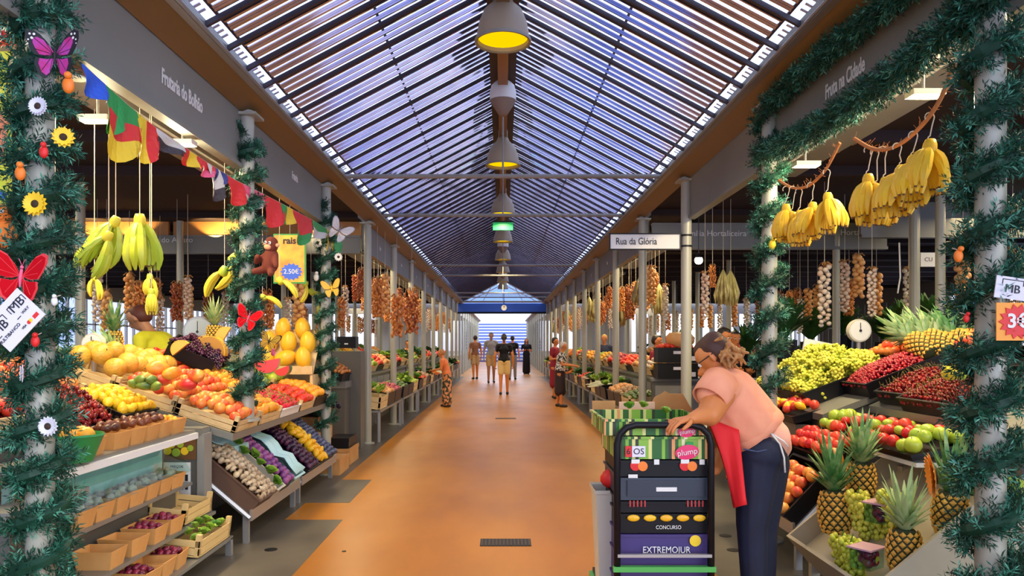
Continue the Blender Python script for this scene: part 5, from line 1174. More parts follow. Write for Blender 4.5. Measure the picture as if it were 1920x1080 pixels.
c = P(1310,488,9.0); r = empty('star_lamp', c); tag(r, 'dazzling small lamp hanging past the street sign column', 'lamp'); MB().ball((0,0,0), .05, m=0).obj('bulb', mat('bright_bulb', (1,.95,.6), .4, emit=14, ecol=(1,.95,.6)), r); MB().lathe([(.05,.03),(.02,.08)], seg=10).obj('socket_cap', BLACK, r); MB().tube([(0,0,.07),(0,0,3.27-c.z)], .005, 5).obj('cable', BLACK, r)
c = P(140,145,3.6); r = empty('spot_lamp', c); tag(r, 'white rimmed spot lamp behind the magenta butterfly', 'lamp'); MB().lathe([(.05,0),(.045,.1),(.02,.15)], seg=16).obj('shade', mat('spot_brown', (.3,.1,.04), .5), r, 40); MB().lathe([(.001,.002),(.05,.002),(.052,-.006),(.001,-.006)], seg=16).obj('lens', WHITE, r); MB().tube([(0,0,.14),(0,0,3.27-c.z)], .006, 5).obj('cable', GREY, r)
# ================================================================== the stall of Fruta na Cidade
CRM = mat('cream_board', (.36,.31,.21), .5, 0, (.42,.37,.26), 3)
def rcounter(y0, y1, x0, z0, x1=3.5, z1=1.36, label=''): return counter(1, y0, y1, x0, x1, z0, z1, label)
rcounter(3.75, 5.42, 2.68, 1.0, label='dark stall counter under the cherry crates and lying pineapples'); rcounter(5.46, 7.9, 2.36, .93, label='dark stall counter under the green grapes and dark red currants')
def rc(y, d, L, D, Hh, style, m, what, p=None, r=.03, lab='', x0=2.68, z0=1.0, slope=None, **k):
    tl = math.atan2(1.36 - z0, 3.5 - x0); M = frame(1, x0 + d*math.cos(tl), y, z0 + d*math.sin(tl), tl) @ T(0,0,.004); crate(M, L, D, Hh, style, m, what)
    if p: heap(M, L-.03, D-.02, Hh - r*.3, p, r, lab, 'fruit: ' + lab, **k)
    return M
# cherries: three hundred single ones in view, the mass under them
Mc1 = rc(4.62, .0, .66, .46, .10, 'solid', BLACK, 'black crate of stalked cherries at the counter corner')
Mc2 = rc(5.14, .05, .40, .46, .10, 'solid', BLACK, 'black crate of stalked cherries behind the corner crate')
stuffheap(Mc1, .62, .43, .05, 900, M_CHER, .0125, 'cherry_pile', 'deep layer of small dark cherries in the corner crate', mound=.05, seed=1)
stuffheap(Mc2, .36, .43, .05, 500, M_CHER, .0125, 'cherry_pile', 'deep layer of small dark cherries behind the corner crate', mound=.05, seed=2)
heap(Mc1, .60, .42, .088, P_CHER, .021, 'small stalked cherry on top of the corner crate', 'cherries on the corner crate', mound=.05, squash=.85, orient='up')
heap(Mc2, .34, .42, .088, P_CHER, .024, 'small stalked cherry on top of the second crate', 'cherries on the second crate', mound=.05, squash=.9, orient='up')
crate(frame(1, 3.18, 4.62, 1.235, .41), .66, .3, .09, 'solid', BLACK, 'empty black crate behind the corner cherry crate')
# left hall cherries
stuffheap(CH_L, .46, .42, .05, 420, M_CHER, .017, 'cherry_pile', 'deep layer of shiny dark cherries on the grey counter', mound=.12, seed=5)
heap(CH_L, .46, .42, .09, P_CHER2, .03, 'shiny red cherry in the crate on the grey counter', 'cherries on the grey counter', mound=.13, squash=.9, orient='up')
stuffheap(on_counter(-1, 3.95, .18), .46, .42, .02, 200, M_PLUM, .02, 'plum_pile', 'deep layer of dark plums next to the garland column', mound=.04, seed=6)
# green grapes, heaped high in a black crate; currants and dark cherries beside them
M = rc(6.35, .05, 1.05, .78, .12, 'solid', BLACK, 'wide black crate heaped with green grapes', x0=2.36, z0=.93)
heap(M, 1.0, .74, .10, P_GRAPES, .052, 'green grape bunch in the wide black crate', 'green grapes in the wide crate', 'grapes', mound=.20, orient='any', squash=.85, scale=1.1)
heap(M, .9, .6, .05, P_GRAPES, .055, 'green grape bunch deep in the wide black crate', 'lower green grapes in the wide crate', 'grapes', mound=.14, orient='any', squash=.95, scale=1.1, y0=.06)
M = rc(5.62, .22, .38, .62, .12, 'solid', BLACK, 'black crate of dark red currants before the green grapes', x0=2.5, z0=.96)
stuffheap(M, .36, .6, .08, 1000, M_CURR, .013, 'currant_pile', 'red currants heaped before the green grapes', mound=.09, seed=8)
M = rc(5.60, .92, .5, .34, .10, 'solid', BLACK, 'black box of orange peaches behind the currants', P_PEACH, .045, 'orange peach in the black box behind the currants', x0=2.5, z0=.96, mound=.05)
M = rc(6.15, .88, .5, .32, .10, 'solid', BLACK, 'black box of mixed red and yellow fruit behind the grapes', P_NECT, .045, 'red fruit in the black box behind the grapes', x0=2.36, z0=.93, mound=.06)
M = frame(1, 2.22, 5.95, .84, .25); crate(M, .62, .30, .06, 'solid', BLACK, 'shallow black tray of mixed small fruit beneath the grapes')
heap(M, .60, .28, .06, P_APPLE, .036, 'small red fruit in the shallow tray beneath the grapes', 'red fruit beneath the grapes', 'fruit', mound=.03, skip=.45); heap(M, .60, .28, .07, P_LEMON, .036, 'small yellow fruit in the shallow tray beneath the grapes', 'yellow fruit beneath the grapes', 'fruit', mound=.03, skip=.6, jit=.4)
tag(MB().b2((2.24,5.66,0),(2.34,6.24,.835)).obj('tray_stand', PANEL), 'grey stand carrying the shallow tray beneath the grapes', 'stand')
# fruit tray in front of the cherries, on white posts
M = frame(1, 2.27, 4.72, .80, .20); r = crate(M, 1.24, .34, .035, 'solid', BLACK, 'long shallow black tray of red fruit and green apples', name='display_tray', cat='tray')
rr = random.Random(11)
for i in range(13):
    for j in range(4):
        g = (i in (0, 1, 11, 12) and True) or (i == 6 and j < 2)
        p_ = P_GAPPLE if g else (P_APPLE if (i*3+j) % 4 else P_LIME)
        lb = {'green_apple': 'green apple on the long shallow tray', 'apple': 'bright red apple on the long shallow tray', 'green_pear': 'small yellow-green pear on the long shallow tray'}[p_[0]]
        stamp(p_, M @ T(-.57 + i*.095 + rr.uniform(-.012,.012), .045 + j*.082 + rr.uniform(-.018,.018), .06 + (.035 if 0 < j < 3 else 0) + rr.uniform(0,.02)) @ Euler((rr.uniform(-1,1), rr.uniform(-1,1), rr.uniform(0,6))).to_matrix().to_4x4() @ S(rr.uniform(.75,1.15)), lb, p_[0].replace('_', ' '), lb.split(' on ')[0] + 's on the long tray')
r = empty('tray_shelf', (2.45, 4.72, 0)); tag(r, 'white posted shelf under the long fruit tray', 'shelf')
MB().b2((-.16,-.62,.765),(.22,.62,.79)).obj('board', WHITE, r)
for x, y in ((-.12,.5),(.16,.5),(.16,-.58)): MB().b2((x-.03,y-.03,0),(x+.03,y+.03,.765)).obj('post', WHITE, r)
# the pineapple bin: cream boards round a tilted tray
def bin_(y0, y1, x0, x1, z0, z1, h, label, m=CRM):
    tl = math.atan2(z1-z0, x1-x0); r = empty('tilted_bin', (x0, (y0+y1)/2, 0)); tag(r, label, 'bin'); M = frame(1, x0, (y0+y1)/2, z0, tl); L = T(-x0, -(y0+y1)/2, 0) @ M; W = y1-y0; D = math.hypot(x1-x0, z1-z0)
    for nm, lo, hi in (('bottom_board', (-W/2,0,0), (W/2,D,.015)), ('front_board', (-W/2,-.02,-.14), (W/2,0,h)), ('back_board', (-W/2,D,-.0), (W/2,D+.02,h)), ('side_board', (-W/2-.02,-.02,-.14), (-W/2,D+.02,h)), ('side_board', (W/2,-.02,-.14), (W/2+.02,D+.02,h))):
        MB().b2(lo, hi).obj(nm, m, r).matrix_basis = L
    for y in (y0+.03, y1-.03):
        MB().b2((.03,y-(y0+y1)/2-.025,0),(.08,y-(y0+y1)/2+.025,z0-.02)).obj('leg', m, r); MB().b2((x1-x0-.06,y-(y0+y1)/2-.03,0),(x1-x0,y-(y0+y1)/2+.03,z1)).obj('leg', m, r)
    return M
MB_ = bin_(3.58, 4.58, 1.86, 2.50, .17, .70, .13, 'cream boarded tilted bin of pineapples and grape boxes')
for (x, y, z, sc, rx, rz, l) in ((1.93,4.30,.475,1.28,-.10,0,'pineapple standing in the bin corner farthest along the aisle'),(2.13,4.40,.64,1.15,.05,1,'pineapple at the back of the bin under the fruit tray'),(2.02,3.72,.41,1.15,.0,2,'pineapple with the widest green crown, at the bin corner by the garland'),(2.26,3.74,.60,1.15,.1,3,'pineapple partly hidden behind the widest green crown')):
    stamp(P_PINE, T(x, y, z) @ RX(rx) @ RZ(rz) @ S(sc), l, 'pineapple')
def punnet(M, m, p, lab, what, sc=1):
    r = empty('clear_punnet', M=M); tag(r, lab, 'punnet'); MB().lathe([(.062,0),(.075,.10),(.078,.10),(.078,.105),(.07,.10)], seg=4, m=0).obj('tub', GLASS, r)
    for k in range(5): stamp(p, M @ T(.024*math.cos(k*1.3), .024*math.sin(k*1.3), .05 + .018*k) @ Euler((.4*k, .2, k)).to_matrix().to_4x4() @ S(.5 if 'grape' in p[0] else .8), what, 'fruit', what + 's')
for i, (px, py, Y, dark) in enumerate(((1608,925,4.2,0),(1640,940,4.15,0),(1578,1008,4.1,0),(1595,1015,3.95,0),(1668,925,4.0,0))):
    stamp(P_GRAPES, T(P(px,py,Y)) @ S(1.35), 'green grape bunch standing boxed between the pineapples', 'grapes', 'green grapes in the pineapple bin'); stamp(P_GRAPES, T(P(px+12,py+20,Y-.05)) @ RZ(2) @ S(1.3), 'green grape bunch standing boxed between the pineapples', 'grapes', 'green grapes in the pineapple bin')
for i, (px, py, Y) in enumerate(((1650,960,4.05),(1625,1045,3.82))):
    c = P(px, py, Y); Mq = T(c) @ RZ(.6); r = empty('clear_punnet', M=Mq); tag(r, 'clear punnet of dark fruit %s' % ('behind the widest pineapple crown', 'with a yellow sticker at the bin front')[i], 'punnet')
    MB().box((0,0,0),(.13,.11,.10)).obj('tub', GLASS, r); MB().b2((-.075,-.065,.05),(.075,.065,.058)).obj('lid', mat('pink_lid', (.6,.35,.4), .4), r)
    if i: MB().lathe([(.001,0),(.02,0),(.001,.001)], M=T(.0,-.057,0)@RX(R(90)), seg=12).obj('sticker', M_LIME, r)
    heap(Mq @ T(0,-.05,-.06), .12, .10, .02, P_PLUM, .022, 'dark fruit in the clear punnet %s' % ('behind the crown', 'with the sticker')[i], 'dark fruit in a clear punnet %d' % i, 'fruit', mound=.02, layers=1)
    heap(Mq @ T(0,-.05,-.06), .12, .10, .06, P_PLUM, .022, 'dark fruit in the clear punnet %s' % ('behind the crown', 'with the sticker')[i], 'dark fruit in a clear punnet %d' % i, 'fruit', mound=.02, layers=1)
# rack with peaches and apples beyond the bin
rack(1, 4.72, 6.0, x0=1.86, x1=2.2, z0=.26, z1=.62, label='tilted rack of black peach crates behind the woman with the trolley')
TQ = math.atan2(.36, .34)
for i, (y, p_, r_, lab, what) in enumerate(((5.02, P_PEACH, .042, 'orange peach in the black crate on the rack beyond the bin', 'black crate of orange peaches on the rack beyond the bin'), (5.68, P_NECT, .042, 'red nectarine in the black crate at the end of the rack', 'black crate of red nectarines at the end of the rack'))):
    M = frame(1, 1.88, y, .275, TQ); crate(M, .58, .42, .12, 'solid', BLACK, what); heap(M, .55, .4, .10, p_, r_, lab, 'fruit: ' + lab, mound=.03)
M = frame(1, 2.16, 5.15, .62, .5); crate(M, .8, .26, .10, 'solid', BLACK, 'black crate of dark red apples under the fruit tray'); heap(M, .78, .24, .09, P_APPLE, .04, 'dark red apple in the crate under the fruit tray', 'dark red apples under the tray', mound=.03)
stamp(P_MANGO, T(2.08, 4.64, .72) @ S(1.2), 'single yellow mango at the edge of the bin', 'mango')
# stack of lying pineapples
for i in range(6):
    stamp(P_PINE, T(3.14 + .10*i, 5.55 - .03*(i % 2), 1.43 + .02*(i % 2)) @ Euler((R(-58), R(-18 + 3*i), 0)).to_matrix().to_4x4() @ S(1.25), 'pineapple lying in the row on top of the counter', 'pineapple', 'pineapples lying in a row')
stamp(P_BANM, T(P(1805, 705, 4.3)) @ RX(R(100)) @ S(.9), 'small yellow banana bunch lying at the garland edge', 'bananas')
scale_dial(1610, 620, 7.2, .11, 'round cream dial scale behind the grapes', CREAM)
tag(MB().box((0,0,0),(.3,.02,.14)).obj('price_card', PAPER, M=T(P(1537,655,6.6))@RY(.2)), 'small white card stuck in the green grapes', 'card')

# ================================================================== people
def hand(caps, ex, w, d, n, side=1, curl=.45, s=1.0):
    w, d, n = Vector(w), Vector(d).normalized(), Vector(n); n = (n - d*n.dot(d)).normalized(); x = d.cross(n)*side
    for o in (-.024, -.008, .008, .024): caps.append((w + x*o*s*.6, .014*s, w + d*.082*s + x*o*s, .0125*s))
    for k, (o, L) in enumerate(((-.030, .060), (-.010, .076), (.010, .082), (.029, .074))):
        p = w + d*.082*s + x*o*s; dd = d.copy(); pts = [p - d*.02*s, p]
        for q in (.42, .32, .26):
            c_ = curl*(1 + .12*k); dd = (dd*math.cos(c_) + n*math.sin(c_)).normalized() if True else dd
            p = p + dd*L*q*s; pts.append(p)
        ex.tube([tuple(v) for v in pts], [.0092*s,.0092*s,.0088*s,.008*s,.005*s], 8)
    p = w + d*.022*s + x*.026*s; d1 = (d*.7 + x*.7 + n*.25).normalized(); d2 = (d*.9 + x*.25 + n*.35).normalized()
    ex.tube([tuple(v) for v in (p, p + d1*.035*s, p + d1*.035*s + d2*.030*s, p + d1*.035*s + d2*.050*s)], [.0125*s,.011*s,.0095*s,.006*s], 8)
def headcaps(HM, s):
    f = lambda x, y, z: HM @ Vector((x*s, y*s, z*s))
    return [(f(0,.02,.02), .078*s, f(0,-.02,.03), .076*s), (f(0,-.015,-.03), .062*s, f(0,-.035,-.075), .036*s), (f(0,-.085,-.0), .010*s, f(0,-.104,-.028), .014*s),
            (f(.074,.005,.012), .013*s, f(.078,.008,-.022), .010*s), (f(-.074,.005,.012), .013*s, f(-.078,.008,-.022), .010*s), (f(0,-.082,-.052), .016*s, f(0,-.082,-.056), .016*s), (f(0,-.078,.025), .02*s, f(0,-.078,.025), .02*s)]
def face(HM, s, parent):
    for x in (-.03, .03):
        e = MB(); e.ball(tuple(HM @ Vector((x*s, -.083*s, .008*s))), .012*s, m=0, seg=8, rings=6); e.ball(tuple(HM @ Vector((x*s, -.092*s, .007*s))), .006*s, m=1, seg=8, rings=6); e.obj('eye', [WHITE, INK], parent, True)
        b = MB(); b.tube([tuple(HM @ Vector((x*s-.016*s, -.088*s, .030*s))), tuple(HM @ Vector((x*s+.016*s, -.088*s, .030*s)))], .003*s, 5); b.obj('eyebrow', HAIRD, parent)
    MB().tube([tuple(HM @ Vector((a*s, -.097*s + abs(a)*.25*s, -.053*s))) for a in (-.022,-.008,.008,.022)], [.002*s,.005*s,.005*s,.002*s], 6).obj('mouth', mat('lips', (.5,.1,.08), .4), parent)
def person(x, y, h, heading, label, skin=SKIN, hair=HAIRD, hairstyle='short', top=None, bottom=None, btype='shorts', pose='down', lean=0, topm=None, vox=.014, sleeve=True, stoop=0, extra=None, shoes=SHOE):
    r = empty('person', (x, y, 0)); tag(r, label, 'person'); s = h/1.72
    f = lambda a, b, c: Vector((a*s, b*s, c*s))
    def bend(v):       # lean of the upper body forward (-Y) about the hips
        d = v.z - .95*s
        if d <= 0: return v
        return Vector((v.x, v.y - math.sin(stoop)*d, .95*s + math.cos(stoop)*d)) + Vector((0, (v.y)*0, 0))
    caps = []; ex = MB()
    hp = bend(f(0,-.01,1.60)); HM = T(hp) @ RX(stoop*.8)
    caps += headcaps(HM, s); caps.append((bend(f(0,.01,1.40)), .05*s, bend(f(0,0,1.54)), .048*s))
    sh = .175; caps += [(bend(f(-sh*.75,.01,1.39)), .062*s, bend(f(sh*.75,.01,1.39)), .062*s), (bend(f(0,.0,1.30)), .125*s, bend(f(0,0,1.14)), .11*s), (bend(f(-.05,0,1.28)), .10*s, bend(f(.05,0,1.28)), .10*s), (bend(f(0,0,1.12)), .115*s, f(0,0,.96), .13*s), (f(-.06,0,.92), .11*s, f(.06,0,.92), .11*s)]
    stride = .07
    for sg in (-1, 1):
        fy = sg*stride; caps += [(f(sg*.085,0,.88), .09*s, f(sg*.09,fy*.5,.48), .058*s), (f(sg*.09,fy*.5,.48), .057*s, f(sg*.095,fy+.02,.09), .036*s), (f(sg*.095,fy+.03,.045), .034*s, f(sg*.10,fy-.11,.03), .028*s)]
        S0 = bend(f(sg*sh*1.05,.01,1.38))
        if pose == 'down': E = bend(f(sg*(sh+.07),.02,1.10)); Wp = bend(f(sg*(sh+.08),-.04,.86)); d = Wp - E; nn = Vector((-sg,0,0))
        elif pose == 'hold': E = bend(f(sg*(sh+.06),.03,1.11)); Wp = bend(f(sg*.11,-.22,1.14)); d = Wp - E; nn = Vector((0,0,1))
        else: E = bend(f(sg*(sh+.05),-.08,1.13)); Wp = bend(f(sg*.16,-.34,1.10)); d = Wp - E; nn = Vector((0,0,-1))
        caps += [(S0, .052*s, E, .04*s), (E, .039*s, Wp, .026*s)]; hand(caps, ex, Wp, d, nn, -sg, .35, s)
    organic('body', caps, vox*s, skin, r, 4, extra=ex); face(HM, s, r)
    # hair
    hc = [(HM @ Vector((0,.025*s,.045*s)), .082*s, HM @ Vector((0,.03*s,.02*s)), .084*s), (HM @ Vector((0,-.03*s,.075*s)), .05*s, HM @ Vector((0,.04*s,.07*s)), .06*s)]
    if hairstyle == 'long': hc += [(HM @ Vector((sg*.06*s,.03*s,.0)), .04*s, HM @ Vector((sg*.07*s,.05*s,-.22*s)), .035*s) for sg in (-1,1)] + [(HM @ Vector((0,.06*s,0)), .07*s, HM @ Vector((0,.08*s,-.24*s)), .05*s)]
    if hairstyle == 'tail': hc += [(HM @ Vector((0,.09*s,.03*s)), .035*s, HM @ Vector((0,.12*s,-.14*s)), .02*s)]
    organic('hair', hc, .012*s, hair, r, 3)
    # top
    tm = top or WHITE; tc = [(bend(f(-sh*.75,.01,1.385)), .072*s, bend(f(sh*.75,.01,1.385)), .072*s), (bend(f(0,0,1.30)), .138*s, bend(f(0,0,1.14)), .125*s), (bend(f(-.05,0,1.28)), .112*s, bend(f(.05,0,1.28)), .112*s), (bend(f(0,0,1.12)), .13*s, bend(f(0,0,.98)), .142*s), (bend(f(-.05,0,.98)), .125*s, bend(f(.05,0,.98)), .125*s)]
    if sleeve:
        for sg in (-1, 1):
            S0 = bend(f(sg*sh*1.05,.01,1.38)); E = bend(f(sg*(sh+.06),(-.08 if pose == 'reach' else .02),1.12)); tc.append((S0, .056*s, S0.lerp(E, .60), .047*s))
    organic('top' if btype != 'dress' else 'dress_top', tc, vox*s, tm, r, 3)
    bm_ = bottom or BLACK; bc = [(f(-.05,0,.94), .128*s, f(.05,0,.94), .128*s)]; z1 = {'shorts': .62, 'trousers': .10, 'skirt': .42, 'dress': .16}[btype]
    if btype in ('shorts', 'trousers'):
        for sg in (-1, 1):
            fy = sg*stride; K = f(sg*.09,fy*.5,.48)
            if btype == 'shorts': bc.append((f(sg*.085,0,.88), .104*s, f(sg*.088,fy*.3,.62), .088*s))
            else: bc += [(f(sg*.085,0,.88), .10*s, K, .07*s), (K, .07*s, f(sg*.095,fy+.02,.12), .055*s)]
    else:
        bc.append((f(0,0,.90), .14*s, f(0,.0,z1), .155*s)); bc += [(f(-.04,0,.85), .13*s, f(-.06,0,z1), .13*s), (f(.04,0,.85), .13*s, f(.06,0,z1), .13*s)]
    organic({'shorts': 'shorts', 'trousers': 'trousers', 'skirt': 'skirt', 'dress': 'dress_skirt'}[btype], bc, vox*s, bm_, r, 3)
    for sg in (-1, 1):
        fy = sg*stride; organic('shoe', [(f(sg*.095,fy+.035,.045), .044*s, f(sg*.10,fy-.12,.036), .036*s)], .012*s, shoes, r, 1)
    if extra == 'bag':
        MB().box((.23*s,.02,.92*s), (.08,.22,.24)).obj('shoulder_bag', mat('tan_bag', (.45,.25,.1), .6), r); MB().tube([tuple(f(.2,.1,1.03)), tuple(f(.13,.05,1.44)), tuple(f(.2,-.08,1.03))], .008, 5).obj('bag_strap', mat('tan_bag', (.45,.25,.1), .6), r)
    r.rotation_euler = (0, 0, heading)
    return r
def PF(px, fy): Y = H*F/(fy - CY); return (px - CX)*Y/F, Y
BEI = mat('beige_cloth', (.55,.36,.17), .8); GRYC = mat('grey_cloth', (.26,.25,.26), .8); MAR = mat('maroon_cloth', (.28,.01,.03), .8); BRN = mat('brown_cloth', (.25,.10,.05), .8)
PATC = mat('patterned_cloth', (.03,.03,.035), .8, 0, (.75,.72,.68), 22, contrast=(.48, .52)); FLOR = mat('floral_cloth', (.05,.05,.03), .8, 0, (.8,.35,.15), 16, contrast=(.47, .55)); ORC = mat('orange_cloth', (.85,.22,.06), .8)
x, y = PF(945, 740); person(x, y, 1.74, R(180), 'person walking away in black top and pale yellow shorts', hair=HAIRD, hairstyle='tail', top=BLACK, bottom=mat('pale_yellow_cloth', (.78,.55,.22), .8), btype='shorts', sleeve=True)
x, y = PF(921, 718); person(x, y, 1.88, R(5), 'person in grey shirt and brownish shorts facing the camera', top=GRYC, bottom=BEI, btype='shorts', skin=SKIN2)
person(P(961,0,30).x, 30, 1.78, R(170), 'person in dark clothes walking beyond the black top', top=BLACK, bottom=GRYC, btype='trousers')
person(P(891,0,30.5).x, 30.5, 1.8, R(200), 'person with brown top and bag beside the aisle columns', top=BRN, bottom=BEI, btype='shorts', extra='bag', hairstyle='short')
x, y = PF(987, 702); person(x, y, 1.72, R(0), 'person in a long black dress with long dark hair holding something', top=BLACK, bottom=BLACK, btype='dress', hairstyle='long', pose='hold')
x, y = PF(1050, 763); person(x, y, 1.5, R(75), 'white haired person in patterned blouse and dark skirt at a stall', hair=HAIRW, top=PATC, bottom=mat('dark_skirt', (.03,.015,.02), .8), btype='skirt', pose='reach', skin=SKIN, stoop=.12)
person(1.38, 19.6, 1.62, R(60), 'person in maroon behind the white haired one', top=MAR, bottom=MAR, btype='skirt', pose='hold', extra='bag')
x, y = PF(838, 763); person(x, y, 1.34, R(-100), 'small person in orange top and flowery skirt by the vegetables', hair=HAIRG, top=ORC, bottom=FLOR, btype='dress', pose='reach', stoop=.25)
person(-2.9, 22.5, 1.56, R(20), 'seller with dark hair and flowery blouse behind a counter', top=FLOR, bottom=BLACK, btype='trousers', pose='hold')
person(2.62, 9.35, 1.68, R(40), 'dark haired seller in black leaning behind the ginger ponytail', top=BLACK, bottom=BLACK, btype='trousers', pose='hold', stoop=.3)
person(3.05, 9.75, 1.62, R(10), 'seller in dark clothes standing behind the leaning seller', top=BLACK, bottom=BLACK, btype='trousers', pose='hold')
person(2.62, 12.6, 1.6, R(60), 'person in dark red beside the black crate stack', top=MAR, bottom=BLACK, btype='trousers', pose='hold')
person(2.66, 19.4, 1.7, R(-20), 'seller with blond hair and dark jacket among the far columns', hair=mat('blond_hair', (.6,.4,.12), .6), top=mat('navy_cloth', (.03,.04,.09), .8), bottom=BLACK, btype='trousers', pose='down')
seller = person(-3.52, 7.98, 1.95, R(-95), 'seller in yellow-green shirt bending over behind the melons', hair=mat('brown_hair', (.09,.02,.015), .6), top=mat('lime_shirt', (.62,.62,.02), .7), bottom=BLACK, btype='trousers', pose='reach', stoop=.5, skin=SKIN2); seller.scale = (1.25, 1.15, 1)

# the woman leaning over the trolley
def W(px, py, Y=3.9): return P(px, py, Y)
r = empty('person', (W(1420,0).x, 3.9, 0)); tag(r, 'person in peach shirt, red apron and navy trousers leaning over the trolley', 'person'); OFF = -r.location
woman = r
def hv(px, py, Y=3.9): return W(px, py, Y) + OFF
HMw = T(hv(1341, 670, 3.88)) @ RZ(R(-122)) @ RX(R(36))
caps = headcaps(HMw, .98); ex = MB()
caps += [(hv(1341,690,3.89), .05, hv(1356,706,3.9), .062), (hv(1362,722,3.78), .07, hv(1356,724,4.04), .07), (hv(1366,735), .13, hv(1388,775), .15), (hv(1388,775), .15, hv(1424,832), .135), (hv(1424,842,3.84), .12, hv(1430,842,3.98), .12)]
sh1, el1, wr1 = hv(1350,738,3.70), hv(1330,776,3.62), hv(1299,784,3.54); caps += [(sh1, .078, el1, .062), (el1, .058, wr1, .030)]
hand(caps, ex, wr1, Vector((-1,-.25,-.15)), Vector((0,.15,-1)), 1, .4, 1.0)
sh2, el2, wr2 = hv(1340,745,4.08), hv(1356,845,3.98), hv(1341,882,3.82); caps += [(sh2, .06, el2, .045), (el2, .044, wr2, .028)]
hand(caps, ex, wr2, Vector((-1,-.4,-.35)), Vector((0,0,-1)), -1, .5, 1.0)
AN1, AN2 = hv(1415,1135,3.80), hv(1432,1130,4.02)
AN1.z = .075; AN2.z = .075
caps += [(hv(1416,862,3.82), .10, hv(1408,985,3.80), .066), (hv(1408,985,3.80), .064, AN1, .04), (hv(1436,862,4.0), .10, hv(1428,985,4.02), .066), (hv(1428,985,4.02), .064, AN2, .04)]
for A in (AN1, AN2): caps.append((A + Vector((.01,0,-.03)), .036, A + Vector((-.14,-.02,-.045)), .028))
organic('body', caps, .007, SKIN, r, 6, extra=ex); face(HMw, .98, r)
SHIRT = mat('peach_shirt', (.98,.42,.24), .8, 0, (.92,.34,.19), 5, bump=.5, bscale=9)
organic('shirt', [(hv(1354,712,3.82), .075, hv(1352,712,4.0), .075), (hv(1358,733,3.84), .135, hv(1356,733,3.98), .135), (hv(1368,748,3.86), .165, hv(1396,786,3.86), .172), (hv(1368,748,3.96), .165, hv(1396,786,3.96), .172), (hv(1396,786,3.86), .165, hv(1428,815,3.9), .13), (hv(1356,782,3.84), .10, hv(1380,800,3.86), .125), (hv(1358,726,3.76), .092, hv(1340,736,3.70), .092), (hv(1350,732,4.06), .08, hv(1340,760,4.08), .075)], .009, SHIRT, r, 10)
organic('shirt_tail', [(hv(1405,815,3.82), .10, hv(1440,822,3.86), .115), (hv(1440,822,3.86), .115, hv(1452,835,3.95), .09), (hv(1410,820,3.98), .10, hv(1440,826,3.98), .10)], .009, mat('pink_undershirt', (.90,.45,.32), .8, bump=.3, bscale=14), r, 6)
TR_ = mat('navy_trousers', (.006,.009,.028), .7, 0, (.010,.015,.042), 5, bump=.2, bscale=10)
organic('trousers', [(hv(1424,848,3.82), .126, hv(1432,848,3.98), .128), (hv(1420,868,3.82), .116, hv(1410,985,3.80), .082), (hv(1410,985,3.80), .080, AN1 + Vector((0,0,.05)), .062), (hv(1440,868,4.0), .114, hv(1430,985,4.02), .082), (hv(1430,985,4.02), .08, AN2 + Vector((0,0,.05)), .062)], .009, TR_, r, 6)
for A in (AN1, AN2): organic('shoe', [(A + Vector((.015,0,-.03)), .048, A + Vector((-.15,-.02,-.036)), .038)], .008, SHOE, r, 2)
MB().tube([tuple(hv(1394,842,3.70)), tuple(hv(1420,847,3.69)), tuple(hv(1446,842,3.71))], .004, 5).obj('pocket_seam', mat('seam_navy', (.05,.07,.16), .7), r)
for nm, pp, rad in (('sleeve', ((1352,716,3.74),(1340,734,3.69),(1330,750,3.665)), [.092,.094,.092]),):
    o = MB().tube([tuple(hv(*q)) for q in pp], rad, 20, cap=False).obj(nm, SHIRT, r, True); md = o.modifiers.new('s', 'SOLIDIFY'); md.thickness = .006
# loose lower edge of the shirt, hanging away from the belly
V = []; Fc = []; nn = 26
for i in range(nn):
    a = 2*math.pi*i/nn
    for j in range(3):
        c = hv(1392 + 10*j, 782 + 14*j, 3.91); up = Vector((.62, 0, -.78)); u1 = Vector((.78, 0, .62)); q = .185 + .012*j + .008*math.sin(a*5)
        V.append(tuple(c + u1*q*.86*math.cos(a) + Vector((0,1,0))*q*math.sin(a)))
for i in range(nn):
    for j in range(2): k = i*3+j; k2 = ((i+1) % nn)*3+j; Fc.append((k, k2, k2+1, k+1))
o = MB().add(V, Fc).obj('shirt_hem', SHIRT, r, True); md = o.modifiers.new('s', 'SOLIDIFY'); md.thickness = .006
# apron hanging in front of the belly, with its ties
n = 14; V = []; Fc = []
for i in range(n+1):
    v = i/n; a = Vector((1318 + 60*v**.7, 782 + 170*v)); b = Vector((1386 + 14*v, 806 + 140*v))
    for j in range(5): u = j/4; q = a.lerp(b, u); V.append(tuple(hv(q.x, q.y, 3.72 - .06*v + .03*math.sin(u*3.1+v*2))))
for i in range(n):
    for j in range(4): k = i*5+j; Fc.append((k, k+1, k+6, k+5))
o = MB().add(V, Fc).obj('apron', mat('red_apron', (.85,.015,.02), .7), r, True); md = o.modifiers.new('s', 'SOLIDIFY'); md.thickness = .012
MB().tube([tuple(hv(*q)) for q in ((1440,806,3.72),(1462,832,3.72),(1470,858,3.72),(1472,886,3.72))], .005, 5).tube([tuple(hv(*q)) for q in ((1436,806,3.72),(1470,828,3.73),(1478,838,3.74))], .004, 5).obj('apron_tie', WHITE, r, True)
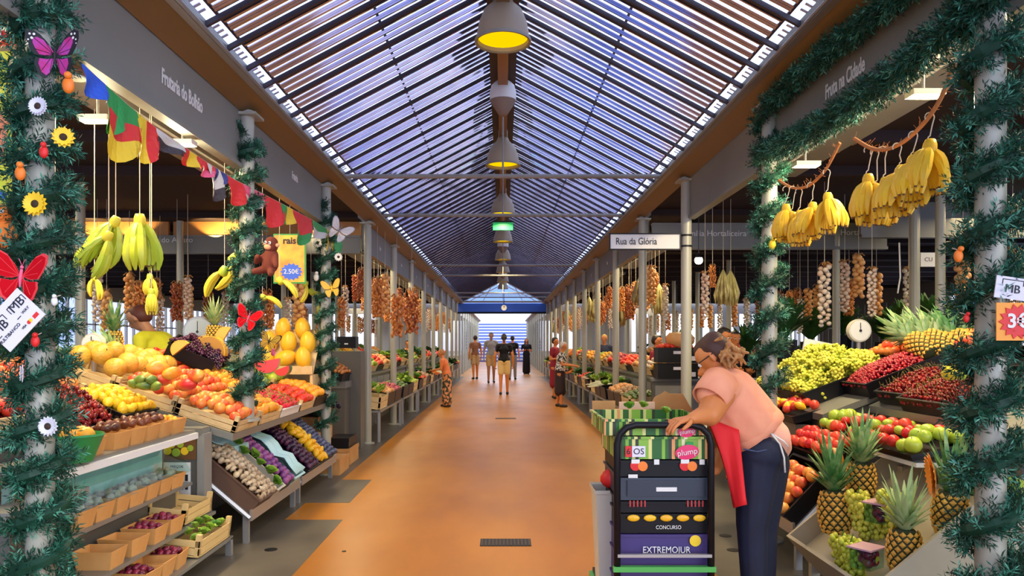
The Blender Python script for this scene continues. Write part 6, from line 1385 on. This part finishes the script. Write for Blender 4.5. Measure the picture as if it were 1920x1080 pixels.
# hair: short dark sides, curly ginger knot
organic('hair', [(HMw @ Vector((0,.025,.04)), .082, HMw @ Vector((0,.035,.015)), .080), (HMw @ Vector((0,-.03,.07)), .05, HMw @ Vector((0,.04,.07)), .06)], .008, mat('brown_black_hair', (.07,.025,.015), .6), r, 3)
kn = []; rr = random.Random(5)
for i in range(70):
    c = hv(1366 + rr.gauss(0,11), 662 + rr.gauss(0,9), 3.82 + rr.uniform(-.06,.05)); kn.append((c, .012, c + Vector((rr.uniform(-.03,.045), rr.uniform(-.02,.02), rr.uniform(-.055,.02))), .006))
organic('hair_knot', kn, .005, HAIRG, r, 1)
MB().tube([tuple(HMw @ Vector((.079,a,.012))) for a in (-.07,-.02,.02)], .003, 5).obj('glasses_arm', INK, r)

# ================================================================== the trolley
tr = empty('hand_trolley', (P(1247,0,3.62).x, 3.62, 0)); tag(tr, 'black tubular trolley stacked with crates in the aisle', 'trolley'); x0, x1 = P(1157,0,3.55).x - tr.location.x, P(1333,0,3.55).x - tr.location.x
zt = P(0,797,3.55).z; zb = .30; yy = -.07
pts = [(x0, yy, .10), (x0, yy, zt-.09)] + [(x0+.09-.09*math.cos(a), yy, zt-.09+.09*math.sin(a)) for a in (R(30),R(60),R(90))] + [(x1-.09+.09*math.cos(a), yy, zt-.09+.09*math.sin(a)) for a in (R(90),R(60),R(30))] + [(x1, yy, zt-.09), (x1, yy, .10)]
MB().tube(pts, .017, 10).obj('handle_frame', BLACK, tr, True)
GRNP = mat('green_powder_coat', (.08,.4,.08), .4)
MB().b2((x0-.02,yy-.02,.36),(x1+.02,yy+.01,.385)).obj('cross_bar', GRNP, tr); MB().b2((x0,yy-.02,.43),(x1,yy,.445)).obj('cross_bar', STEEL, tr)
MB().b2((x0-.03,-.10,.13),(x1+.03,.66,.16)).obj('platform', BLACK, tr); MB().b2((x0-.05,-.09,.10),(x0-.02,.66,.14)).b2((x1+.02,-.09,.10),(x1+.05,.66,.14)).obj('platform_edge', GRNP, tr)
for x, y in ((x0,.0),(x1,.0),(x0,.58),(x1,.58)): MB().lathe([(.001,-.018),(.06,-.018),(.065,0),(.06,.018),(.001,.018)], M=T(x,y,.062) @ RY(R(90)), seg=16).obj('wheel', BLACK, tr)
TX = tr.location.x; BY = 3.60; BW = .45; BD = .52
def tz(py): return P(0, py, BY).z
def box_on(name, z0, z1, m, label, w_=BW, d_=BD, style='solid', dx=0, dy=0, open_=True, rot=0):
    M = T(TX+dx, BY+dy, z0) @ RZ(rot); return crate(M, w_, d_, z1-z0, style, m, label, name=name, cat='crate'), M
VIO = mat('violet_card', (.05,.03,.16), .5)
q, M = box_on('fruit_box', .165, .28, VIO, 'dark violet card box lowest in the trolley stack')
q, M = box_on('fruit_box', .285, .415, VIO, 'dark violet box second from the trolley platform')
stmp = lambda py: tz(py)
q, M = box_on('fruit_box', .42, .525, VIO, 'violet box with white lettering and a gold spot in the trolley stack'); txt('EXTREMOJUR', .045, WHITE, q, T(.0,-.012,.03) @ FACE_CAM @ S((.85,1,1))); MB().lathe([(.001,0),(.028,0),(.001,.001)], M=T(.14,-.011,.075)@RX(R(90)), seg=14).obj('gold_spot', YEL, q)
q, M = box_on('fruit_crate', .53, .625, BLACK, 'black crate with a row of lemon prints in the trolley', style='solid'); txt('CONCURSO', .026, WHITE, q, T(.01,-.012,.03) @ FACE_CAM @ S((.85,1,1)))
for k in range(5): MB().ball((-.16+.08*k,-.010,.075), .03, (1.05,.25,.55), 12, 8).obj('lemon_window', M_LEMON, q, True)
q, M = box_on('fruit_crate', .63, .685, BLACK, 'black crate with red slots above the lemons in the trolley')
b = MB(); 
for k in range(5): b.b2((-.18+.018*k,-.011,.03),(-.172+.018*k,-.009,.06)); b.b2((.10+.018*k,-.011,.03),(.108+.018*k,-.009,.06))
b.obj('red_slots', mat('dull_red', (.4,.03,.03), .5), q)
q, M = box_on('fruit_crate', .69, .80, NAVY, 'slate blue plastic crate with a pale label in the trolley'); MB().b2((-.19,-.012,.02),(.19,-.009,.10)).obj('recessed_panel', mat('slate_dark', (.02,.03,.05), .4), q); MB().b2((-.05,-.014,.045),(.05,-.011,.065)).obj('label_plate', WHITE, q)
q, M = box_on('fruit_crate', .805, .885, BLACK, 'black crate with orange fruit prints and stickers in the trolley')
for x in (-.15, .09):
    MB().lathe([(.001,0),(.026,0),(.001,.001)], M=T(x,-.010,.055)@RX(R(90)), seg=14).obj('red_print', RED, q); MB().lathe([(.001,0),(.024,0),(.001,.001)], M=T(x+.035,-.012,.052)@RX(R(90)), seg=14).obj('orange_print', ORG, q); MB().b2((x-.02,-.012,.065),(x+.02,-.0105,.085)).obj('white_sticker', WHITE, q)
MB().b2((-.06,-.012,.06),(-.035,-.0105,.085)).b2((.16,-.012,.06),(.185,-.0105,.085)).b2((-.185,-.0125,-.005),(-.14,-.0105,.012)).obj('white_sticker', WHITE, q)
# striped card boxes
def stripes():
    m = bpy.data.materials.new('striped_card'); m.use_nodes = True; t = m.node_tree; b = t.nodes['Principled BSDF']; b.inputs['Roughness'].default_value = .5
    tc_ = N(t,'ShaderNodeTexCoord'); sp = N(t,'ShaderNodeSeparateXYZ'); ad = N(t,'ShaderNodeMath', operation='ADD'); mu = N(t,'ShaderNodeMath', operation='MULTIPLY'); mu.inputs[1].default_value = 62
    fl = N(t,'ShaderNodeMath', operation='FLOOR'); wn = N(t,'ShaderNodeTexWhiteNoise', noise_dimensions='1D'); rp = N(t,'ShaderNodeValToRGB'); rp.color_ramp.interpolation = 'CONSTANT'
    t.links.new(tc_.outputs['Object'], sp.inputs[0]); t.links.new(sp.outputs['X'], ad.inputs[0]); t.links.new(sp.outputs['Y'], ad.inputs[1]); t.links.new(ad.outputs[0], mu.inputs[0]); t.links.new(mu.outputs[0], fl.inputs[0]); t.links.new(fl.outputs[0], wn.inputs['W']); t.links.new(wn.outputs['Value'], rp.inputs['Fac'])
    els = [(0,(.02,.13,.02,1)),(.28,(.75,.72,.25,1)),(.5,(.25,.5,.05,1)),(.7,(.8,.35,.12,1)),(.82,(.03,.04,.02,1)),(.92,(.85,.8,.5,1))]
    rp.color_ramp.elements[0].position = 0; rp.color_ramp.elements[0].color = els[0][1]; rp.color_ramp.elements[1].position = els[1][0]; rp.color_ramp.elements[1].color = els[1][1]
    for p_, c_ in els[2:]: e_ = rp.color_ramp.elements.new(p_); e_.color = c_
    t.links.new(rp.outputs['Color'], b.inputs['Base Color']); return m
STRP = stripes(); PNK = mat('plump_pink', (.80,.03,.15), .5)
def badge(q, x, z, sc=1, a=.15):
    M = T(x,-.012,z) @ RY(-a) @ S(sc); Lb = MB().lathe([(.001,0),(.03,0),(.001,.002)], M=M @ RX(R(90)) @ S((1.55,.95,1)), seg=20).obj('pink_badge', PNK, q); txt('plump', .032, WHITE, q, M @ T(0,-.003,0) @ FACE_CAM, name='badge_word')
q, M = box_on('striped_box', .89, 1.00, STRP, 'green striped card box with a whole pink badge, second from the top of the trolley', dx=-.02); badge(q, .12, .035, 1.25); MB().b2((.115,-.012,.065),(.15,-.0105,.085)).obj('leaf_mark', GRN, q)
for z0_, nm, m_, tx, xx in ((.01,'red_tag',RED,'6',-.165),(.01,'white_tag',PAPER,'OS',-.115)):
    wd = .03 if tx == '6' else .065; MB().b2((xx-wd/2,-.013,.012),(xx+wd/2,-.0105,.065)).obj(nm, m_, q); txt(tx, .042, INK, q, T(xx,-.014,.038) @ FACE_CAM)
q, M = box_on('striped_box', 1.005, 1.085, STRP, 'open green striped card box at the top of the trolley stack', dx=-.05, w_=.50); badge(q, .15, .02, .95)
heap(M, .45, .48, .04, P_LETT, .06, 'small green leaves in the open striped box', 'leaves in the striped box', 'leaf', orient='up', scale=.45, skip=.8)
# kraft flaps and lid behind
r = empty('open_card_box', (TX+.06, 4.27, 0)); tag(r, 'plain brown card box with raised lid behind the trolley stack', 'box')
MB().b2((-.22,-.1,0),(.2,.2,1.06)).obj('body', KRAFT, r)
pl = [(-.04,0),(-.02,.06),(.0,.10),(.04,.12),(.06,.135),(.09,.12),(.16,.12),(.20,.05),(.24,0)]
MB().prism(pl, -.004, .004, T(0,-.1,1.05) @ RX(R(90))).obj('raised_flap', KRAFT, r); MB().b2((-.20,-.115,1.085),(-.0,-.10,1.125)).obj('pale_strip', mat('pale_card', (.85,.55,.35), .6), r); MB().b2((-.35,-.1,1.00),(-.22,-.09,1.13)).obj('side_flap', KRAFT, r)
# crates hanging out on the aisle side, white tub
r = empty('white_tub', (P(1140,0,3.95).x+.04, 3.98, .165)); tag(r, 'tall cream tub standing at the back of the trolley', 'tub'); MB().lathe([(.13,0),(.16,.50),(.17,.50),(.17,.52),(.155,.51),(.125,.01)], seg=4, M=RZ(R(45))).obj('body', CREAM, r)
r = empty('red_bag', (P(1142,0,3.9).x+.03, 3.96, .70)); tag(r, 'small red bag lying on the cream tub', 'bag'); MB().ball((0,0,.03), .07, (1,.9,.8), 10, 7).obj('bag_body', RED, r, True); MB().tube([(0,0,.08),(.02,0,.12)], .012, 6).obj('knot', RED, r)
# ================================================================== the stalls farther along the aisle
VEG = [('tomato', P_TOM, .042, 'red tomato', 'any', 1), ('lettuce', P_LETT, .075, 'green lettuce', 'up', 1.1), ('courgette', P_COUR, .04, 'dark green courgette', 'x', 1), ('potato', P_POT, .045, 'brown potato', 'any', 1),
       ('cabbage', P_KALE, .085, 'dark green cabbage', 'up', 1.1), ('carrot_bunch', P_CARR, .06, 'carrot bunch', 'y', 1), ('onion', P_ONION, .044, 'golden onion', 'any', 1), ('chard', P_CHARD, .08, 'dark chard bunch', 'up', .9),
       ('leek', P_LEEK, .03, 'pale leek', 'y', .9), ('beetroot', P_ROOT, .045, 'purple beetroot', 'any', 1), ('bell_pepper', P_PEPP, .05, 'red bell pepper', 'any', 1), ('herb', P_HERB, .08, 'green herb bunch', 'up', 1.0),
       ('yellow_pepper', P_YPEPP, .05, 'yellow bell pepper', 'any', 1), ('garlic', P_GARLICH, .04, 'white garlic bulb', 'any', 1), ('pear', P_LIME, .042, 'green pear', 'any', 1.1), ('orange', P_ORANGE, .045, 'bright orange', 'any', 1)]
def low_table(s, y0, y1, z, label, x0=1.80, x1=2.35):
    r = empty('low_table', (s*x0, (y0+y1)/2, 0)); tag(r, label, 'table'); L = T(-s*x0, -(y0+y1)/2, 0)
    MB().b2((s*x0, y0, z-.03), (s*x1, y1, z)).obj('table_top', SHELF, r).matrix_basis = L
    for x in (x0+.03, x1-.03):
        for y in (y0+.04, y1-.04): MB().b2((s*x-.018, y-.018, 0), (s*x+.018, y+.018, z-.03)).obj('leg', STEEL, r).matrix_basis = L
SIDE = {-1: 'on the side of the bunting', 1: 'on the side of the street sign'}
def hang(p, loc, sc, label, cat, top=3.27, group=None):
    o = stamp(p, T(loc) @ RZ(loc[1]*3) @ S(sc), label, cat, group)
    c = MB().tube([(0,0,0), (0,0,(top-loc[2])/sc)], .003/sc, 4).obj('long_cord', STRING, o)
vi = 0
for s in (-1, 1):
    ys = COLY_L if s < 0 else COLY_R
    for i in range(3, 12 if s > 0 else 11):
        y0, y1 = ys[i] + .12, ys[i+1] - .12; far = i > 6; nm = '%s %s stall past the passage' % (ORD[i-3], 'bunting-side' if s < 0 else 'sign-side')
        low_table(s, y0, y1, .47, 'low steel table at the %s' % nm)
        n = 3; wd = (y1-y0)/n
        for k in range(n):
            q = VEG[(i*5 + k*3 + (4 if s < 0 else 1)) % 16] if k else VEG[(1, 4, 7, 11, 2)[(i + (s > 0)) % 5]]
            yc = y0 + wd*(k+.5); st = 'black' if (i+k) % 3 else 'wooden'
            M = frame(s, s*1.82, yc, .475, .12); crate(M, wd-.05, .46, .20, 'solid' if st == 'black' else 'slat', BLACK if st == 'black' else WOOD, '%s crate of %s, %s on the table, %s' % (st, q[0].replace('_',' '), ORD[k], nm), parts=not far)
            lb = '%s on the low table, %s' % (q[3], nm)
            heap(M, wd-.10, .42, .16, q[1], q[2]*(1.25 if far else 1.0), lb, lb, q[0].replace('_', ' '), mound=.07, orient=q[4], scale=q[5]*(1.2 if far else 1.0))
        # cabinet counter behind with a second tier
        r = empty('stall_cabinet', (s*2.42, (y0+y1)/2, 0)); tag(r, 'grey steel cabinet at the back of the %s' % nm, 'cabinet'); W_ = y1-y0
        MB().b2((s*0, -W_/2, 0), (s*.75, W_/2, .88)).obj('body', PANEL, r); MB().b2((-s*.03, -W_/2-.02, .88), (s*.78, W_/2+.02, .92)).obj('worktop', SHELF, r)
        for k in range(3): MB().b2((-s*.012, -W_/2+W_*k/3+.02, .1), (0, -W_/2+W_*(k+1)/3-.02, .82)).obj('door', GREY, r)
        for k in range(n):
            q = VEG[(i*3 + k*5 + (2 if s < 0 else 10)) % 16] if k != 1 else VEG[(0, 10, 14, 12)[i % 4]]
            if q[0] in ('leek',): q = VEG[6]
            yc = y0 + wd*(k+.5); M = frame(s, s*2.44, yc, .93, .38)
            crate(M, wd-.05, .42, .12, 'solid' if k % 2 else 'slat', BLACK if k % 2 else WOOD, 'crate of %s, %s on the cabinet, %s' % (q[0].replace('_',' '), ORD[k], nm), parts=not far)
            heap(M, wd-.10, .38, .10, q[1], q[2]*(1.25 if far else 1.0), '%s on the cabinet, %s' % (q[3], nm), '%s on the cabinet, %s' % (q[3], nm), q[0].replace('_', ' '), mound=.09, orient=q[4], scale=q[5]*(1.2 if far else 1.0))
        # things hung over the stall
        for k in range(6 if i < 8 else 4):
            kind = (i*7 + k*3 + (s > 0)*2) % 5; p_ = (P_BRAIDC, P_BRAID, P_BRAIDC, P_BRAIDO, P_BAG)[kind] if s > 0 else (P_BRAIDC, P_BRAIDC, P_BRAIDO, P_BRAIDC, P_BRAID)[kind]
            nm2 = {'garlic_braid': 'garlic braid', 'onion_braid': 'onion braid', 'chili_string': 'string of dried chilies', 'net_bag': 'net bag'}[p_[0]]
            yc = y0 + (y1-y0)*(k+.5)/(6 if i < 8 else 4); hang(p_, (s*(2.12 + .32*(k % 2)), yc, 2.62 - .12*((k*2+i) % 3)), 1.05, '%s hanging over the %s' % (nm2, nm), nm2.split(' of')[0] if 'string' not in nm2 else 'chili string', group='%s over the %s' % (nm2, nm))
# big hanging bunches one can make out singly
for (px, py, Y, p_, sc, lb) in ((708,520,11.3,P_BRAIDC,1.5,'full chili string next to the bare column past the passage'),(744,552,12.3,P_BRAIDC,1.7,'broad chili string, second past the bare column'),(772,540,13.6,P_BRAIDC,2.0,'broadest reddish chili string over the vegetable stall'),(722,516,11.9,P_BRAIDO,1.4,'onion braid between two broad chili strings'),
        (1322,512,8.9,P_BRAID,1.1,'garlic braid under the dazzling lamp'),(1356,512,9.2,P_BAG,1.0,'net bag of corn husks beside the lamp garlic, first'),(1370,514,9.3,P_BAG,1.0,'yellowish net bag beside the lamp garlic, second'),(1336,500,9.1,P_BRAIDC,.7,'small chili string right under the lamp board'.replace('right ','')),
        (1222,500,11.1,P_BRAIDO,1.3,'onion braid between the sign column and the next one'),(1236,538,11.6,P_BAG,1.1,'net bag between the sign column and the next one'),(1180,535,13.3,P_BRAIDC,1.5,'reddish chili string behind the thin column'),(1162,560,14.2,P_BAG,1.3,'orange net bag behind the thin column'),
        (1546,495,8.3,P_BRAID,1.35,'pale garlic braid, largest behind the smaller banana cluster'),(1584,490,9.0,P_BRAID,1.2,'garlic braid before the cross passage column'),(1610,478,9.0,P_BRAIDO,1.2,'onion braid beyond the cross passage column'),(1635,505,8.0,P_BRAID,1.0,'golden garlic braid hung on a pole by the dial scale'),
        (1515,545,9.5,P_BRAIDO,.9,'small onion braid beside the largest garlic braid'),(1480,548,9.5,P_BRAIDC,.9,'small chili string beside the second garland'),
        (262,530,8.6,P_BRAIDC,1.2,'chili string behind the small yellow bananas'),(200,545,9.3,P_BRAIDO,1.2,'onion braid beside the small banana bunch'),(332,530,9.3,P_BRAIDC,1.2,'chili string over the seller in yellow-green'),(352,520,9.0,P_BRAID,1.0,'garlic braid over the dial scale'),(300,560,10.5,P_BRAID,1.2,'garlic braid low over the seller in yellow-green'),
        (560,530,9.5,P_BRAIDO,1.3,'onion braid behind the green bananas under the poster'),(640,560,11.2,P_BRAIDC,1.1,'chili string above the chestnut crate'),(500,545,9.3,P_BRAIDC,1.2,'chili string behind the red butterfly'),(1500,560,10.8,P_BRAID,1.0,'garlic braid low behind the second garland'),(540,560,11,P_BRAID,1.2,'garlic braid behind the big yellow melons')):
    c = P(px, py, Y); hang(p_, tuple(c + Vector((0,0,.05))), sc*1.0, lb, {'garlic_braid': 'garlic', 'onion_braid': 'onions', 'chili_string': 'chilies', 'net_bag': 'bag'}[p_[0]], top=3.27)
# black crate stacks on the grey cabinet by the second street-side column
def cab(x0, x1, y0, y1, h, label):
    r = empty('corner_cabinet', ((x0+x1)/2, y0, 0)); tag(r, label, 'cabinet'); w_ = (x1-x0)/2
    MB().b2((-w_,0,0),(w_,y1-y0,h-.04)).obj('body', PANEL, r); MB().b2((-w_-.02,-.02,h-.04),(w_+.02,y1-y0,h)).obj('worktop', SHELF, r); MB().b2((-w_+.03,-.012,.08),(-.01,0,h-.1)).obj('door', GREY, r); MB().b2((.01,-.012,.08),(w_-.03,0,h-.1)).obj('door', GREY, r)
cab(2.06, 3.6, 9.45+.7, 10.28, .98, 'grey corner cabinet under the stacked black crates')
n = 0
for col, x in enumerate((2.36, 3.0)):
    for k in range(2 if col == 0 else 2):
        M = T(x, 10.0, .985 + .22*k) if False else T(x, 9.98, .98 + .215*k); q = crate(M, .54, .28, .205, 'solid', BLACK, 'black crate with pale labels, %s of the %s stack on the corner cabinet' % (('lower','upper')[k], ('aisle side','inner')[col]))
        MB().b2((-.06,-.004,.12),(.04,-.001,.16)).obj('label_plate', PAPER, q); MB().b2((.10,-.004,.03),(.24,-.001,.09)).obj('label_plate', PAPER, q)
    heap(T(x, 9.98, 1.195), .5, .27, .19, P_TOM, .04, 'red tomato in the upper black crate of the corner cabinet', 'tomatoes on the corner cabinet', mound=.02)
stamp(P_PUMP, T(2.42, 10.12, 1.50) @ S(1.2), 'tan pumpkin lying on top of the black crate stack', 'pumpkin')
# second block of stalls on each side, seen through the openings
for s in (-1, 1):
    for j in range(9 if s < 0 else 8):
        yb = 7.4 + j*2.7; xb = s*(5.3 + .0*j); nm = '%s inner stall %s' % (ORD[j], 'behind the melon counter' if s < 0 else 'behind the grape counter')
        r = empty('inner_counter', (xb, yb, 0)); tag(r, 'grey counter of the %s' % nm, 'counter'); MB().b2((-.35,-1.1,0),(.35,1.1,.95)).obj('body', PANEL, r); MB().b2((-.38,-1.13,.95),(.38,1.13,1.0)).obj('worktop', SHELF, r)
        for k in range(3):
            q = VEG[(j*5+k*7+(s > 0)*3) % 16]; M = frame(s, xb - s*.3, yb - .72 + .72*k, 1.01, .3)
            crate(M, .62, .5, .12, 'slat' if k % 2 else 'solid', WOOD if k % 2 else BLACK, 'crate of %s, %s on the %s' % (q[0].replace('_',' '), ORD[k], nm), parts=False)
            heap(M, .58, .46, .10, q[1], q[2]*1.5, '%s on the %s' % (q[3], nm), '%s on %s' % (q[3], nm), q[0].replace('_',' '), mound=.10, orient=q[4], scale=q[5]*1.4)
        for k in range(3):
            p_ = (P_BRAIDC, P_BRAID, P_BRAIDO)[(j+k) % 3]; nm2 = {'garlic_braid': 'garlic braid', 'onion_braid': 'onion braid', 'chili_string': 'chili string'}[p_[0]]
            hang(p_, (xb - s*.2, yb - .8 + .8*k, 2.45), 1.3, '%s over the %s' % (nm2, nm), nm2, group='%s over %s' % (nm2, nm))
# dark potted plants deep in the street-side stall
M_BUSH = leafbunch('potted_plant', M_DLEAF, 60, .42, .03, 9, up=1.0)
for i, (px, py, Y) in enumerate(((1700,600,10.2),(1745,590,9.6),(1660,610,11),(1520,610,11.5),(1470,600,9.3),(1790,600,8.8),(1580,600,12),(1400,640,12))):
    c = P(px, py, Y); stamp(pat('potted_plant', M_BUSH[1]), T(c.x, c.y, c.z-.25) @ S(1.7), 'dark leafy plant among the inner stalls behind the grapes', 'plant', 'dark plants behind the grapes')
    tag(MB().lathe([(.12,0),(.16,c.z-.25)], M=T(c.x,c.y,0), seg=12).obj('plant_stand', BLACK), 'dark tall pot under the leafy plant, %s of the row behind the grapes' % ORD[i], 'pot', 'tall dark pots')
for (px, py, Y, lb, w_, h_, m_) in ((1825,580,9.5,'bright blue lit screen behind the fir column',.45,.5,BLUE),(613,570,9,'',0,0,None)):
    if m_: c = P(px, py, Y); r = empty('wall_screen', c); tag(r, lb, 'screen'); MB().box((0,0,0),(w_,.04,h_)).obj('screen_face', mat('blue_lit_screen', (.1,.35,.9), .4, emit=.9), r); MB().box((0,.03,-(c.z)/2-.0),(.08,.03,c.z)).obj('pole', BLACK, r)
tag(MB().tube([P(1686,455,8.2), P(1688,520,8.2), P(1683,550,8.2)], .008, 6).obj('loose_cable', WHITE), 'white loose cable hanging behind the large bananas', 'cable')

# wall washers over the ochre panels
for (px, py) in ((165, 395), (235, 395), (395, 395), (440, 395)):
    c = P(px, py, 10.7); l = bpy.data.lights.new('panel_lamp_light', 'SPOT'); l.energy = 22; l.color = (1,.72,.3); l.spot_size = R(110); l.spot_blend = .3; o = bpy.data.objects.new('panel_lamp_light', l); COL.objects.link(o)
    o.location = (c.x, 10.72, 3.0); o.rotation_euler = (R(150), 0, 0)
